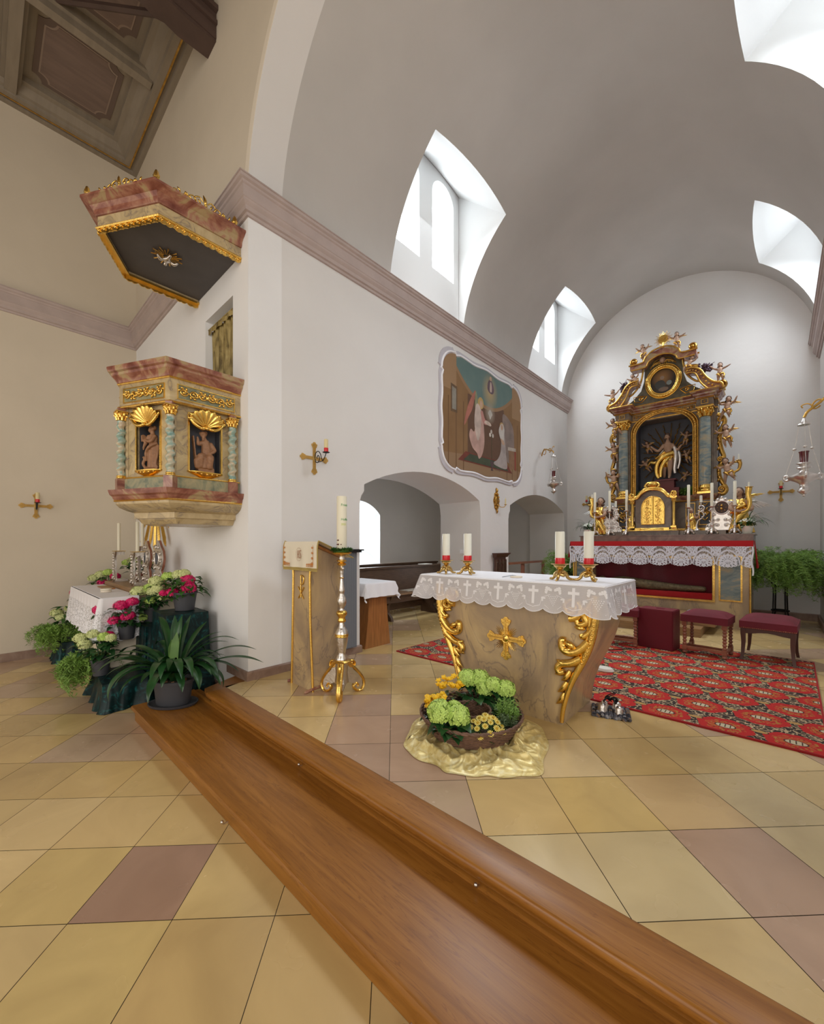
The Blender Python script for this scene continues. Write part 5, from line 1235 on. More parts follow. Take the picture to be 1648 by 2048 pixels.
for (p, q) in zip(CB, CB[1:]):
    L = math.hypot(q[0]-p[0], q[1]-p[1]); Fm = O @ frame(p, q, 0, -.008)
    mb = MB(); k = max(5, int(L/.055)); B_ = []
    N_ = 60
    for i in range(N_+1):
        u = i/N_; B_.append((u*L, 3.955-.012*abs(math.sin(u*PI*k/2))-.010*abs(math.sin(u*PI*k))))
    mb.add(plate([[(0,3.978),(L,3.978)]+B_[::-1]], .012), Fm)
    for i in range(k):
        x_ = (i+.5)/k*L; mb.ball((x_, 3.962, .008), .010, 8, 6, Fm); mb.tube(spiral(x_-.016,3.966,.010,.004,0,1,.007,10), .0032, 5, Fm)
    mb.build('gilt_valance', 'gilt', t)
    # pierced cresting
    mb = MB(); Ft = O @ frame(p, q, 4.20, .06); m_ = L/2
    for sg in (-1,1):
        mb.tube(curve_pts([(m_,.005,0),(m_+sg*.05,.015,0),(m_+sg*.09,.055,0),(m_+sg*.05,.085,0),(m_+sg*.02,.06,0)],5), lambda q_: .008*(1-.4*q_), 6, Ft)
        mb.tube(curve_pts([(m_+sg*.02,.01,0),(m_+sg*.09,.02,0),(m_+sg*.13,.045,0),(m_+sg*.10,.065,0),(m_+sg*.08,.045,0)],5), lambda q_: .007*(1-.4*q_), 6, Ft)
        mb.tube(curve_pts([(m_+sg*.10,.01,0),(m_+sg*.15,.035,0),(m_+sg*.19,.02,0),(m_+sg*.23,.01,0),(m_+sg*.25,.03,0),(m_+sg*.225,.035,0)],5), .006, 6, Ft)
        for x_ in (.04,.075,.14,.2): leaf_relief(mb, m_+sg*x_, .03, PI/2-sg*.5, .04, .014, Ft)
        mb.ball((m_+sg*.16,.045,0), .011, 8, 6, Ft)
    leaf_relief(mb, m_, .02, PI/2, .10, .026, Ft); mb.ball((m_,.03,.008), .014, 8, 6, Ft); mb.build('cresting', 'gilt', t)
for i in (1,2,3):
    x, y = [(PX-.55-.055,.99),(PX,.64),(PX+.55+.055,.99)][i-1]
    mb = MB(); mb.lathe([(.018,0),(.022,.01),(.014,.02),(.02,.035),(.024,.055),(.016,.07),(.014,.085),(.006,.10)], 12, (x,y,4.20), O, flute=(6,.12)); mb.build('finial', 'gilt', t)
x, y = PX+.61, 1.62; mb = MB(); mb.lathe([(.018,0),(.022,.01),(.014,.02),(.02,.035),(.024,.055),(.016,.07),(.014,.085),(.006,.10)], 12, (x,y,4.20), O, flute=(6,.12)); mb.build('finial', 'gilt', t)
mb = MB(); c = O @ Vector((-4.305,1.235,4.012))
for i in range(22):
    a = 2*PI*i/22+.1; L = .13 if i % 2 else .10
    if abs(math.sin(a*1.5)) < .25: L *= .7
    mb.tube([c+Vector((math.cos(a)*.03,math.sin(a)*.03,0)), c+Vector((math.cos(a)*L,math.sin(a)*L,-.003))], [.0035,.006], 4)
mb.build('gilt_rays', 'gilt_old', t)
b = MB(); b.ball(c+Vector((0,0,-.03)), .03, 10, 8, None, (1.5,1,.8)); b.ball(c+Vector((-.05,0,-.045)), .018, 8, 6); b.tube([c+Vector((.03,0,-.03)), c+Vector((.08,.01,-.02))], [.02,.012], 6)
for s_ in (-1,1): b.tube(curve_pts([c+Vector((0,s_*.02,-.03)), c+Vector((.0,s_*.06,-.045)), c+Vector((.03,s_*.09,-.03))],4), [.014,.014,.016,.018,.018,.016,.014,.010,.005], 6)
link('dove', remesh(b, .006, 1), 'silver', t)
# ---------------------------------------------------------------- curtain in the pulpit doorway
t = thing('curtain', 'mottled gold brocade curtain hanging in the doorway above the pulpit', 'curtain', (-4.30, YF+.06, 3.62))
def cu_(u, v): return (-.33+.665*u, .018*math.sin(u*46+math.sin(v*3)*.8)+.010*math.sin(u*17), -v*1.2)
mb = MB(); mb.grid(cu_, 140, 10); mb.build('fabric', 'gold_brocade', t, 80)
mb = MB(); mb.grid(lambda u, v: (-.345+.685*u, -.03+.008*math.sin(u*30), .005-.05*v), 60, 3); mb.tube([(-.345,-.03,.008),(.342,-.03,.008)], .006, 6); mb.build('pelmet', 'gold_brocade', t)
t['label'] = 'mottled gold brocade curtain hanging in the doorway above the pulpit'
# ---------------------------------------------------------------- painting with stucco frame on the chancel wall
PY0, PY1, PZ0, PZ1 = 4.60, 6.98, 2.42, 4.14
def pframe(k):
    """outline of the painting: rounded corners with small shouldered notches, wavy sides; k grows it"""
    w = (PY1-PY0)/2+k; h = (PZ1-PZ0)/2+k; P = []
    # outline in unit quadrant, then mirrored
    def side(x0,y0,x1,y1,nx,ny,amp,n=24):
        return [(x0+(x1-x0)*i/n+nx*amp*math.sin(2*PI*2*i/n+PI/2)*math.sin(PI*i/n), y0+(y1-y0)*i/n+ny*amp*math.sin(2*PI*2*i/n+PI/2)*math.sin(PI*i/n)) for i in range(1,n)]
    rc = .30; e = .028
    cor = [(w-rc,-h+rc,-PI/2),(w-rc,h-rc,0),(-w+rc,h-rc,PI/2),(-w+rc,-h+rc,PI)]
    pts = []
    for i, (cx, cy, a0) in enumerate(cor):
        A_ = [(cx+rc*math.cos(a0+PI/2*j/10), cy+rc*math.sin(a0+PI/2*j/10)) for j in range(11)]
        d0 = (math.cos(a0-PI/2+PI), math.sin(a0-PI/2+PI)) ; t0 = (-math.sin(a0), math.cos(a0))
        # little steps before and after each rounded corner
        c_, s_ = math.cos(a0), math.sin(a0)
        pts += [(A_[0][0]+c_*0-t0[0]*.05+c_*(-e), A_[0][1]-t0[1]*.05+s_*(-e)), (A_[0][0]-t0[0]*.02+c_*e*.6, A_[0][1]-t0[1]*.02+s_*e*.6)]+A_
        a1 = a0+PI/2; c_, s_ = math.cos(a1), math.sin(a1); t1 = (-math.sin(a1), math.cos(a1))
        pts += [(A_[-1][0]+t1[0]*.02+c_*e*.6, A_[-1][1]+t1[1]*.02+s_*e*.6), (A_[-1][0]+t1[0]*.05-c_*e, A_[-1][1]+t1[1]*.05-s_*e)]
        n_ = cor[(i+1)%4]; e1 = (n_[0]+rc*math.cos(n_[2]), n_[1]+rc*math.sin(n_[2])); s0 = A_[-1]
        pts += side(s0[0]+t1[0]*.08, s0[1]+t1[1]*.08, e1[0]-t1[0]*.08, e1[1]-t1[1]*.08, c_, s_, .02 if i % 2 else .012)
    return pts
cY, cZ = (PY0+PY1)/2, (PZ0+PZ1)/2
t = thing('wall_painting', 'large painting of an angel and a kneeling woman in a wavy white stucco frame', 'painting', (XL, cY, cZ), 0)
Fp = Matrix(((0,0,1,0),(1,0,0,0),(0,1,0,0),(0,0,0,1)))
mb = MB(); mb.add(plate([pframe(.075)], .02), Fp @ Matrix.Translation((0,0,.01))); mb.build('stucco_band', 'stucco_lilac' if 'stucco_lilac' in M else plain('stucco_lilac', (.52,.50,.54), .85), t)
mb = MB(); Q = pframe(.02); mb.tube([(x, y, .022) for x, y in Q]+[(Q[0][0],Q[0][1],.022)], .016, 8, Fp); mb.build('stucco_moulding', 'linen', t)
def pl(name, pts, col, dz, curve=False, par=None):
    if name and 'paint_'+str(col) not in M: plain('paint_'+str(col), col, .75, var=.22, vscale=7)
    mb = MB(); P = [(x, y) for x, y in (curve_pts2(pts) if curve else pts)]
    mb.add(plate([P], .0012), Fp @ Matrix.Translation((0,0,dz))); return mb.build(name, 'paint_'+str(col), par or cv, 0)
def curve_pts2(pts):
    V = [Vector((x, y, 0)) for x, y in pts]; n_ = len(V); out = []
    for i in range(n_):
        a, b_, c_, d_ = V[i-1], V[i], V[(i+1)%n_], V[(i+2)%n_]
        for k in range(5):
            t_ = k/5; p_ = .5*((2*b_)+(c_-a)*t_+(2*a-5*b_+4*c_-d_)*t_*t_+(3*b_-a-3*c_+d_)*t_**3); out.append((p_.x, p_.y))
    return out
# canvas: the room and sky are one procedural picture; figures are thin raised paint shapes on it
m, nt, b, x, y, z, tc = shader_xyz('fresco')
nz = noise_x(nt, tc, 3.2, 6); nf = noise_x(nt, tc, 22, 3)
u, v = y, z      # object space: along the wall, up
col = (.20,.105,.038)
def mixn(col, mask, c): return layer(nt, col, mask, c)
col = mixn(col, (nz-.35)*1.3, (.27,.155,.065))
au = (u*1.0).f('ABSOLUTE')
cen = (au).lt(.56)*(v.lt(.36-0)); col = mixn(col, cen, (.105,.052,.028)); col = mixn(col, cen*(nf-.3)*.6, (.15,.08,.04))
lip = (u-.02); sky = v.gt(lip*lip*.52+.30); col = mixn(col, sky, (.10,.165,.155)); col = mixn(col, sky*(nz-.35)*1.2, (.16,.22,.19))
rim = v.gt(lip*lip*.50+.24)*v.lt(lip*lip*.52+.30); col = mixn(col, rim, (.27,.155,.075))
sidec = au.gt(.86)*(v.gt(.30)); col = mixn(col, sidec, (.30,.18,.09)) 
fl = v.lt(au*-.08-.56); col = mixn(col, fl, (.26,.16,.085)); 
pan = (((u*5.2).f('FRACT')-.5).f('ABSOLUTE')).lt(.06)*au.gt(.56)*v.lt(.2); col = mixn(col, pan, (.14,.07,.025))
glo = ((u-.10)*(u-.10)*1.6+(v-.56)*(v-.56)).f('SQRT'); gl = (glo*-3.2+1.05).f('MAXIMUM', 0.0); col = mixn(col, gl.f('MINIMUM', 1.0), (.42,.30,.14))
cld = ((u-.10)*(u-.10)*1.2+(v-.20)*(v-.20)).f('SQRT'); c2 = (cld*-5+.95).f('MAXIMUM',0.0); col = mixn(col, c2.f('MINIMUM',.75), (.36,.31,.25))
nt.links.new(col, b.inputs['Base Color']); b.inputs['Roughness'].default_value = .75
mb = MB(); mb.add(plate([pframe(0)], .008), Fp @ Matrix.Translation((0,0,.022))); cv = mb.build('canvas', 'fresco', t, 0)
D = .0275
pl('painted_rug', [(-.62,-.56),(.66,-.56),(.86,-.72),(-.82,-.72)], (.16,.035,.02), D)
pl('painted_rug', [(-.50,-.58),(.56,-.58),(.72,-.70),(-.68,-.70)], (.05,.065,.035), D+.001)
pl('painted_curtain', [(.52,.28),(.78,.22),(.92,.02),(.90,-.5),(.64,-.5),(.56,-.1)], (.22,.165,.14), D, True)
pl('painted_desk', [(.72,-.28),(.96,-.26),(.98,-.62),(.76,-.66)], (.24,.13,.07), D+.001); pl('painted_desk', [(.70,-.26),(.99,-.24),(.99,-.30),(.70,-.32)], (.42,.36,.30), D+.002); pl('painted_desk', [(.94,-.30),(1.0,-.30),(1.0,-.66),(.95,-.64)], (.26,.05,.03), D+.002)
pl('painted_wing', [(-.42,.18),(-.34,.46),(-.44,.36),(-.58,.12),(-.66,-.16),(-.52,.02)], (.36,.13,.09), D, True); pl('painted_wing', [(-.36,.22),(-.33,.46),(-.27,.28),(-.30,.10)], (.24,.25,.14), D+.001, True)
pl('painted_robe', [(-.30,.26),(-.20,.22),(-.12,.05),(-.08,-.30),(-.14,-.52),(-.24,-.62),(-.30,-.54),(-.44,-.46),(-.52,-.30),(-.48,-.18),(-.38,-.20),(-.34,.02)], (.48,.30,.25), D+.002, True)
pl('painted_robe', [(-.33,.24),(-.22,.24),(-.18,.05),(-.22,-.25),(-.30,-.32),(-.38,-.06)], (.50,.40,.34), D+.003, True)
pl('painted_sleeve', [(-.20,.14),(-.10,-.02),(.06,.0),(.08,.03),(-.06,.06),(-.14,.18)], (.42,.20,.17), D+.004, True)
pl('painted_sleeve', [(-.08,.0),(.08,-.02),(.13,.0),(.08,.04),(-.04,.05)], (.55,.44,.36), D+.005, True)
pl('painted_halo', [(-.19+.085*math.cos(a*PI/6), .30+.095*math.sin(a*PI/6)) for a in range(12)], (.50,.34,.12), D+.002, True)
pl('painted_face', [(-.19+.045*math.cos(a*PI/6)+.01, .285+.06*math.sin(a*PI/6)) for a in range(12)], (.50,.32,.22), D+.004, True)
pl('painted_gown', [(.44,.02),(.54,.02),(.60,-.2),(.64,-.44),(.66,-.66),(.34,-.66),(.20,-.62),(.34,-.54),(.44,-.40),(.46,-.2),(.40,-.06)], (.36,.31,.29), D+.002, True)
pl('painted_veil', [(.42,.06),(.50,.11),(.57,.04),(.55,-.16),(.50,-.22),(.42,-.14),(.38,-.04)], (.50,.46,.42), D+.003, True)
pl('painted_halo', [(.49+.075*math.cos(a*PI/6), .05+.085*math.sin(a*PI/6)) for a in range(12)], (.42,.27,.11), D+.001, True)
pl('painted_face', [(.485+.035*math.cos(a*PI/6), .045+.05*math.sin(a*PI/6)) for a in range(12)], (.46,.29,.19), D+.004, True)
pl('painted_hands', [(.44,-.16),(.54,-.18),(.58,-.24),(.50,-.25)], (.46,.30,.20), D+.004, True)
pl('painted_figure', [(.02,.60),(.10,.54),(.20,.56),(.22,.66),(.12,.78),(.04,.72)], (.13,.08,.10), D, True); pl('painted_figure', [(.09,.58),(.15,.58),(.14,.72),(.10,.72)], (.48,.36,.30), D+.001, True); pl('painted_figure', [(.08,.76),(.14,.76),(.14,.82),(.09,.82)], (.46,.30,.2), D+.002, True)
pl('painted_dove', [(.04,.20),(.10,.26),(.17,.20),(.14,.15),(.10,.10),(.07,.15)], (.50,.47,.42), D, True)
for dx, dy in ((.06,-.16),(.10,-.10),(.15,-.16)): pl('painted_lily', [(.04+dx+.03*math.cos(a*PI/3), dy-.0+.035*math.sin(a*PI/3)) for a in range(6)], (.56,.50,.44), D, True)
pl('painted_stem', [(.14,-.15),(.15,-.15),(.16,-.58),(.15,-.58)], (.05,.07,.03), D); pl('painted_vase', [(.10,-.60),(.22,-.60),(.20,-.68),(.17,-.72),(.20,-.76),(.12,-.76),(.15,-.72),(.12,-.68)], (.08,.05,.05), D+.002)
pl('painted_window', [(-1.0,.40),(-.84,.38),(-.84,-.02),(-1.0,-.02)], (.13,.075,.035), D); pl('painted_window', [(-.97,.36),(-.87,.34),(-.87,.02),(-.97,.02)], (.24,.22,.18), D+.001)
me = text_mesh('1913', .09, .0008); mb = MB(); mb.add(me, Fp @ Matrix.Translation((.26,-.74,D))); mb.build('painted_year', 'beam_wood', cv)
# ---------------------------------------------------------------- sanctuary lamps and sconce
def sanctuary_lamp(label, hook, wall, s=1.0):
    """hook: where the lamp hangs; wall: where its bracket is fixed"""
    t = thing('sanctuary_lamp', label, 'lamp', hook, 0, 'hanging silver sanctuary lamps'); w = Vector(wall)-Vector(hook)
    mb = MB(); d = w.normalized(); L = w.length; up = Vector((0,0,1))
    mb.tube(curve_pts([(0,0,0), d*.03+up*.04, d*L*.35+up*.07, d*L*.6+up*.11, d*L*.85+up*.09, d*L],5), .012*s, 7); 
    for q, r_ in ((.75,.06),(.3,.04)):
        mb.tube([d*(L*q+r_*math.cos(a))+up*(.10-.03+r_*math.sin(a)) for a in [i*.45 for i in range(13)]], .007*s, 6)
    mb.tube(curve_pts([d*.08+up*.06, d*.03+up*.12, -d*.02+up*.13, -d*.01+up*.10],4), .006, 6); mb.build('bracket', 'gilt_old', t)
    mb = MB(); mb.lathe([(.004,0),(.012,-.01),(.02,-.04),(.03,-.055),(.05,-.07),(.05,-.078),(.01,-.08)][::-1], 16); mb.build('crown', 'silver', t)
    H = .52*s; mb = MB()
    mb.lathe([(.02,-H-.245),(.03,-H-.235),(.05,-H-.215),(.045,-H-.195),(.03,-H-.17),(.035,-H-.14),(.06,-H-.12),(.115,-H-.09),(.12,-H-.065),(.07,-H-.04),(.035,-H-.02),(.03,-H+.005),(.055,-H+.02),(.05,-H+.03),(.03,-H+.04),(.035,-H+.055),(.06,-H+.065),(.058,-H+.07),(.02,-H+.068)], 24, flute=(12,.03))
    for k in range(3):
        a = k*2*PI/3+.6; c, s_ = math.cos(a), math.sin(a); mb.tube(curve_pts([(c*.11,s_*.11,-H-.08),(c*.15,s_*.15,-H-.09),(c*.165,s_*.165,-H-.055),(c*.14,s_*.14,-H-.04),(c*.13,s_*.13,-H-.06)],4), .012, 7)
    mb.ball((0,0,-H-.255), .014, 8, 6); mb.build('bowl', 'silver', t)
    mb = MB(); mb.lathe([(.030,-H+.07),(.036,-H+.17),(.041,-H+.18),(.041,-H+.186),(.034,-H+.184)], 20); mb.build('glass', 'ruby', t)
    for k in range(3):
        a = k*2*PI/3+.6; c, s_ = math.cos(a), math.sin(a); mb = MB(); m_ = Vector((c*.075,s_*.075,-H*.58))
        mb.tube([(c*.04,s_*.04,-.075), m_, (c*.155,s_*.155,-H-.05)], .0028, 5); mb.ball(m_, .018, 10, 6, None, (1,1,.7)); mb.build('chain', 'silver', t)
    return t
sanctuary_lamp('silver hanging lamp with red glass on the left chancel wall, above the second arch', (-3.255, 7.66, 3.06), (XL, 7.95, 3.10), 1.05)
sanctuary_lamp('silver hanging lamp with red glass at the right edge, in front of the cross sconce', (.19, 5.66, 2.55), (XR, 5.66, 2.70), 1.02)
t = thing('wall_sconce', 'small gilded wall sconce with one candle on the pier between the two arches', 'sconce', (XL+.001, 6.13, 2.02), R(90))
mb = MB(); mb.add(plate([[(.085*math.cos(a)*(1+.12*math.cos(6*a)), .16*math.sin(a)*(1+.06*math.cos(8*a))) for a in [2*PI*i/60 for i in range(60)]]], .012), Matrix(((1,0,0,0),(0,0,-1,-.006),(0,1,0,0),(0,0,0,1))))
for i in range(12): a = 2*PI*i/12; mb.ball((.07*math.cos(a),-.016,.135*math.sin(a)), .016, 8, 6)
mb.ball((0,-.014,0), .05, 12, 8, None, (1,.3,1.7)); leaf_relief(mb, 0,.14, PI/2, .09,.04, Matrix(((1,0,0,0),(0,0,-1,-.01),(0,1,0,0),(0,0,0,1)))); leaf_relief(mb, 0,-.14, -PI/2, .08,.035, Matrix(((1,0,0,0),(0,0,-1,-.01),(0,1,0,0),(0,0,0,1)))); mb.build('backplate', 'gilt_old', t)
mb = MB(); mb.tube(curve_pts([(0,-.02,-.06),(.02,-.08,-.11),(.05,-.13,-.11),(.06,-.15,-.08)],4), .006, 6); mb.lathe([(.004,-.08),(.025,-.072),(.026,-.066),(.012,-.064)], 14, (.06,-.15,0)); mb.build('arm', 'gilt_old', t)
mb = MB(); mb.lathe([(.011,-.066),(.011,.03),(.005,.034)], 12, (.06,-.15,0)); mb.tube([(.06,-.15,.034),(.06,-.15,.055)], .003, 5); mb.build('candle', 'wax_yellow', t)
t = thing('window_spotlight', 'small dark round spotlight clamped to the edge of the nearer lunette window', 'lamp', (-3.60, 3.72, 5.62)); mb = MB(); mb.lathe([(.02,0),(.04,.01),(.045,.05),(.03,.055)], 16, mat=Matrix.Rotation(R(60),4,'X')); mb.build('housing', 'device_grey', t); mb = MB(); mb.tube([(0,0,0),(-.1,-.05,0)], .008, 6); mb.build('arm', 'iron', t)
t = thing('hanging_ornament', 'tip of a gilded carved ornament at the right edge below the far lunettes', 'ornament', (.345, 4.0, 4.85)); mb = MB()
mb.ball((0,0,0), .045, 14, 10, None, (1.2,1,1.1)); mb.tube(spiral(0,0,.05,.012,0,1.5,0,20), .012, 7, Matrix(((1,0,0,0),(0,0,-1,-.04),(0,1,0,0),(0,0,0,1)))); mb.tube([(.03,0,0),(.155,.0,.03)], .016, 7); mb.build('scroll', 'gilt', t)
# ---------------------------------------------------------------- footpace and high altar
HX = -1.575
t = thing('footpace', 'two light wooden steps in front of the high altar', 'step', (HX, 7.1, 0))
mb = MB(); mb.box(-1.15,.80,-.48,.5,0,.115); mb.build('lower_step', 'footpace_wood', t); mb = MB(); mb.box(-1.13,.93,-.20,.5,.116,.23); mb.build('upper_step', 'footpace_wood', t)
t = thing('high_altar', 'marbled high altar table with a glazed shrine front and gilt-edged panels, against the back wall', 'altar', (HX, 7.62, 0))
def bx(name, mat, *a, par=None):
    mb = MB(); mb.box(*a); return mb.build(name, mat, par or t)
mb = MB(); mb.box(-1.27,1.27,.0,1.0,0,.40); mb.box(-1.27,-.93,.0,1.0,.40,1.26); mb.box(.84,1.27,0,1.0,.40,1.26); mb.box(-.93,.84,0,1.0,1.05,1.26); mb.box(-.93,.84,.25,1.0,.4,1.05); mb.build('body', 'marble_ochre', t)
bx('mensa', 'marble_brown', -1.30,1.30,-.05,1.0,1.26,1.312)
Fh = Matrix(((1,0,0,0),(0,0,-1,0),(0,1,0,0),(0,0,0,1)))
mb = MB(); frame_rect(mb, -.95,.86,.38,1.07,.03,.02,Fh); mb.build('shrine_frame', 'gilt', t)
bx('shrine_cushion', 'red_cloth', -.91,.82,.03,.24,.41,.50); bx('shrine_back', 'velvet_red', -.93,.84,.20,.24,.41,1.04)
b = MB(); limb(b, [(-.75,.13,.60),(-.45,.12,.62),(-.05,.13,.58),(.35,.13,.56),(.70,.13,.56)], [.05,.085,.08,.06,.045]); b.ball((-.80,.13,.63), .065); b.tube([( -.5,.1,.66),(-.35,.08,.60)], .03, 8)
link('shrine_figure', remesh(b, .014, 2), 'carved_wood', t); t_ = plain('old_brocade', (.22,.17,.09), .6, .3, var=.5, vscale=30)
for o in kids(t):
    if o.name.startswith('shrine_figure'): o.data.materials.clear(); o.data.materials.append(M['old_brocade'])
m = plain('shrine_glass', (.9,.9,.9), .02, trans=1.0); m.node_tree.nodes['Principled BSDF'].inputs['IOR'].default_value = 1.1
bx('shrine_pane', 'shrine_glass', -.925,.835,.004,.008,.405,1.045)
for x0, x1 in ((.905,1.185),(-1.235,-.99)):
    mb = MB(); frame_rect(mb, x0,x1,.41,1.10,.022,.012,Fh); mb.build('panel_frame', 'gilt', t); mb = MB(); mb.box(x0+.02,x1-.02,-.004,.0,.43,1.08); mb.build('panel', 'marble_blue', t)
for s_ in (-1,1): mb = MB(); mb.tube([(s_*1.272,-.004,.18),(s_*1.272,-.004,1.25)], .014, 6); mb.build('gilt_edge', 'gilt', t)
# red cloth and lace over the mensa
t = thing('altar_frontal_cloth', 'bright red cloth laid over the top of the high altar, hanging down at both ends', 'altar cloth', (HX, 7.62, 1.313))
mb = MB(); mb.box(-1.31,1.31,-.062,.42,0,.006); 
mb.grid(lambda u,v: (-1.31+2.62*u, -.064-.003*math.sin(u*30), .006-.085*v), 60, 3); mb.build('top', 'red_cloth', t)
for s_ in (-1,1): mb = MB(); mb.grid(lambda u,v: (s_*(1.312+.035*v+.012*math.sin(u*14+1)*v), -.064+.45*u, .005-(.40 if s_ > 0 else .30)*v), 20, 8); mb.build('side_flap', 'red_cloth', t)
m, nt, b, x, y, z, tc = shader_xyz('bobbin_lace')
P_ = .292; fx = ((x/P_).f('FRACT')-.5)*P_; yy = z
r_ = (fx*fx+(yy+.22)*(yy+.22)).f('SQRT'); a_ = (yy+.22).f('ARCTAN2', fx)
ray = ((a_*13).f('SINE')).gt(-.1); ringm = ((r_*95).f('SINE')).gt(.1)
fan = r_.lt(.11)*(ray).f('MAXIMUM', (r_*150).f('SINE').gt(.72))
fx2 = (((x/P_)+.5).f('FRACT')-.5)*P_; r2 = (fx2*fx2*2.5+(yy+.05)*(yy+.05)).f('SQRT'); a2 = (yy+.05).f('ARCTAN2', fx2)
fl = r2.lt(.10)*(((a2*9).f('SINE')).gt(0.0)).f('MAXIMUM', (r2*160).f('SINE').gt(.5))
nzl = noise_x(nt, tc, 55, 1); net = (nzl-.5).f('ABSOLUTE').lt(.035)
arcs = (((fx*fx*3+(yy+.30)*(yy+.30)).f('SQRT')*85).f('SINE')).gt(.35)
mask = fan.f('MAXIMUM', fl).f('MAXIMUM', net).f('MAXIMUM', arcs*.9)
b.inputs['Base Color'].default_value = (.80,.80,.88,1); b.inputs['Roughness'].default_value = .9
tr = nt.nodes.new('ShaderNodeBsdfTransparent'); mx = nt.nodes.new('ShaderNodeMixShader'); nt.links.new(mask.so, mx.inputs[0]); nt.links.new(tr.outputs[0], mx.inputs[1]); nt.links.new(b.outputs[0], mx.inputs[2])
nt.links.new(mx.outputs[0], nt.nodes['Material Output'].inputs['Surface'])
t = thing('altar_lace', 'wide white openwork lace with scalloped edge hanging below the red cloth of the high altar', 'lace', (HX, 7.55, 1.235))
def lh(x_): 
    q = (x_/.292)%1; return .255+.045*abs(math.sin(PI*q))**.7+.012*abs(math.sin(PI*q*7))
def lf(u, v):
    x_ = -1.30+2.60*u; return (x_, -.008-.010*v-.014*math.sin(x_*21)*v, -lh(x_)*v)
mb = MB(); mb.grid(lf, 420, 6); mb.build('lace_front', 'bobbin_lace', t, 80)
mb = MB(); mb.tube([Vector(lf(i/420, 1)) for i in range(421)], .0028, 5); mb.build('lace_edge', 'linen', t)
for s_ in (-1,1):
    mb = MB(); mb.grid(lambda u,v: (s_*(1.302+.012*v), -.02+.20*u, -(.36 if s_ > 0 else .40)*v*(1+.07*math.sin(u*40))), 30, 6); mb.build('lace_side', 'bobbin_lace', t, 80)
    mb = MB(); mb.grid(lambda u,v: (s_*(1.29+.02*u+.008*math.sin(v*9)), -.022-.01*math.sin(u*PI), -(.42)*v), 4, 10); mb.build('lace_corner', 'linen', t, 80)
# gradine
t = thing('gradine', 'stepped brown marbled altar shelf behind the red cloth, carrying candlesticks and tabernacle', 'shelf', (HX, 8.05, 1.313))
mb = MB(); mb.box(-1.24,1.30,-.17,.57,0,.095); mb.box(-1.26,1.32,-.18,.57,.095,.112); mb.build('lower_shelf', 'marble_brown', t)
mb = MB(); mb.box(-.88,.96,-.02,.56,.113,.18); mb.box(-.42,.34,-.10,.3,.113,.185); mb.build('upper_shelf', 'marble_brown', t)
GZ = 1.313+.1125
# ---------------------------------------------------------------- retable
Y0 = 8.60
t = thing('retable', 'tall gilded baroque retable with blue marbled columns, arched niche and cherubs', 'retable', (HX, Y0, 1.50))
RT = Matrix(((1,0,0,0),(0,0,-1,0),(0,1,0,-1.50),(0,0,0,1)))       # x along, y = height above floor, z out towards the viewer
def rp(name, mat, mb, sm=35, par=None): return mb.build(name, mat, par or t, sm)
def rbox(mb, x0,x1,z0,z1,d0,d1): mb.box(x0,x1,z0,z1,d0,d1,RT)
mb = MB(); rbox(mb,-.80,.80,1.50,2.05,-.35,-.02)
for s_ in (-1,1): rbox(mb, s_*.645-.125, s_*.645+.125, 1.50, 2.05, -.1, .12)
rp('predella', 'marble_brown', mb)
def msweep(name, mat, path, prof):        # moulding run along plan path (x, depth) with profile (out, z)
    mb = MB(); P = [(x, -d) for x, d in path]; mb.sweep(P, [(o, z-1.50) for o, z in prof]); return rp(name, mat, mb, 25)
def stepped(s): return [(-.80,-.3),(-.80,.0),(-.77,.0),(-.77,.12),(-.52,.12),(-.52,.0),(.52,.0),(.52,.12),(.77,.12),(.77,.0),(.80,.0),(.80,-.3)]
msweep('predella_cornice', 'marble_red', stepped(1), [(-.06,2.05),(.0,2.05),(.01,2.07),(.035,2.09),(.045,2.11),(.05,2.135),(-.06,2.135)])
msweep('gilt_line', 'gilt_old', stepped(1), [(-.03,2.03),(.008,2.03),(.012,2.042),(.006,2.052),(-.03,2.052)])
msweep('base_moulding', 'gilt_old', stepped(1), [(-.03,1.50),(.02,1.50),(.02,1.53),(.005,1.55),(-.03,1.55)])
for s_ in (-1,1):
    mb = MB(); frame_rect(mb, s_*.645-.085, s_*.645+.085, 1.60, 2.0, .012, .01, RT @ Matrix.Translation((0,0,.12))); rinceau(mb, s_*.645-.06, s_*.645+.06, 1.80, .30, RT @ Matrix.Translation((0,0,.122)), 1, .008, .006)
    for zz in (1.68,1.75,1.85,1.93): 
        for k in (-1,1): leaf_relief(mb, s_*.645, zz, PI/2-k*.8, .07, .02, RT @ Matrix.Translation((0,0,.124)))
    rp('predella_carving', 'gilt_old', mb); mb = MB(); mb.box(s_*.645-.08, s_*.645+.08, 1.605,1.995,.118,.122,RT); rp('predella_panel', 'niche_grey', mb)
    mb = MB(); frame_rect(mb, s_*.42-.07, s_*.42+.07, 1.62, 2.0, .01, .012, RT); rp('side_panel_frame', 'gilt_old', mb)
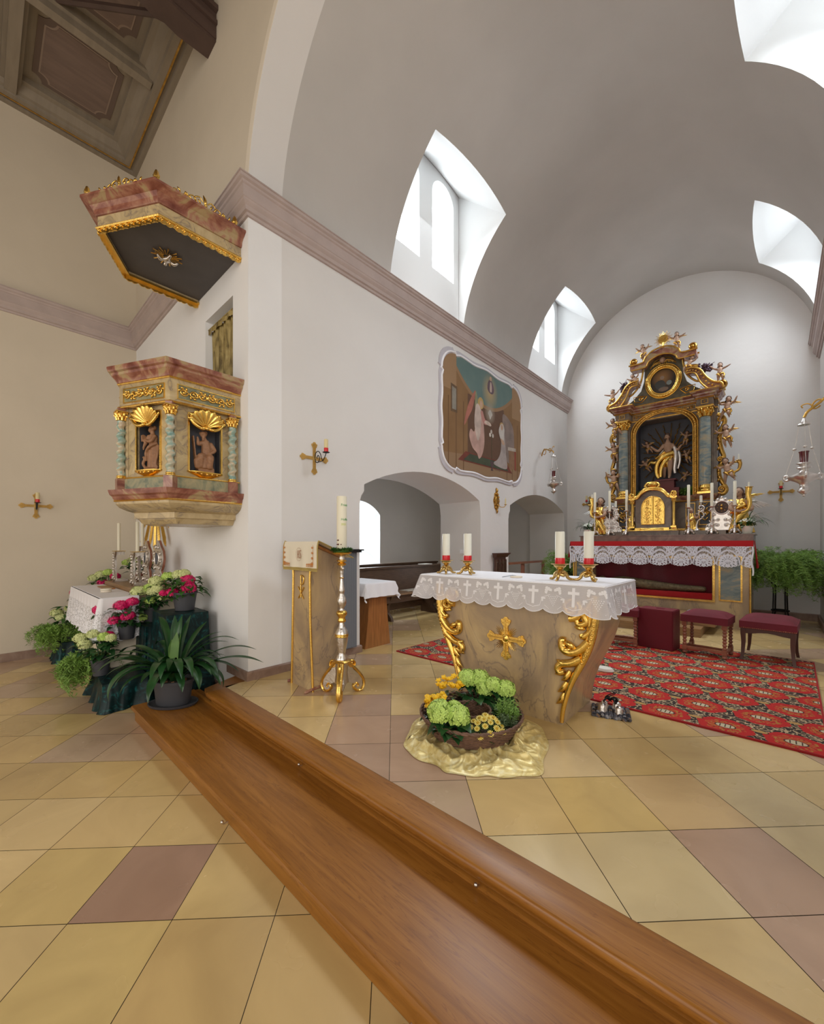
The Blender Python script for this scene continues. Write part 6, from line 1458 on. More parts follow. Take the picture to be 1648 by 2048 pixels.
# main storey
arch_in = [(-.455,2.10),(.455,2.10),(.455,3.36)]+[(.455*math.cos(a), 3.36+.335*math.sin(a)) for a in [PI*i/24 for i in range(1,24)]]+[(-.455,3.36)]
arch_out = [(-.535,2.10),(.535,2.10),(.535,3.36)]+[(.535*math.cos(a), 3.36+.415*math.sin(a)) for a in [PI*i/24 for i in range(1,24)]]+[(-.535,3.36)]
mb = MB(); mb.add(plate([[(-.80,2.05),(.80,2.05),(.80,3.80),(-.80,3.80)], arch_in], .10), RT @ Matrix.Translation((0,0,-.05))); rp('main_wall', 'marble_brown', mb)
mb = MB(); mb.box(-.80,.80,2.05,3.80,-.38,-.36,RT); mb.box(-.5,-.455,2.05,3.75,-.37,-.09,RT); mb.box(.455,.5,2.05,3.75,-.37,-.09,RT); mb.box(-.5,.5,2.05,2.10,-.37,-.0,RT); mb.box(-.5,.5,3.70,3.75,-.37,-.09,RT); rp('niche', 'niche_grey', mb)
mb = MB(); mb.add(plate([arch_out, [(x*.965, z) if z > 2.11 else (x*.965, z-.2) for x, z in arch_in] ] if False else [arch_out+[]], .001), RT) if False else None
def band(P, r, mat, name, d, k=1.0, n=8):
    mb = MB(); mb.tube([(x, z, d) for x, z in P], r, n, RT, k); return rp(name, mat, mb, 60)
half = [(-.495,2.10),(-.495,3.36)]+[(-.495*math.cos(a), 3.36+.375*math.sin(a)) for a in [PI*i/28 for i in range(1,28)]]+[(.495,3.36),(.495,2.10)]
mb = MB(); mb.tube([(x*.93, z-(.03 if z > 3.4 else 0), .01) for x, z in half], .014, 8, RT); mb.tube([(x*1.07, z+(.03 if z > 3.4 else 0), .01) for x, z in half], .014, 8, RT)
mb.tube([(x, z, -.003) for x, z in half], .030, 8, RT, 1.0)
L_ = 0; HP = [Vector((x, z, .022)) for x, z in half]; acc = 0
for a, b_ in zip(HP, HP[1:]):
    d = b_-a; n_ = int(d.length/.035) if d.length > .04 else 1
    for i in range(max(1, n_)):
        p = a+d*(i+.5)/max(1,n_); mb.ball(p, .015, 6, 5, RT, (1,1,.7))
rp('niche_arch_frame', 'gilt_old', mb, 60)
for s_ in (-1,1):
    x = s_*.645
    mb = MB(); rbox(mb, x-.10, x+.10, 2.135, 3.78, -.02, .03); rp('pilaster', 'marble_brown', mb)
    mb = MB(); mb.lathe([(.078,2.285-1.5),(.082,2.6-1.5),(.080,3.0-1.5),(.072,3.46-1.5)], 24, (x, -.125+.02, 0)); cl = rp('column', 'marble_blue', mb, 80)
    mb = MB(); mb.box(x-.105,x+.105,2.135,2.17,.02,.215,RT); mb.lathe([(.10,.67),(.105,.69),(.088,.70),(.086,.715),(.098,.73),(.10,.745),(.084,.765),(.082,.79)], 22, (x,-.105,0)); mb.build('column_base', 'gilt', cl); mb = MB()
    capital(mb, (x, -.105, 1.955), .074, .165); mb.build('capital', 'gilt', cl)
    # outer gilded scroll bracket on each flank
    mb = MB(); Q = [(s_*.80,3.50,-.02),(s_*.86,3.46,-.02),(s_*.90,3.36,-.02),(s_*.86,3.24,-.02),(s_*.83,3.08,-.02),(s_*.85,2.9,-.02),(s_*.885,2.76,-.02),(s_*.86,2.66,-.02),(s_*.82,2.56,-.02),(s_*.83,2.42,-.02),(s_*.88,2.30,-.02),(s_*.92,2.20,-.02),(s_*.88,2.13,-.02),(s_*.81,2.15,-.02)]
    mb.tube(curve_pts(Q, 5), .035, 8, RT, 1.0)
    for cx, cz, r0 in ((.845,3.40,.05),(.84,2.72,.045),(.86,2.21,.055)):
        mb.tube([(s_*px_, pz_, .01) for px_, pz_, _ in spiral(cx, cz, r0, .01, 0, 1.6, 0, 22)], .014, 7, RT); mb.ball((s_*cx, cz, .015), .016, 8, 6, RT)
    for zz in (3.28,3.18,3.08,2.98,2.88,2.58,2.5,2.42,2.34): leaf_relief(mb, s_*.80, zz, PI/2-s_*.7, .085, .035, RT)
    rp('flank_scroll', 'gilt_old', mb, 60)
# entablature
mb = MB(); rbox(mb,-.80,.80,3.60,3.80,-.3,.005)
for s_ in (-1,1): rbox(mb, s_*.645-.115, s_*.645+.115, 3.62, 3.80, -.1, .20)
rp('frieze', 'marble_brown', mb)
ent = [(-.80,-.3),(-.80,.005),(-.76,.005),(-.76,.20),(-.53,.20),(-.53,.005),(.53,.005),(.53,.20),(.76,.20),(.76,.005),(.80,.005),(.80,-.3)]
msweep('entablature_cornice', 'marble_red', ent, [(-.06,3.78),(.01,3.78),(.015,3.80),(.045,3.82),(.05,3.845),(.075,3.86),(.085,3.885),(-.06,3.885)])
msweep('gilt_line', 'gilt_old', ent, [(-.05,3.88),(.088,3.88),(.092,3.890),(.085,3.900),(-.05,3.900)]); msweep('dentil_line', 'gilt_old', ent, [(-.03,3.755),(.012,3.755),(.02,3.768),(.012,3.782),(-.03,3.782)]); msweep('architrave_line', 'gilt_old', ent, [(-.03,3.615),(.008,3.615),(.012,3.628),(.006,3.64),(-.03,3.64)])
mb = MB()
for s_ in (-1,1):
    frame_rect(mb, s_*.645-.05, s_*.645+.05, 3.665, 3.745, .009, .008, RT @ Matrix.Translation((0,0,.20)))
    mb.ball((s_*.645,3.705,.205), .016, 8, 6, RT); frame_rect(mb, min(s_*.28,s_*.50), max(s_*.28,s_*.50), 3.66, 3.74, .008, .008, RT); rinceau(mb, min(s_*.30,s_*.48), max(s_*.30,s_*.48), 3.70, .06, RT, 1, .006, .004)
rp('frieze_carving', 'gilt_old', mb)
# gable storey with the oval picture
ov = lambda a, k=1.0: (.215*k*math.cos(a), 4.285+.235*k*math.sin(a))
body = [(-.66,3.89),(.66,3.89),(.60,3.97),(.48,4.06),(.36,4.19),(.31,4.36),(.30,4.62),(.27,4.72),(.17,4.79),(0,4.82),(-.17,4.79),(-.27,4.72),(-.30,4.62),(-.31,4.36),(-.36,4.19),(-.48,4.06),(-.60,3.97)]
mb = MB(); mb.add(plate([body, [ov(2*PI*i/40) for i in range(40)]], .16), RT @ Matrix.Translation((0,0,-.08))); rp('gable', 'marble_green', mb, 25)
M['gable_green'] = ramp_mat('gable_green', [(.3, (.06,.055,.04)), (.55, (.13,.115,.075)), (.8, (.2,.17,.10))], 5, 2, .3)
for o in kids(t):
    if o.name.startswith('gable'): o.data.materials.clear(); o.data.materials.append(M['gable_green'])
mb = MB(); mb.tube([(*ov(2*PI*i/48, 1.16), .012) for i in range(49)], .032, 8, RT); mb.tube([(*ov(2*PI*i/48, 1.0), .012) for i in range(49)], .012, 8, RT); mb.tube([(*ov(2*PI*i/48, 1.32), .008) for i in range(49)], .012, 8, RT)
for i in range(36): mb.ball((*ov(2*PI*i/36, 1.16), .038), .014, 6, 5, RT)
rp('oval_frame', 'gilt', mb, 60)
m, nt, b, x, y, z, tc = shader_xyz('oval_picture')
zz = z-2.785; nz = noise_x(nt, tc, 9, 4); col = (.035,.022,.015); d_ = ((x+.02)*(x+.02)+(zz-.09)*(zz-.09)).f('SQRT')
col = layer(nt, col, (d_*-6+1.15).f('MAXIMUM',0.0).f('MINIMUM',1.0), (.34,.17,.05)); col = layer(nt, col, (((x+.05)*(x+.05)*1.2+(zz+.05)*(zz+.05)).f('SQRT')+nz*.05).lt(.115), (.05,.05,.045)); col = layer(nt, col, ((x-.09)*(x-.09)+(zz+.04)*(zz+.04)).f('SQRT').lt(.042), (.20,.23,.22)); col = layer(nt, col, ((x+.02)*(x+.02)+(zz-.075)*(zz-.075)).f('SQRT').lt(.035), (.34,.24,.17)); col = layer(nt, col, ((x+.0)*(x+.0)*.25+(zz+.14)*(zz+.14)).f('SQRT').lt(.04)*nz, (.34,.22,.15))
nt.links.new(col, b.inputs['Base Color']); b.inputs['Roughness'].default_value = .4
mb = MB(); mb.add(plate([[ov(2*PI*i/40, 1.01) for i in range(40)]], .02), RT @ Matrix.Translation((0,0,-.03))); rp('oval_picture', 'oval_picture', mb, 0)
# segmental crown cornice with scrolled ends
cro = [(-.52,4.58),(-.52,4.66),(-.30,4.66),(-.25,4.74),(-.15,4.82),(0,4.85),(.15,4.82),(.25,4.74),(.30,4.66),(.52,4.66),(.52,4.58),(.27,4.58),(.22,4.65),(.13,4.72),(0,4.75),(-.13,4.72),(-.22,4.65),(-.27,4.58)]
mb = MB(); mb.add(plate([cro], .24), RT @ Matrix.Translation((0,0,.02))); rp('crown_cornice', 'marble_red', mb, 25)
mb = MB()
up_ = [(-.54,4.67),(-.31,4.67),(-.26,4.75),(-.15,4.835),(0,4.865),(.15,4.835),(.26,4.75),(.31,4.67),(.54,4.67)]
lo_ = [(-.50,4.575),(-.265,4.575),(-.215,4.65),(-.13,4.71),(0,4.74),(.13,4.71),(.215,4.65),(.265,4.575),(.50,4.575)]
for dd in (.145,-.08): mb.tube(curve_pts([(x,z,dd) for x, z in up_], 3), .016, 7, RT)
mb.tube(curve_pts([(x,z,.135) for x, z in lo_], 3), .014, 7, RT)
for s_ in (-1,1):
    mb.tube([(s_*px_,pz_,.10) for px_,pz_,_ in spiral(.46,4.74,.065,.012,-PI/2,1.6,0,22)], .018, 7, RT, 1.6, (0,0,1)); mb.ball((s_*.46,4.74,.12), .022, 8, 6, RT)
    mb.tube(curve_pts([(s_*.31,4.62,.06),(s_*.33,4.45,.06),(s_*.38,4.28,.06),(s_*.50,4.14,.06),(s_*.58,4.12,.05)],5), .018, 7, RT)      # inner sweep of the gable
    mb.tube(curve_pts([(s_*.20,4.56,.02),(s_*.12,4.68,.02),(0,4.71,.02)],4), .012, 6, RT)
rp('crown_gilding', 'gilt_old', mb, 60)
b = MB(); face_bits(b, (0,-.06,4.655-1.5), .05, (0,-1,-.1)); link('cherub_head', remesh(b, .010, 1), 'flesh', t)
mb = MB(); wing(mb, (.03,-.04,3.12), (.15,-.03,3.12), .09); wing(mb, (-.03,-.04,3.12), (-.15,-.03,3.12), .09); rp('head_wings', 'gilt_old', mb, 60)
# broken pediment pieces each side: S-shaped volutes
for s_ in (-1,1):
    top = [(.90,3.89),(.87,3.97),(.76,4.02),(.66,4.13),(.58,4.27),(.47,4.335),(.38,4.33)]
    bot = [(.38,4.26),(.46,4.255),(.52,4.21),(.58,4.06),(.66,3.95),(.72,3.89)]
    mb = MB(); mb.add(plate([[(s_*p.x, p.y) for p in curve_pts([(x,z,0) for x, z in top], 4)]+[(s_*p.x, p.y) for p in curve_pts([(x,z,0) for x, z in bot], 4)]], .20), RT @ Matrix.Translation((0,0,.08))); rp('pediment_volute', 'marble_red', mb, 30)
    mb = MB(); 
    for dd in (.19,-.02): mb.tube(curve_pts([(s_*x,z,dd) for x, z in top], 4), .018, 7, RT)
    mb.tube(curve_pts([(s_*x,z,.185) for x, z in bot], 4), .014, 7, RT)
    mid = curve_pts([(s_*(.80),3.93,.185),(s_*.68,4.02,.185),(s_*.60,4.18,.185),(s_*.50,4.28,.185),(s_*.40,4.30,.185)],5)
    for p in mid[::2]: mb.ball(p, .018, 6, 5, RT)
    mb.tube([(s_*px_,pz_,.12) for px_,pz_,_ in spiral(.87,3.96,.07,.012,-PI/2,1.6,0,22)], .022, 7, RT, 1.8, (0,0,1)); mb.ball((s_*.87,3.96,.15), .026, 8, 6, RT)
    rp('volute_gilding', 'gilt_old', mb, 60)
    mb = MB(); cx, cz = s_*.37, 4.045
    A_ = [(cx-.11,cz+.02),(cx-.02,cz-.075),(cx+.10,cz-.05),(cx+.12,cz+.05),(cx+.0,cz+.045)] if s_ > 0 else [(cx+.11,cz+.02),(cx+.02,cz-.075),(cx-.10,cz-.05),(cx-.12,cz+.05),(cx-.0,cz+.045)]
    mb.tube([(x,z,.01) for x, z in A_+[A_[0]]], .008, 6, RT); mb.tube(spiral(cx,cz-.01,.035,.01,0,1.2,.008,14), .009, 6, RT); leaf_relief(mb, cx, cz-.02, .4, .06,.02,RT); 
    T_ = [(s_*.52,3.91),(s_*.68,3.91),(s_*.57,4.03)]; mb.tube([(x,z,.012) for x, z in T_+[T_[0]]], .008, 6, RT); rp('gable_carving', 'gilt', mb, 60)
    # grape clusters and horn behind the volutes
    mb = MB(); rr = random.Random(4+s_)
    for i in range(55):
        u = rr.random(); mb.ball((s_*(.56+.13*u)+rr.uniform(-.05,.05)*(1.2-u*.3), 4.36-.05*u+rr.uniform(-.06,.06), .02+rr.uniform(-.05,.05)), .021, 6, 5, RT)
    for i in range(10): mb.tube([(s_*.64,4.34,.0),(s_*(.64+rr.uniform(-.04,.13)),4.34+rr.uniform(-.03,.13),rr.uniform(-.03,.05))], [.012,.004], 5, RT)
    rp('grapes', 'grape', mb, 60)
    mb = MB(); mb.tube(curve_pts([(s_*.40,4.44,.03),(s_*.47,4.42,.04),(s_*.54,4.38,.04)],4), lambda q: .012+.03*q, 8, RT); rp('cornucopia', 'gilt', mb, 60)
# sunburst on top with lettering
mb = MB(); c0 = (0, 5.06)
mb.tube([(0,4.86,.0),(0,4.93,.0),(0,5.0,.0)], [.03,.016,.016], 8, RT); mb.add(plate([[(c0[0]+.075*math.cos(a), c0[1]+.075*math.sin(a)) for a in [2*PI*i/28 for i in range(28)]]], .02), RT)
for i in range(28):
    a = 2*PI*i/28; L = .15 if i % 2 else .12; w_ = .006*(1 if i % 2 else 0)
    mb.tube([(c0[0]+r_*math.cos(a)+w_*math.sin(r_*160)*math.sin(a), c0[1]+r_*math.sin(a)-w_*math.sin(r_*160)*math.cos(a), 0) for r_ in [.06+(L-.06)*k/6 for k in range(7)]], lambda q: .009*(1-.8*q), 5, RT)
rp('sunburst', 'gilt', mb, 60)
mb = MB(); mb.add(text_mesh('IHS', .085, .006), RT @ Matrix.Translation((-.062,5.03,.014))); rp('lettering', 'gilt_old', mb, 0)
# niche: pedestal, rays, risen figure
mb = MB(); mb.box(-.10,.17,2.30,2.44,-.20,.0,RT); mb.box(-.13,.20,2.44,2.465,-.23,.02,RT); mb.box(-.18,.25,2.10,2.30,-.26,.03,RT); rp('niche_pedestal', 'dark_red', mb)
mb = MB(); c0 = (.05, 2.98)
for i in range(26):
    a = 2*PI*i/26+.06; 
    if -2.0 < a-2*PI*round((a)/(2*PI)) < -1.15: continue
    lim = min(.44/max(.01,abs(math.cos(a))), .62/max(.01, abs(math.sin(a))), .58); w_ = .012 if i % 2 else 0
    mb.tube([(c0[0]+r_*math.cos(a)-w_*math.sin(r_*60)*math.sin(a), c0[1]+r_*math.sin(a)+w_*math.sin(r_*60)*math.cos(a), -.30) for r_ in [.12+(lim-.12)*k/14 for k in range(15)]], lambda q: .013*(1-.5*q), 5, RT)
rp('gilt_rays', 'gilt_old', mb, 60)
b = MB(); c = Vector((.05, .16, 0)); z_ = lambda h: h-1.50
limb(b, [(.05,.14,z_(2.92)),(.055,.13,z_(3.02)),(.05,.14,z_(3.12)),(.05,.14,z_(3.16))], [.055,.062,.075,.045], 12)
limb(b, [(.05,.14,z_(3.15)),(.045,.13,z_(3.21))], [.028,.026]); face_bits(b, (.04,.12,z_(3.265)), .045, (-.4,-1,-.1))
limb(b, [(-.02,.14,z_(3.12)),(-.10,.10,z_(3.02)),(-.20,.08,z_(3.10))], [.033,.026,.017]); hand_bits(b, (-.20,.08,z_(3.10)), (-.6,-.2,1), .05)
limb(b, [(.12,.14,z_(3.11)),(.20,.10,z_(3.0)),(.26,.06,z_(3.05))], [.033,.026,.017]); hand_bits(b, (.26,.06,z_(3.05)), (.6,-.3,1), .05, -1)
limb(b, [(.085,.14,z_(2.88)),(.09,.09,z_(2.72)),(.08,.12,z_(2.53))], [.055,.042,.026]); limb(b, [(.08,.12,z_(2.53)),(.085,.05,z_(2.495))], [.024,.018]); limb(b, [(.02,.14,z_(2.88)),(.0,.12,z_(2.70)),(-.01,.16,z_(2.54))], [.055,.042,.026])
link('risen_figure', remesh(b, .009, 1), 'flesh', t)
eyes((.04,.12,z_(3.265)), .045, (-.4,-1,-.1), t)
b = MB(); b.ball((.045,.14,z_(3.30)), .050, 10, 8); b.ball((.05,.165,z_(3.26)), .045, 10, 8); b.tube(curve_pts([(.0,.13,z_(3.28)),(-.01,.14,z_(3.22)),(.0,.14,z_(3.16))],4), .018, 7); b.tube(curve_pts([(.08,.14,z_(3.28)),(.09,.14,z_(3.21)),(.08,.15,z_(3.15))],4), .018, 7); b.tube([(.03,.09,z_(3.24)),(.03,.08,z_(3.215))], .018, 6); link('hair', remesh(b, .009, 1), 'hair_brown', t)
mb = MB(); robe(mb, [(.085,.07,z_(2.70)),(.095,.08,z_(2.80)),(.085,.075,z_(2.92))], (.05,.14,0), 8, .2, 40)
for P, r0 in (([(.13,.12,2.96),(.0,.05,2.90),(-.10,.05,2.78),(-.12,.06,2.62),(-.08,.06,2.50)], .05),([(.12,.15,2.9),(.03,.05,2.82),(-.04,.05,2.68),(-.05,.05,2.52)], .045),([(-.06,.10,2.86),(-.14,.09,2.80),(-.22,.10,2.82),(-.26,.12,2.78)], .04),([(.02,.05,2.98),(-.06,.06,2.92),(-.14,.09,2.88)], .03)):
    mb.tube(curve_pts([(x,y,z_(z)) for x,y,z in P],5), lambda q: r0*(1-.35*q), 7)
mb.build('gilt_robe', 'gilt', t, 60)
mb = MB()
for P, r0 in (([(.12,.17,3.10),(.17,.12,3.02),(.18,.10,2.86),(.16,.11,2.68),(.17,.12,2.58)], .045),([(.10,.18,3.08),(.22,.14,2.96),(.24,.13,2.80),(.21,.14,2.66)], .035),([(-.02,.17,3.05),(-.08,.15,2.96),(-.12,.14,2.86)], .028)):
    mb.tube(curve_pts([(x,y,z_(z)) for x,y,z in P],5), lambda q: r0*(1-.35*q), 7)
mb.build('silver_cloak', 'silver', t, 60)
# cherubs on the retable: three poses shared round the frame
POSES = [(((-.9,-.3,.1),(-.5,-.5,.6)),((.7,-.4,.4),(.5,-.4,.8)),((-.1,-.5,-.85),(.1,.4,-.9)),((.2,-.1,-1),(.1,.2,-1))),
         (((-.8,-.5,-.2),(-.3,-.7,.5)),((.8,-.2,.6),(.3,-.3,1)),((-.3,-.3,-.9),(-.2,.3,-.9)),((.1,-.6,-.7),(.3,.5,-.7))),
         (((-.9,-.2,.5),(-.8,-.3,.8)),((.9,-.2,.2),(.9,-.3,.3)),((.0,-.2,-1),(-.1,.1,-1)),((.25,-.3,-.9),(.1,.4,-.9)))]
CH = [cherub(None, *p, vox=.018) for p in POSES]
def put_cherub(x, z, h, pose, flip=1, tilt=0, d=.10, wings=True, par=t, base=1.5):
    objs = []
    for k, (nm_, me, mt_) in enumerate(CH[pose]):
        if nm_ == 'wings' and not wings: continue
        if len(me.materials) == 0: me.materials.append(M[mt_])
        o = bpy.data.objects.new('cherub' if k == 0 else nm_, me); C.objects.link(o)
        if k == 0:
            o.parent = par; o.location = (x, -d, z-base); o.scale = (flip*h, h, h); o.rotation_euler = (0, tilt*flip, 0); root = o
        else: o.parent = root
    return root
for x, z, h, p, fl, ti, d in ((.222,4.90,.28,2,1,0,.08),(-.296,4.86,.28,0,-1,.2,.08),(.847,4.14,.29,2,1,0,.12),(-.835,4.12,.29,2,-1,0,.12),(.93,3.54,.33,1,1,.15,.05),(-.764,3.52,.33,1,-1,.35,.16),
        (.93,3.06,.34,0,1,-.1,.08),(-.80,3.05,.34,0,-1,.2,.10),(.95,2.48,.37,1,1,-.2,.08),(-.80,2.48,.37,1,-1,.1,.14),(.40,4.42,.27,0,1,.4,.10),(-.42,4.36,.27,0,-1,.5,.10),
        (-.28,3.12,.22,1,-1,.3,-.20),(.32,3.20,.22,2,1,.2,-.20),(-.30,2.78,.23,0,-1,.7,-.20),(.34,2.86,.22,0,1,-.3,-.20),(.30,2.50,.18,1,1,.5,-.20)):
    put_cherub(x, z, h, p, fl, ti, d, wings=z < 4 or z > 4.8)
for s_, x, z in ((1,1.09,2.62),(-1,-.93,2.62)):
    mb = MB(); mb.tube(curve_pts([(x-s_*.06,z-.16,.10),(x-s_*.0,z-.12,.10),(x+s_*.02,z-.03,.10),(x,z+.02,.10)],4), lambda q: .016+.016*q, 8, RT); mb.lathe([(.02,z+.02-1.5),(.042,z+.03-1.5),(.04,z+.036-1.5)], 14, (x,-.10,0)); q_ = rp('cherub_horn', 'gilt_old', mb, 60)
    mb = MB(); mb.lathe([(.010,z+.036-1.5),(.010,z+.13-1.5),(.004,z+.135-1.5)], 10, (x,-.10,0)); mb.build('taper', 'wax_white', q_)
for s_, x in ((-1,-.33),(1,.36)):
    mb = MB(); rr = random.Random(8)
    for i in range(420):
        a = rr.uniform(0,2*PI); mb_x = x+rr.uniform(-.13,.13); b0 = (mb_x, .10+rr.uniform(-.08,.10), 2.14-1.5+rr.uniform(0,.12)); leaf_blade(mb, b0, (math.cos(a), math.sin(a)*.5-.3, rr.uniform(.0,1.2)), .13, .007, .5, n=3)
    o = mb.build('asparagus_fern', 'fern_green', None, 80, (HX, Y0, 1.50)); tag(o, 'feathery green fern in the niche %s of the red pedestal' % ('left' if s_ < 0 else 'right'), 'fern', 'ferns in the retable niche')
# ---------------------------------------------------------------- tabernacle
t = thing('tabernacle', 'gilded tabernacle with arched double door and columns in the middle of the high altar', 'tabernacle', (HX-.045, 7.98, 1.313+.187))
mb = MB(); mb.add(plate([[(-.27,.03),(.27,.03),(.27,.60)]+[(.27*math.cos(a), .60+.10*math.sin(a)) for a in [PI*i/16 for i in range(1,16)]]+[(-.27,.60)]], .24), Matrix(((1,0,0,0),(0,0,-1,.14),(0,1,0,0),(0,0,0,1)))); mb.build('body', 'marble_brown', t)
mb = MB(); mb.sweep([(-.28,.20),(-.28,.02),(-.36,.02),(-.36,-.05),(.36,-.05),(.36,.02),(.28,.02),(.28,.20)], [(-.10,.0),(.012,.0),(.014,.02),(.0,.03),(-.006,.05),(-.10,.05)]); mb.build('gilt_base', 'gilt', t)
Ft = Matrix(((1,0,0,0),(0,0,-1,.018),(0,1,0,0),(0,0,0,1)))
def dr(k): return [(-.175*k,.115),(.175*k,.115),(.175*k,.40)]+[(.175*k*math.cos(a), .40+.20*k*math.sin(a)) for a in [PI*i/20 for i in range(1,20)]]+[(-.175*k,.40)]
mb = MB(); mb.add(plate([dr(1)], .012), Ft); mb.tube([(x,z,.010) for x, z in dr(1)+[dr(1)[0]]], .009, 7, Ft); mb.tube([(0,.12,.012),(0,.60,.012)], .012, 8, Ft); door = mb.build('door', 'gilt', t)
mb = MB(); rr = random.Random(2)
for s_ in (-1,1):
    for zz in range(7):
        z0 = .16+.06*zz; w_ = .075 if zz < 6 else .04; mb.tube([(s_*(.085)+px_-0, pz_, .010) for px_, pz_, _ in spiral(0, z0, .03, .006, zz*1.3, 1.4*(1 if zz % 2 else -1), 0, 16)], .005, 6, Ft)
        for q in range(4): leaf_relief(mb, s_*.085+rr.uniform(-.045,.045), z0+rr.uniform(-.02,.02), rr.uniform(0,6.28), .035, .012, Ft @ Matrix.Translation((0,0,.004)))
mb.build('door_relief', 'gilt', door)
for s_ in (-1,1):
    mb = MB(); mb.box(s_*.315-.04,s_*.315+.04,-.05,.03,.05,.08); mb.lathe([(.026,.08),(.03,.095),(.022,.105),(.021,.48),(.018,.49)], 16, (s_*.315,-.01,0)); capital(mb, (s_*.315,-.01,.485), .022, .07); mb.build('column', 'gilt', t)
    mb = MB(); mb.box(s_*.315-.05,s_*.315+.05,-.06,.06,.555,.585); mb.tube([(s_*px_,-.05,pz_) for px_,pz_,_ in spiral(.315,.625,.045,.01,-PI/2,1.5,0,20)], .016, 7, None, 1.6, (0,1,0)); mb.build('cornice_end', 'gilt', t)
mb = MB(); cp = curve_pts([(-.33,-.03,.60),(-.24,-.03,.60),(-.17,-.03,.68),(-.09,-.03,.73),(0,-.03,.745),(.09,-.03,.73),(.17,-.03,.68),(.24,-.03,.60),(.33,-.03,.60)],5); mb.tube(cp, .028, 8); mb.tube([p+Vector((0,-.02,-.03)) for p in cp[4:-4]], .014, 7)
mb.ball((0,-.03,.80), .06, 12, 8, None, (1.4,.7,.8)); mb.ball((0,-.06,.81), .03, 10, 8)
for s_ in (-1,1): mb.tube(curve_pts([(0,-.04,.84),(s_*.07,-.04,.83),(s_*.11,-.04,.78),(s_*.08,-.04,.75),(s_*.14,-.04,.72)],4), .018, 7)
mb.build('crown', 'gilt', t)
# ---------------------------------------------------------------- candlesticks on the shelf
def silver_stick():
    s = thing('altar_candlestick', '', 'candlestick'); mb = MB()
    mb.lathe([(.03,.05),(.035,.07),(.02,.10),(.014,.12),(.02,.135),(.024,.15),(.014,.17),(.009,.19),(.013,.215),(.015,.23),(.008,.26),(.0075,.36),(.010,.40),(.016,.415),(.012,.425),(.03,.438),(.045,.445),(.045,.45),(.02,.452)], 18, flute=(9,.03)); mb.build('stem', 'silver', s)
    for k in range(3):
        a = R(-90)+k*2*PI/3; c_, s2 = math.cos(a), math.sin(a); mb = MB(); mb.tube(curve_pts([(c_*.01,s2*.01,.09),(c_*.04,s2*.04,.075),(c_*.055,s2*.055,.045),(c_*.075,s2*.075,.022)],4), [.018]*5+[.022]*4+[.02]*4, 8); mb.ball((c_*.072,s2*.072,.02), .020, 8, 6); mb.build('foot', 'silver', s)
    return s
def plain_candle(r, h, wax='wax'):
    mb = MB(); mb.lathe([(r,0),(r,h-.003),(r*.9,h),(.002,h+.001)], 18); mb.tube([(0,0,h),(0,0,h+.008)], .0012, 4); return mb.build('altar_candle', wax, None)
NAMES = ['leftmost','second from the left','third from the left','first right of the tabernacle','second right of the tabernacle','rightmost']
first = None
for i, (x, h) in enumerate(((-1.005,.37),(-.742,.38),(-.454,.37),(.478,.37),(.788,.37),(1.075,.37))):
    s = first = (silver_stick() if i == 0 else first) if i == 0 else first
    o = s if i == 0 else dup(s)
    o.location = (HX+x, 7.97, GZ); o['label'] = 'silver candlestick on the high altar shelf, %s' % NAMES[i]; o['group'] = 'silver candlesticks on the high altar'
    c_ = plain_candle(.021, h); c_.location = (HX+x, 7.97, GZ+.4525); tag(c_, 'slim cream candle on the high altar shelf, %s of six' % NAMES[i], 'candle', 'slim candles on the high altar')
# silver reliquaries
def reliquary(label, x, s):
    o = thing('reliquary', label, 'reliquary', (HX+x, 8.08, GZ+.068)); Fq = Matrix(((s,0,0,0),(0,0,-s,0),(0,s,0,0),(0,0,0,1)))
    mb = MB()
    mb.add(plate([[(-.20,0),(.20,0),(.21,.04),(.17,.06),(.18,.10),(.13,.13),(.12,.20),(.09,.24),(.13,.29),(.145,.36),(.12,.43),(.07,.48),(.02,.50),(0,.55),(-.02,.50),(-.07,.48),(-.12,.43),(-.145,.36),(-.13,.29),(-.09,.24),(-.12,.20),(-.13,.13),(-.18,.10),(-.17,.06),(-.21,.04)]], .03), Fq)
    for sg in (-1,1):
        for cx, cz, r0, q in ((.15,.06,.05,1.5),(.12,.16,.04,-1.4),(.10,.25,.03,1.4),(.14,.33,.025,-1.4),(.11,.43,.03,1.3),(.05,.49,.025,-1.3),(.06,.08,.035,1.4),(.05,.17,.03,-1.3)):
            mb.tube([(sg*px_,pz_,.022) for px_,pz_,_ in spiral(cx,cz,r0,.006,0,q,0,14)], .009, 6, Fq); mb.ball((sg*cx,cz,.028), .014, 6, 5, Fq)
    mb.box(-.21,.21,-.0,.03,-.03,.06,Fq); mb.ball((0,.52,.02), .02, 8, 6, Fq); mb.tube([(.095*math.cos(2*PI*i/28), .36+.105*math.sin(2*PI*i/28), .02) for i in range(29)], .013, 6, Fq); mb.build('frame', 'silver', o)
    mb = MB(); mb.add(plate([[(.085*math.cos(2*PI*i/28), .36+.095*math.sin(2*PI*i/28)) for i in range(28)]], .012), Fq @ Matrix.Translation((0,0,.018))); mb.build('window', 'beam_wood', o)
    mb = MB(); mb.ball((0,.39,.03), .018, 8, 6, Fq); mb.ball((0,.34,.03), .022, 8, 6, Fq)
    for i in range(8): mb.ball((.055*math.cos(i*PI/4), .36+.06*math.sin(i*PI/4), .026), .007, 6, 4, Fq)
    mb.build('relic', 'gilt_old', o); return o
reliquary('silver reliquary left of the tabernacle on the high altar', -.755, .95); reliquary('silver reliquary right of the tabernacle on the high altar', .905, 1.0)
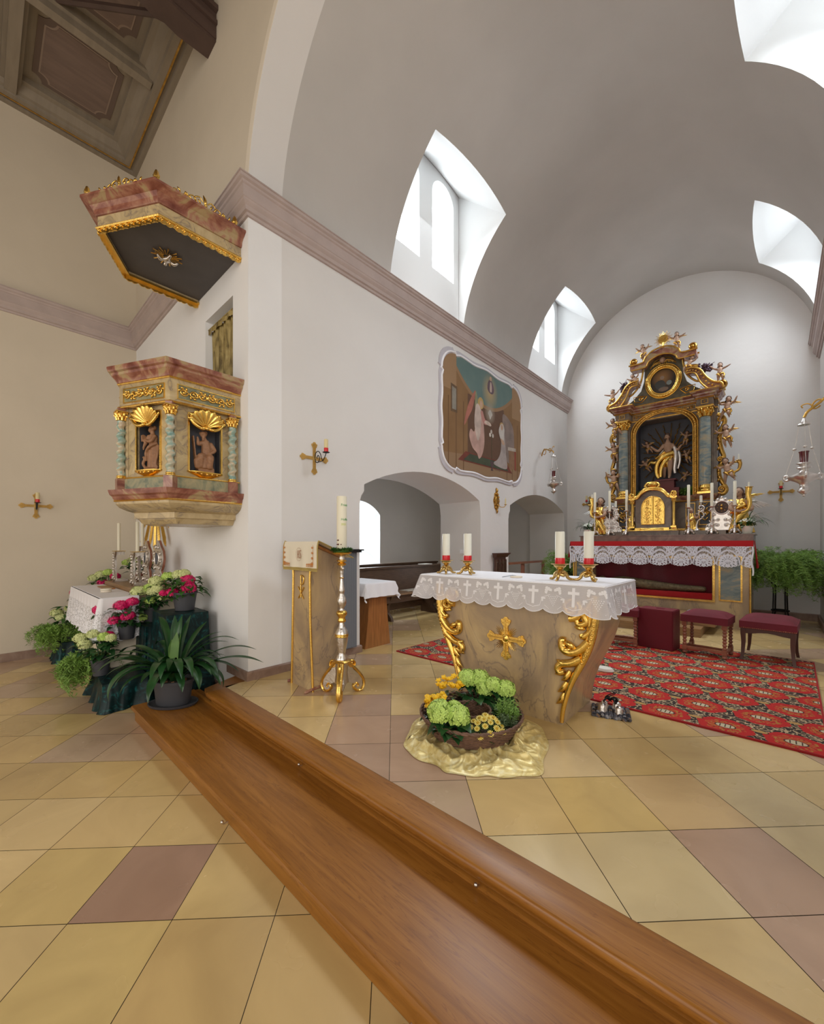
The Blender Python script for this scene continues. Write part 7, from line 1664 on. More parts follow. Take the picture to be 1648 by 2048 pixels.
# large candle-bearing angels
def big_angel(label, x, flip, y=8.12):
    o = thing('candle_angel', label, 'statue', (HX+x, y, GZ+.0), 0, 'gilded angels with horn candle holders'); o.scale = (flip*.92,.92,.92)
    b = MB(); robe(b, [(.17,.13,.02),(.15,.12,.15),(.11,.10,.30),(.09,.07,.40),(.10,.075,.52),(.07,.05,.60)], (0,0,0), 8, .2, 44)
    b.tube(curve_pts([(.10,-.05,.42),(.0,-.12,.30),(-.08,-.12,.15),(-.12,-.10,.03)],5), .045, 7); b.tube(curve_pts([(.08,-.08,.5),(-.04,-.10,.44),(-.12,-.06,.36)],5), .035, 7); link('robe', remesh(b, .013, 1), 'gilt', o)
    b = MB(); limb(b, [(0,0,.58),(-.01,-.01,.66)], [.045,.036]); face_bits(b, (-.02,-.03,.715), .062, (-.3,-1,-.25)); limb(b, [(.10,-.02,.54),(.15,-.08,.42),(.06,-.15,.40)], [.045,.036,.022]); hand_bits(b, (.06,-.15,.40), (-1,0,0), .06); limb(b, [(-.09,-.02,.54),(-.12,-.10,.43),(-.0,-.15,.38)], [.045,.036,.022]); hand_bits(b, (0,-.15,.38), (1,0,.1), .06); link('body', remesh(b, .012, 1), 'flesh', o)
    b = MB(); b.ball((-.015,.01,.745), .066, 10, 8)
    for i in range(12): b.ball((-.015+.06*math.cos(i*.6), .015+.04*math.sin(i*.6), .68+.05*math.sin(i*1.7)), .03, 6, 5)
    link('hair', remesh(b, .013, 0), 'hair_brown', o); eyes((-.02,-.03,.715), .062, (-.3,-1,-.25), o)
    mb = MB(); mb.tube(curve_pts([(.02,-.15,.36),(.10,-.14,.40),(.13,-.13,.52),(.11,-.12,.66),(.12,-.12,.77)],5), lambda q: .018+.028*q, 10); mb.lathe([(.04,.77),(.06,.78),(.058,.785),(.02,.785)], 16, (.12,-.12,0)); mb.build('horn', 'gilt', o)
    mb = MB(); wing(mb, (.05,.06,.52), (.22,.12,.56), .22, 8, .25, .1); wing(mb, (.07,.07,.42), (.16,.12,.40), .22, 6, .25, .1); mb.build('near_wing', 'silver', o, 60); mb = MB(); wing(mb, (-.05,.06,.52), (-.20,.12,.58), .17, 7); wing(mb, (.07,.08,.56), (.22,.13,.68), .12, 7); mb.build('far_wing', 'gilt', o, 60)
    mb = MB(); mb.lathe([(.014,.786),(.014,.86),(.005,.864)], 12, (.12,-.12,0)); mb.build('candle', 'wax_white', o)
    return o
big_angel('large gilded angel with golden horn and silver wing, right end of the high altar', 1.13, 1); big_angel('large gilded angel with golden horn and silver wing, left end of the high altar', -.96, -1)
def small_angel(label, x, flip):
    o = thing('angel_statuette', label, 'statue', (HX+x, 8.10, GZ+.075), 0, 'small gilded angels beside the tabernacle'); o.scale = (flip*.9,.9,.9)
    b = MB(); robe(b, [(.08,.07,.0),(.085,.07,.08),(.06,.05,.18),(.055,.045,.26),(.04,.03,.31)], (0,0,0), 7, .22, 36); b.tube(curve_pts([(.05,-.03,.24),(-.03,-.06,.17),(-.07,-.05,.07)],4), .025, 6); b.ball((.06,-.03,.03), .04); link('robe', remesh(b, .009, 1), 'gilt', o)
    b = MB(); limb(b, [(0,0,.30),(0,-.01,.33)], [.022,.02]); face_bits(b, (0,-.015,.365), .034, (.3,-1,-.2)); limb(b, [(.04,-.01,.27),(.09,-.05,.22),(.12,-.06,.27)], [.022,.018,.012]); hand_bits(b, (.12,-.06,.27), (.3,0,1), .035); limb(b, [(-.04,-.01,.27),(-.06,-.05,.2),(.0,-.08,.19)], [.022,.018,.012]); hand_bits(b, (0,-.08,.19), (1,0,0), .035); link('body', remesh(b, .008, 1), 'flesh', o)
    b = MB(); b.ball((0,.005,.385), .036, 10, 8); link('hair', remesh(b, .009, 0), 'hair_brown', o)
    return o
small_angel('small gilded angel statuette left of the tabernacle', -.40, -1); small_angel('small gilded angel statuette right of the tabernacle', .50, 1)
def candelabrum(label, x, flip):
    o = thing('scroll_candelabrum', label, 'candlestick', (HX+x, 8.06, GZ+.069), 0, 'silver scroll candle holders'); o.scale = (flip,1,1)
    mb = MB(); mb.lathe([(.05,0),(.04,.02),(.015,.04),(.012,.10)], 14); mb.tube(curve_pts([(0,0,.08),(.02,0,.16),(.07,0,.20),(.10,0,.26),(.06,0,.31),(.02,0,.28),(.04,0,.24)],5), .010, 7); mb.tube([(px_,0,pz_) for px_,pz_,_ in spiral(.06,.37,.05,.012,-PI/2,1.3,0,18)], .010, 7); mb.tube(spiral2 if False else [(.06,0,.42),(.06,0,.45)], .010, 7); mb.lathe([(.01,.45),(.035,.46),(.034,.466)], 14, (.06,0,0))
    for k in range(6): mb.ball((.06+.06*math.cos(k), -.01, .27+.05*math.sin(k)), .012, 6, 5)
    mb.build('scrolls', 'silver', o); mb = MB(); mb.lathe([(.019,.466),(.019,.57),(.006,.575)], 14, (.06,0,0)); mb.build('candle', 'wax_white', o); return o
candelabrum('silver scrolled candle holder with short candle, right of the small right angel', .575, 1); candelabrum('silver scrolled candle holder, left of the small left angel', -.60, -1)
# ---------------------------------------------------------------- large strap-leaved plant on the step
t = thing('clivia_plant', 'potted plant with long arching dark green strap leaves on the oak step', 'potted plant', (-3.905, 1.17, -.134), R(42.5))
oval = lambda a, rx, ry: (rx*math.cos(a), ry*math.sin(a))
def oloft(mb, rows, n=40):
    mb.loft([[(*oval(2*PI*i/n, rx, ry), z) for i in range(n)] for rx, ry, z in rows])
mb = MB(); oloft(mb, [(.10,.07,0),(.195,.135,.004),(.205,.145,.018),(.208,.148,.026),(.200,.140,.028),(.19,.13,.012),(.10,.07,.01)]); mb.build('saucer', 'pot_grey', t)
mb = MB(); oloft(mb, [(.10,.075,.012),(.135,.095,.014),(.140,.10,.03),(.158,.115,.19),(.160,.117,.20),(.172,.128,.202),(.174,.130,.225),(.166,.122,.229),(.158,.115,.22),(.155,.112,.19)]); mb.build('pot', 'pot_grey', t)
mb = MB(); oloft(mb, [(.156,.113,.18),(.155,.112,.200),(.05,.04,.212)]); mb.build('soil', 'soil', t)
rr = random.Random(21); mb = MB()
LV = [(R(175),.62,.030,1.20,2.3),(R(165),.60,.026,1.0,1.9),(R(190),.60,.028,.8,1.6),(R(150),.50,.028,1.15,2.2),(R(200),.52,.026,1.0,2.3),(R(215),.45,.026,.9,2.2),(R(230),.40,.026,.75,2.0),(R(205),.56,.024,1.25,2.2),
      (R(5),.66,.028,.85,1.2),(R(-5),.72,.030,.62,1.0),(R(15),.60,.026,1.1,1.9),(R(25),.55,.026,.95,1.4),(R(-15),.52,.030,.9,2.3),(R(-28),.46,.032,1.0,2.6),(R(10),.62,.022,1.25,1.7),(R(30),.6,.024,1.2,1.5),(R(-10),.58,.024,.75,1.5),
      (R(95),.60,.028,1.50,.5),(R(80),.55,.026,1.42,.4),(R(110),.52,.030,1.45,.4),(R(130),.58,.026,1.3,.9),(R(60),.58,.026,1.3,.8),(R(250),.34,.026,1.0,1.8),(R(270),.30,.03,.9,2.0),(R(290),.32,.026,1.0,2.2),(R(310),.40,.028,.85,2.1),(R(140),.64,.024,1.35,1.3),(R(45),.62,.022,1.25,1.2)]
for i in range(30): LV.append((rr.uniform(0, 2*PI), rr.uniform(.42,.62), rr.uniform(.022,.028), rr.uniform(.75,1.35), rr.uniform(1.6,2.7)))
for az, L, w, lf_, dr_ in LV:
    if math.sin(az+R(42.5)) > .45 and math.cos(az+R(42.5)) < .6: L = min(L, .40 if lf_ < 1.2 else .5)
    strap_leaf(mb, (.05*math.cos(az)*rr.random(), .03*math.sin(az)*rr.random(), .205), az+rr.uniform(-.05,.05), L*1.15, w*1.12, lf_, dr_*1.1, 16, rr.uniform(-.3,.3))
o = mb.build('leaves', 'leaf_dark', t, 80, weld=False); q = o.modifiers.new('s','SUBSURF'); q.levels = 1; q.render_levels = 1
mb = MB()
for az, L, w, lf_, dr_ in ((R(95),.42,.036,1.5,.25),(R(130),.36,.034,1.45,.3),(R(70),.40,.02,1.45,.2),(R(265),.20,.034,1.2,1.6)): strap_leaf(mb, (0,0,.205), az, L, w, lf_, dr_, 12)
mb.build('young_leaves', 'leaf_light', t, 80, weld=False)
mb = MB()
for i in range(9): a = i*.7; mb.tube([(.09*math.cos(a),.06*math.sin(a),.208),(.09*math.cos(a)+.02,.06*math.sin(a)+.01,.214)], .006, 5)
mb.build('bark_chips', 'carved_wood', t)
# ---------------------------------------------------------------- hydrangeas
def big_leaves(mb, c, R_, n, z0, z1, rr, L=.10, w=.034):
    for i in range(n):
        a = i*2.4+rr.random(); q = R_*(.25+.6*rr.random()); b0 = (c[0]+q*math.cos(a), c[1]+q*math.sin(a), c[2]+rr.uniform(z0, z1)); leaf_blade(mb, b0, (math.cos(a), math.sin(a), rr.uniform(-.1,.55)), L*rr.uniform(.75,1.2), w*rr.uniform(.8,1.15), rr.uniform(.4,.9), n=5, fold=.2)
def hydrangea(label, loc, heads, ph=.16, pr=.082, seed=1, potmat='pot_grey', nl=46, spread=.13, hz=.30, fern=False, group='potted hydrangeas round the side altar', vis_pot=True):
    """heads: list of (dx, dy, z, radius, petal material) relative to the pot base"""
    t = thing('hydrangea', label, 'potted plant', loc, 0, group); rr = random.Random(seed)
    if vis_pot:
        mb = MB(); mb.lathe([(pr*.72,0),(pr*.76,.003),(pr*.97,ph-.02),(pr*1.04,ph-.018),(pr*1.05,ph),(pr*.97,ph+.001),(pr*.93,ph-.02)], 28); p = mb.build('pot', potmat, t)
        mb = MB(); mb.lathe([(pr*.93,ph-.03),(pr*.93,ph-.016),(.01,ph-.012)], 20); mb.build('soil', 'soil', p)
    mb = MB(); big_leaves(mb, (0,0,ph*.8), spread, nl, .02, hz-ph*.6, rr)
    for dx, dy, z, r_, mt in heads:
        mb.tube(curve_pts([(dx*.15,dy*.15,ph*.9),(dx*.6,dy*.6,z*.75),(dx,dy,z-r_*.5)],4), .0045, 5)
        for k in range(5):
            a = k*1.26+rr.random(); leaf_blade(mb, (dx+.02*math.cos(a), dy+.02*math.sin(a), z-r_*.8-rr.uniform(0,.03)), (math.cos(a), math.sin(a), .15), .095, .033, .6, n=5)
    mb.build('foliage', 'leaf_dark' if seed % 2 else 'leaf_mid', t, 80, weld=False)
    for dx, dy, z, r_, mt in heads:
        mb = MB(); mophead(mb, (dx,dy,z), r_, int(95*(r_/.06)), .0165, rr); mb.build('bloom', mt, t, 0, weld=False)
    return t
CR, GR, PK_ = 'petal_cream', 'petal_green', 'petal_pink'
Fd = Vector((-.6756,.7373)); Rd = Vector((.7373,.6756))
def rel(l): return [(Rd.x*a-Fd.x*c_*-1*-1*0+Fd.x*c_, Rd.y*a+Fd.y*c_, z, r_, m_) for a, c_, z, r_, m_ in l]   # a: to the right, c: away from the viewer
hydrangea('cream-green hydrangea in a grey pot on the lowest green velvet block', (-4.90,.83,-.012), rel([(-.14,-.02,.30,.058,CR),(-.20,0,.36,.055,CR),(-.10,.04,.39,.056,CR),(.03,-.0,.37,.05,GR),(.10,0,.36,.045,CR)]), seed=1)
hydrangea('bright pink hydrangea in front of the white altar cloth, above the low velvet block', (-4.98,1.06,.29), rel([(-.26,-.02,.30,.065,PK_),(-.16,.03,.35,.06,PK_),(-.06,0,.34,.068,PK_),(.02,.05,.37,.055,PK_),(.05,-.05,.24,.062,PK_),(-.08,-.06,.20,.055,PK_),(-.10,-.12,.06,.048,PK_)]), seed=3, spread=.16)
hydrangea('pale green hydrangea in the middle of the bank, just left of the tall velvet block', (-5.08,1.30,.42), rel([(-.12,-.02,.33,.075,CR),(-.03,.03,.36,.065,GR),(.05,-.02,.33,.068,CR),(.03,-.06,.24,.05,GR),(.16,-.04,.28,.058,CR),(-.04,-.08,.06,.05,GR)]), seed=5, spread=.17)
hydrangea('hydrangea with pink and cream heads on the tall green velvet block under the pulpit', (-4.55,1.47,.585), rel([(-.30,.0,.30,.065,CR),(-.20,.05,.34,.062,GR),(-.10,.06,.36,.06,CR),(-.02,.02,.37,.06,CR),(.04,-.02,.31,.068,PK_),(.07,-.05,.23,.066,PK_),(-.09,-.06,.19,.056,PK_),(-.19,-.05,.18,.035,PK_),(-.26,-.04,.22,.055,CR)]), ph=.19, pr=.115, seed=2, spread=.2, nl=60)
hydrangea('pink and cream hydrangea at the far left end of the side altar', (-7.08,1.30,.45), rel([(-.22,0,.33,.07,CR),(-.12,.0,.38,.07,CR),(-.02,0,.41,.06,GR),(-.06,-.05,.27,.06,PK_),(.12,-.05,.36,.06,PK_)]), seed=6)
hydrangea('cream hydrangea in a terracotta pot behind the silver candlesticks', (-6.62,1.55,.735), rel([(-.17,0,.27,.055,GR),(-.08,0,.30,.07,CR),(.05,0,.29,.06,CR),(.16,0,.30,.08,CR)]), ph=.13, seed=7, potmat='stool_wood')
hydrangea('cream and pink hydrangea on the far velvet block by the left wall', (-6.98,.86,.0), rel([(-.17,-.02,.35,.07,CR),(-.10,-.03,.29,.06,CR),(-.02,.0,.41,.05,CR),(.10,0,.42,.05,CR),(.06,.02,.62,.07,PK_),(.02,.05,.58,.05,PK_)]), seed=8, spread=.15, hz=.42)
def fern(label, loc, n, L, spread, seed, up=.5, mat='fern_green', group=None, droop=1.0, bias=None):
    """asparagus fern: thin arching stems carrying clouds of fine needles"""
    t = thing('asparagus_fern', label, 'fern', loc, 0, group); rr = random.Random(seed); mb = MB()
    for i in range(n):
        a = rr.uniform(0, 2*PI) if bias is None else bias+rr.gauss(0,.9); l_ = L*rr.uniform(.5,1.1); el = rr.uniform(.1, 1.3)*up*2; p = Vector((spread*.3*math.cos(a), spread*.3*math.sin(a), 0)); P = [p.copy()]
        for k in range(8):
            d = Vector((math.cos(a)*math.cos(el), math.sin(a)*math.cos(el), math.sin(el))); p = p+d*l_/8; P.append(p.copy()); el -= .30*droop*rr.uniform(.7,1.3); a += rr.uniform(-.15,.15)
        mb.tube(P, .0016, 3)
        for k in range(2, 9):
            for j in range(7):
                d = Vector((rr.uniform(-1,1), rr.uniform(-1,1), rr.uniform(-.6,.8))).normalized(); b0 = P[k]+(P[k-1]-P[k])*rr.random(); e = b0+d*.05*rr.uniform(.5,1.2); n_ = d.orthogonal().normalized()*.0042
                mb.b.faces.new([mb.b.verts.new(q) for q in (b0, (b0+e)/2+n_, e, (b0+e)/2-n_)])
                d2 = (d+Vector((rr.uniform(-1,1), rr.uniform(-1,1), rr.uniform(-.5,.5)))).normalized(); e2 = (b0+e)/2+d2*.028; mb.b.faces.new([mb.b.verts.new(q) for q in ((b0+e)/2, ((b0+e)/2+e2)/2+n_*.8, e2, ((b0+e)/2+e2)/2-n_*.8)])
    mb.build('fronds', mat, t, 0, weld=False); return t
fern('light green feathery fern drooping left of the lowest velvet block', (-5.12,.80,.08), 130, .45, .12, 1, .35, droop=1.3, bias=R(200))
fern('feathery fern trailing from the far velvet block beside the left wall', (-7.05,.80,.10), 160, .45, .16, 2, .45, droop=1.2)
def velvet_block(label, loc, w, d, h, rz, seed):
    t = thing('velvet_block', label, 'plinth', loc, rz, 'green velvet draped plinths'); rr = random.Random(seed)
    mb = MB(); mb.box(-w/2+.01, w/2-.01, -d/2+.01, d/2-.01, .0, h-.006); mb.build('core', 'iron', t)
    per_ = 2*(w+d)
    def edge(s):
        s %= per_
        if s < w: return (-w/2+s, -d/2, 0, -1)
        if s < w+d: return (w/2, -d/2+s-w, 1, 0)
        if s < 2*w+d: return (w/2-(s-w-d), d/2, 0, 1)
        return (-w/2, d/2-(s-2*w-d), -1, 0)
    ph = [rr.uniform(0,6) for _ in range(3)]
    def f(u, v):
        x, y, nx, ny = edge(u*per_)
        for i in range(4):
            cx, cy = [(-w/2,-d/2),(w/2,-d/2),(w/2,d/2),(-w/2,d/2)][i]; q = math.exp(-(((x-cx)**2+(y-cy)**2)/.006)); nx += q*(1 if cx > 0 else -1)*.35; ny += q*(1 if cy > 0 else -1)*.35
        k = v*(.024+.018*math.sin(u*50+ph[0]+v*1.2)+.010*math.sin(u*94+ph[1]+v*2.5)+.006*noise.noise(Vector((u*60, v*3, ph[2]))))+.010*v*v*2
        return (x+nx*k, y+ny*k, h-(h-.004)*v)
    mb = MB(); mb.grid(f, 420, 12, None, True); mb.grid(lambda u,v: (-w/2+w*u, -d/2+d*v, h+.003*math.sin(u*15)*math.sin(v*11)), 14, 10); mb.build('velvet', 'velvet_green', t, 80)
    return t
velvet_block('low block draped in dark green velvet in front of the side altar', (-4.85,.98,-.27), .66, .36, .256, R(-4), 1)
velvet_block('tall block draped in dark green velvet under the pulpit', (-4.52,1.42,-.27), .44, .38, .853, 0, 2)
velvet_block('small far block draped in green velvet beside the left nave wall', (-6.98,.88,-.27), .40, .30, .268, 0, 3)
velvet_block('middle block draped in dark green velvet holding the pink hydrangea', (-4.97,1.30,-.27), .34, .24, .688, 0, 4)
# ---------------------------------------------------------------- side altar
t = thing('side_altar', 'side altar table with brown wooden shelf against the wall under the pulpit', 'altar', (-5.95, 1.25, -.27))
mb = MB(); mb.box(-.80,.84,-.30,.45,0,.95); mb.build('body', 'plaster_warm', t); mb = MB(); mb.box(-.84,.88,-.38,.45,.95,.982); mb.build('mensa', 'marble_brown', t)
mb = MB(); mb.box(-.82,.82,-.06,.45,.983,1.04); mb.build('shelf', 'footpace_wood', t)
t = thing('side_altar_cloth', 'white cloth with deep lace flounce draped over the front of the side altar', 'altar cloth', (-5.95, .86, .713))
mb = MB(); mb.box(-.85,.90,.0,.32,.0,.008); mb.build('linen_top', 'linen', t)
X0_, X1_ = -.85, .90
def sc(u, v):
    L1, L2, L3 = .32, X1_-X0_, .32; s_ = u*(L1+L2+L3); h_ = .43*v*(1+.03*math.sin(s_*60))
    if s_ < L1: x, y, nx, ny = X0_, .32-s_, -1, 0
    elif s_ < L1+L2: x, y, nx, ny = X0_+s_-L1, 0, 0, -1
    else: x, y, nx, ny = X1_, s_-L1-L2, 1, 0
    k = .02+v*(.02+.014*math.sin(s_*34)+.008*math.sin(s_*71)); q = math.exp(-((s_-L1-L2)/.06)**2)*.05*v+math.exp(-((s_-L1)/.06)**2)*.05*v
    return (x+nx*(k)+q*(1 if x > 0 else -1), y+ny*(k)-q, .004-h_)
m, nt, b, x, y, z, tc = shader_xyz('flounce_lace'); nz = noise_x(nt, tc, 45, 2); b.inputs['Base Color'].default_value = (.86,.86,.90,1); b.inputs['Roughness'].default_value = .9
mk = (nz-.5).f('ABSOLUTE').lt(.07).f('MAXIMUM', .62).f('MAXIMUM', z.gt(-.12)*1.0); tr = nt.nodes.new('ShaderNodeBsdfTransparent'); mx = nt.nodes.new('ShaderNodeMixShader'); nt.links.new(mk.so, mx.inputs[0]); nt.links.new(tr.outputs[0], mx.inputs[1]); nt.links.new(b.outputs[0], mx.inputs[2]); nt.links.new(mx.outputs[0], nt.nodes['Material Output'].inputs['Surface'])
mb = MB(); mb.grid(sc, 260, 12); mb.build('lace_flounce', 'flounce_lace', t, 80); mb = MB(); mb.tube([Vector(sc(i/260,1)) for i in range(261)], .004, 5); mb.build('hem', 'linen', t)
mb = MB(); mb.box(-.26,.20,-.05,.05,0,.012); o = mb.build('missal_board', 'table_wood', None, 40, (-6.15,1.10,.723)); tag(o, 'flat reddish wooden board lying on the side altar cloth', 'board')
t = thing('small_round_box', 'small round cream box with lid standing on the side altar cloth', 'box', (-5.62,1.0,.7225)); mb = MB(); mb.lathe([(.045,0),(.05,.003),(.05,.022),(.046,.024)], 24); mb.build('base', 'plaster_band', t); mb = MB(); mb.lathe([(.047,.024),(.052,.026),(.052,.042),(.03,.046)], 24); mb.build('lid', 'cream_silk', t)
SZ = .7715
def carved_stick(label, x, y, h, ch, rz):
    o = thing('carved_silver_candlestick', label, 'candlestick', (x, y, SZ), rz, 'carved silver candlesticks on the side altar'); mb = MB()
    A_ = [(-.08,0),(-.05,0),(-.04,.03),(.04,.03),(.05,0),(.08,0),(.085,.05),(.05,.09),(.035,.16),(.045,.2),(.03,.24),(.028,h-.07),(.05,h-.04),(.065,h),(-.065,h),(-.05,h-.04),(-.028,h-.07),(-.03,.24),(-.045,.2),(-.035,.16),(-.05,.09),(-.085,.05)]
    mb.add(plate([A_], .02), Matrix(((1,0,0,0),(0,0,-1,-.01),(0,1,0,0),(0,0,0,1))))
    for sg in (-1,1):
        for cz, r0, cx in ((.04,.03,.06),(.12,.022,.035),(.2,.02,.03),(h-.05,.022,.04)): mb.tube([(sg*px_,-.024,pz_) for px_,pz_,_ in spiral(cx,cz,r0,.004,0,1.4,0,14)], .008, 6)
    for k in range(8): mb.ball((0,-.024,.06+k*(h-.1)/8), .016, 8, 6)
    mb.build('carved_front', 'silver', o); mb = MB(); mb.box(-.02,.02,.0,.10,h-.045,h-.002); mb.box(-.07,.07,.0,.12,0,.03); mb.box(-.012,.012,.0,.012,0,h); mb.build('shelf_and_foot', 'silver', o)
    mb = MB(); mb.box(-.06,.06,-.03,.10,h,.008+h); mb.build('pan', 'brass', o)
    c = plain_candle(.019, ch, 'wax'); c.location = Vector((x,y,SZ+h+.0085))+Matrix.Rotation(rz,3,'Z') @ Vector((0,.035,0)); tag(c, label.replace('carved silver candlestick', 'cream candle in the silver candlestick'), 'candle', 'cream candles on the side altar')
carved_stick('carved silver candlestick nearest the left end of the side altar', -6.55, 1.27, .40, .37, 0)
carved_stick('carved silver candlestick in the middle of the side altar', -6.25, 1.47, .46, .40, 0)
carved_stick('carved silver candlestick at the right of the side altar', -5.72, 1.29, .40, .36, 0)
def back_reliquary(label, x, y, rz):
    o = thing('carved_reliquary', label, 'reliquary', (x, y, SZ), rz, 'carved silver reliquaries on the side altar'); Fq = Matrix(((.9,0,0,0),(0,0,-.9,0),(0,.9,0,0),(0,0,0,1))); mb = MB()
    A_ = [(-.15,0),(.15,0),(.16,.04),(.10,.07),(.09,.15),(.06,.2),(.10,.26),(.13,.36),(.11,.46),(.05,.52),(.0,.60),(-.05,.52),(-.11,.46),(-.13,.36),(-.10,.26),(-.06,.2),(-.09,.15),(-.10,.07),(-.16,.04)]
    mb.add(plate([A_], .02), Fq @ Matrix.Translation((0,0,.012)))
    for sg in (-1,1):
        for cx, cz, r0 in ((.1,.05,.04),(.07,.14,.03),(.07,.24,.03),(.10,.33,.025),(.09,.43,.03),(.04,.51,.03)): mb.tube([(sg*px_,pz_,.028) for px_,pz_,_ in spiral(cx,cz,r0,.005,0,1.4,0,14)], .010, 6, Fq)
    mb.tube([(.06*math.cos(2*PI*i/24), .36+.09*math.sin(2*PI*i/24), .028) for i in range(25)], .011, 6, Fq); mb.build('silver_front', 'silver', o)
    mb = MB(); mb.add(plate([[(.05*math.cos(2*PI*i/24), .36+.08*math.sin(2*PI*i/24)) for i in range(24)]], .006), Fq @ Matrix.Translation((0,0,.026))); mb.build('window', 'niche_grey', o)
    mb = MB(); mb.add(plate([A_], .03), Fq @ Matrix.Translation((0,0,-.012))); mb.box(-.11,.11,.0,.06,0,.03); mb.build('wooden_back', 'stool_wood', o)
back_reliquary('carved silver reliquary with reddish back, left on the side altar', -6.02, 1.50, R(4)); back_reliquary('carved silver reliquary with reddish back, right on the side altar', -5.45, 1.48, R(8))
# sunburst rays of the wall shrine above the side altar
t = thing('gilded_ray_crown', 'fan of gilded wooden rays on the wall below the pulpit', 'ornament', (-6.25, YF-.055, 1.95)); 
for i in range(9):
    a = R(-158)+i*R(136)/8; mb = MB(); L = .74 if i % 2 else .86
    for k in (-1,0,1): 
        b2 = a+k*.034; l2 = L*(1-.10*abs(k)+.03*((i*7+k) % 3)); p0 = Vector((math.cos(a)*.16+math.sin(b2)*-k*.02, 0, math.sin(a)*.16)); e = Vector((math.cos(b2)*l2,-.01,math.sin(b2)*l2)); mb.tube([p0, p0+(e-p0)*.9, e], [.007,.013,.003], 4)
    mb.build('ray', 'gilt', t)
mb = MB(); mb.ball((0,0,0), .17, 18, 12, None, (1,.25,1)); mb.build('centre', 'gilt_old', t)
t = thing('stucco_frame', 'narrow pale stucco frame on the corner wall behind the side altar candles', 'frame', (-7.2, YF-.003, 1.30)); mb = MB(); frame_rect(mb, -.16,.10,0,1.2,.02,.012,Matrix(((1,0,0,0),(0,0,-1,0),(0,1,0,0),(0,0,0,1)))); mb.build('moulding', 'plaster_band', t)
# ---------------------------------------------------------------- basket arrangement in front of the altar
BC = Vector((-1.507, 2.225)); 
t = thing('gold_cloth', 'crumpled shiny gold satin cloth spread on the stone floor under the wicker basket', 'cloth', (BC.x, BC.y, .002))
out = [(-1.78,1.885),(-1.70,1.79),(-1.55,1.76),(-1.42,1.775),(-1.332,1.765),(-1.22,1.84),(-1.147,1.9),(-1.05,1.98),(-.965,2.10),(-1.02,2.28),(-1.10,2.50),(-1.22,2.64),(-1.40,2.70),(-1.62,2.66),(-1.80,2.50),(-1.92,2.30),(-1.90,2.08)]
ou = [Vector(p)-BC for p in out]; op_ = [Vector((p.x,p.y)) for p in curve_pts([(p.x,p.y,0) for p in ou]+[(ou[0].x,ou[0].y,0)], 6)]
def gc(u, v):
    k = u*(len(op_)-1); i = min(int(k), len(op_)-2); e = op_[i]+(op_[i+1]-op_[i])*(k-i); r_ = .12+.88*v; p = e*r_*(1+.015*math.sin(u*70)); q = math.sin(PI*min(1, v*1.05))**.6
    ang = u*2*PI; wv = noise.noise(Vector((p.x*3, p.y*3, 1.7)))*2.2
    def fold(f_, ph, w_): 
        q_ = abs(((f_+ph+wv*w_) % 1)-.5)*2; return max(0, 1-q_*1.6)**1.5
    ring = fold(v*3.1, .15, .55); ring2 = fold(v*2.0+u*3, .6, .8); rad = fold(u*13, .3, .9); n2 = noise.noise(Vector((p.x*16, p.y*16, 2.3)))
    h = .006+q*(.010+.034*ring*(.5+.5*math.sin(ang*2+1))+.026*ring2+.024*rad*min(1,v*1.4)+.008*n2+.012*max(0, 1-abs(noise.noise(Vector((p.x*9+wv, p.y*9, 7.7))))*6))
    if v > .93: h *= max(0,(1-v)/.07)*.8+.2*abs(math.sin(u*40))
    return (p.x, p.y, max(.003, h))
mb = MB(); mb.grid(gc, 420, 60); mb.build('satin', 'gold_satin', t, 80)
t = thing('wicker_basket', 'large ring-shaped brown wicker basket planted with flowers, standing on the gold cloth', 'basket', (BC.x, BC.y, .038), 0)
RX, RW = .315, .13       # outer radius, ring width
def weave(mb, rfun, z0, z1, rows, amp, n, ph=0):
    for k in range(rows):
        z = z0+(z1-z0)*(k+.5)/rows; P = []
        for i in range(n*4+1):
            a = 2*PI*i/(n*4); r_ = rfun((k+.5)/rows)+amp*math.sin(n*a+(PI if k % 2 else 0)+ph); P.append((r_*math.cos(a), r_*math.sin(a), z+.0015*math.sin(i*.7+k)))
        mb.tube(P, .0058, 5)
mb = MB(); weave(mb, lambda q: RX-.055+.07*q, .0, .115, 11, .0045, 34); 
for i in range(68): a = 2*PI*i/68; mb.tube([((RX-.055)*math.cos(a),(RX-.055)*math.sin(a),0),((RX+.015)*math.cos(a),(RX+.015)*math.sin(a),.12)], .0035, 4)
for s_ in (0,1): mb.tube([((RX+.017+.004*math.sin(i*1.3+s_*PI))*math.cos(2*PI*i/90),(RX+.017+.004*math.sin(i*1.3+s_*PI))*math.sin(2*PI*i/90),.120+.006*math.cos(i*1.3+s_*PI)) for i in range(91)], .0075, 6)
mb.build('outer_wall', 'wicker', t, 70)
mb = MB(); weave(mb, lambda q: RX-RW-.045-.01*q, .0, .13, 11, .004, 22); 
for s_ in (0,1): mb.tube([((RX-RW-.055+.003*math.sin(i*1.3+s_*PI))*math.cos(2*PI*i/60),(RX-RW-.055+.003*math.sin(i*1.3+s_*PI))*math.sin(2*PI*i/60),.135+.005*math.cos(i*1.3+s_*PI)) for i in range(61)], .0065, 6)
mb.build('inner_wall', 'wicker', t, 70)
mb = MB(); mb.lathe([(RX-RW-.05,.004),(RX-.05,.004),(RX-.01,.09),(RX-RW-.045,.09)], 48, cap=False); mb.build('soil', 'soil', t)
RM = RX-RW*.45-.02
def at(deg, r_=RM, z=.13): a = R(deg)-R(47.5)-R(90)+R(90); return (BC.x+r_*(Rd.x*math.cos(R(deg))+Fd.x*math.sin(R(deg))), BC.y+r_*(Rd.y*math.cos(R(deg))+Fd.y*math.sin(R(deg))), z)
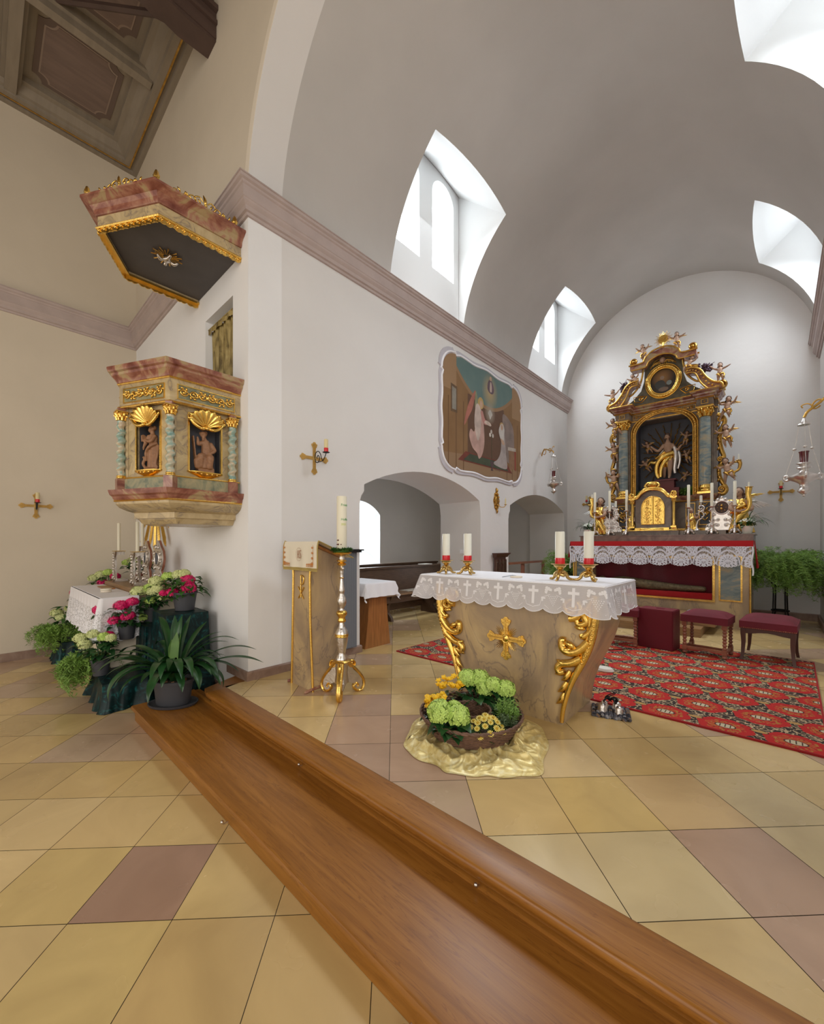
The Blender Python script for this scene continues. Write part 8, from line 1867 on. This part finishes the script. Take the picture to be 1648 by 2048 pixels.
def bplant(name, label, deg, group=None, r_=RM): return thing(name, label, 'flower', at(deg, r_), 0, group)
def lime(label, deg, heads, seed):
    t = bplant('green_hydrangea', label, deg, 'lime green hydrangeas in the basket'); rr = random.Random(seed); mb = MB(); big_leaves(mb, (0,0,-.02), .10, 22, 0, .08, rr, .12, .045)
    mb.build('leaves', 'leaf_dark', t, 80, weld=False)
    for a, c_, z, r_ in heads:
        x, y = Rd.x*a+Fd.x*c_, Rd.y*a+Fd.y*c_; mb = MB(); mophead(mb, (x,y,z), r_, int(120*(r_/.06)), .0155, rr, .9); mb.build('bloom', GR, t, 0, weld=False); mb = MB(); mb.tube([(0,0,-.02),(x*.8,y*.8,z-r_*.4)], .005, 5)
        for k in range(5): aa = k*1.3+rr.random(); leaf_blade(mb, (x,y,z-r_*.7), (math.cos(aa), math.sin(aa), -.1), .085, .034, .6)
        mb.build('stalk', 'leaf_dark', t, 80, weld=False)
lime('two large lime green hydrangea heads at the front left of the wicker basket', 232, [(-.075,-.02,.11,.076),(.035,-.04,.095,.070),(.02,.05,.11,.042)], 1)
lime('cluster of lime green hydrangea heads at the back of the basket, nearest the altar', 75, [(-.05,.02,.165,.068),(.04,.03,.155,.072),(.07,-.04,.115,.062)], 2)
lime('lime green hydrangea heads at the right back of the basket', 28, [(-.03,.03,.155,.055),(.05,.0,.135,.062)], 3)
def begonia(label, deg, seed, blooms, lm='leaf_dark'):
    t = bplant('yellow_begonia', label, deg, 'yellow begonias in the basket'); rr = random.Random(seed); mb = MB(); big_leaves(mb, (0,0,-.04), .08, 16, 0, .11, rr, .06, .026); mb.build('leaves', lm, t, 80, weld=False)
    mb = MB()
    for a, c_, z in blooms:
        x, y = Rd.x*a+Fd.x*c_, Rd.y*a+Fd.y*c_
        for k in range(4): floret(mb, (x+rr.uniform(-.004,.004),y+rr.uniform(-.004,.004),z+k*.003), (rr.uniform(-.4,.4)-.3*Fd.x, rr.uniform(-.4,.4)-.5*Fd.y, 1), .024-.004*k, 5, .35, rr.random()*3, .6)
        mb.ball((x,y,z+.004), .013, 7, 5)
    mb.build('blossoms', 'petal_yellow', t, 0, weld=False)
rr = random.Random(4)
begonia('yellow begonia with round blossoms and dark leaves at the back left of the basket', 115, 5, [(rr.uniform(-.11,.07), rr.uniform(-.03,.05), .14+rr.uniform(-.04,.04)) for _ in range(30)])
begonia('yellow begonia with dense blossoms at the left side of the basket', 185, 6, [(rr.uniform(-.06,.06), rr.uniform(-.05,.06), .105+rr.uniform(-.03,.03)) for _ in range(32)])
t = bplant('yellow_daisy_plant', 'small yellow daisies with feathery leaves at the front of the wicker basket', 285); rr = random.Random(9)
mb = MB()
for i in range(260): a = rr.uniform(0,2*PI); q = .075*math.sqrt(rr.random()); leaf_blade(mb, (q*math.cos(a), q*math.sin(a), rr.uniform(-.05,.05)), (math.cos(a)*.6, math.sin(a)*.6, rr.uniform(.2,1)), .03, .006, .3, n=2)
mb.build('leaves', 'leaf_mid', t, 80, weld=False)
ms, me_ = MB(), MB()
for i in range(24):
    a = i*2.4; q = .11*math.sqrt((i+.5)/24); x, y = q*math.cos(a), q*math.sin(a)*1.0; z = .09-q*q*6+rr.uniform(-.006,.006); nn = Vector((x*5-Fd.x*.4, y*5-Fd.y*.4, 1)).normalized(); r_ = rr.uniform(.018,.025)
    floret(ms, (x,y,z), nn, r_, 12, .1, rr.random(), .18); me_.ball(Vector((x,y,z))+nn*.002, r_*.33, 8, 5)
ms.build('petals', 'petal_daisy', t, 0, weld=False); me_.build('flower_eyes', 'daisy_eye', t)
def herb(label, deg, n, R_, seed, mat, z0=.0, L=.045, w=.005):
    t = bplant('leafy_herb', label, deg); rr = random.Random(seed); mb = MB()
    for i in range(n):
        a = rr.uniform(0,2*PI); q = R_*math.sqrt(rr.random()); x, y = q*math.cos(a), q*math.sin(a); zt = rr.uniform(.03,.12)+z0
        mb.tube([(x*.6,y*.6,-.03),(x,y,zt)], .0012, 3)
        for k in range(9): b_ = rr.uniform(0,2*PI); leaf_blade(mb, (x,y,zt*(.3+.7*rr.random())), (math.cos(b_), math.sin(b_), rr.uniform(0,.8)), L*.6, w, .2, n=2)
    mb.build('leaves', mat, t, 80, weld=False); return t
herb('bushy light green herb with reddish tips at the right of the basket', 345, 60, .075, 3, 'fern_green', .02)
herb('grey-green creeping herb hanging over the right front of the basket', 318, 50, .07, 4, 'leaf_herb', -.04)
herb('small green herb at the left back of the basket', 155, 30, .05, 5, 'leaf_mid')
# ---------------------------------------------------------------- plants at the high altar
def flower_pot(label, x, side):
    t = thing('potted_flower', label, 'potted plant', (HX+x, 7.99, GZ-.0), 0, 'white flowers on the high altar'); rr = random.Random(int(x*10)+40)
    mb = MB(); mb.lathe([(.05,0),(.055,.004),(.075,.10),(.08,.12),(.072,.12),(.068,.10)], 22, flute=(12,.02)); mb.build('pot', 'wax_white', t)
    mb = MB(); big_leaves(mb, (0,0,.10), .08, 40, 0, .08, rr, .07, .026); 
    for i in range(26): strap_leaf(mb, (0,0,.11), rr.gauss(0 if side > 0 else PI, .8), rr.uniform(.22,.42), .006, rr.uniform(.7,1.4), rr.uniform(1.8,3.2), 10)
    mb.build('leaves', 'leaf_mid', t, 80, weld=False)
    mb = MB()
    for i in range(40): a = i*2.4; q = .10*math.sqrt(i/40); floret(mb, (q*math.cos(a), q*math.sin(a), .235-q*q*5), (q*math.cos(a)*6, q*math.sin(a)*6-.4, 1), .018, 4, .1, rr.random()*3)
    mb.build('blossoms', 'petal_white', t, 0, weld=False)
flower_pot('white flowering pot plant with trailing grass at the right end of the high altar', 1.22, 1); flower_pot('white flowering pot plant at the left end of the high altar', -1.14, -1)
def plant_stand(label, x, y, h, r_):
    t = thing('plant_stand', label, 'plant stand', (x, y, 0)); mb = MB()
    for z in (.22, h-.12): mb.tube([(r_*.6*math.cos(2*PI*i/24), r_*.6*math.sin(2*PI*i/24), z) for i in range(25)], .013, 6)
    mb.lathe([(r_*.62,h-.02),(r_*.95,h-.01),(r_,h),(r_*.9,h+.005)], 24); mb.build('rings', 'iron', t)
    for k in range(4): a = R(35)+k*PI/2; c_, s2 = math.cos(a), math.sin(a); mb = MB(); mb.tube(curve_pts([(c_*r_*1.1,s2*r_*1.1,0),(c_*r_*.68,s2*r_*.68,.14),(c_*r_*.6,s2*r_*.6,.3),(c_*r_*.6,s2*r_*.6,h-.12),(c_*r_*.95,s2*r_*.95,h-.01)],5), .011, 6); mb.build('leg', 'iron', t)
    return t
plant_stand('black wrought iron plant stand right of the high altar', .02, 8.6, .72, .17); fern('big bushy light green fern on the black stand right of the high altar', (.0, 8.50, .86), 700, .66, .40, 7, .62, group=None)
o = thing('fern_pot', 'dark plastic pot holding the big fern on the black stand', 'pot', (.02, 8.6, .727)); mb = MB(); mb.lathe([(.08,0),(.13,.13),(.135,.15),(.12,.15)], 22); mb.build('pot', 'iron', o)
plant_stand('dark plant stand left of the high altar, hidden behind the fern', -3.15, 8.3, .55, .15); fern('bushy green fern left of the high altar in front of the second arch', (-3.10, 8.2, .74), 380, .66, .32, 8, .75)
o = thing('fern_pot', 'dark pot of the fern left of the high altar', 'pot', (-3.15, 8.3, .556)); mb = MB(); mb.lathe([(.08,0),(.12,.13),(.125,.15),(.11,.15)], 22); mb.build('pot', 'iron', o)
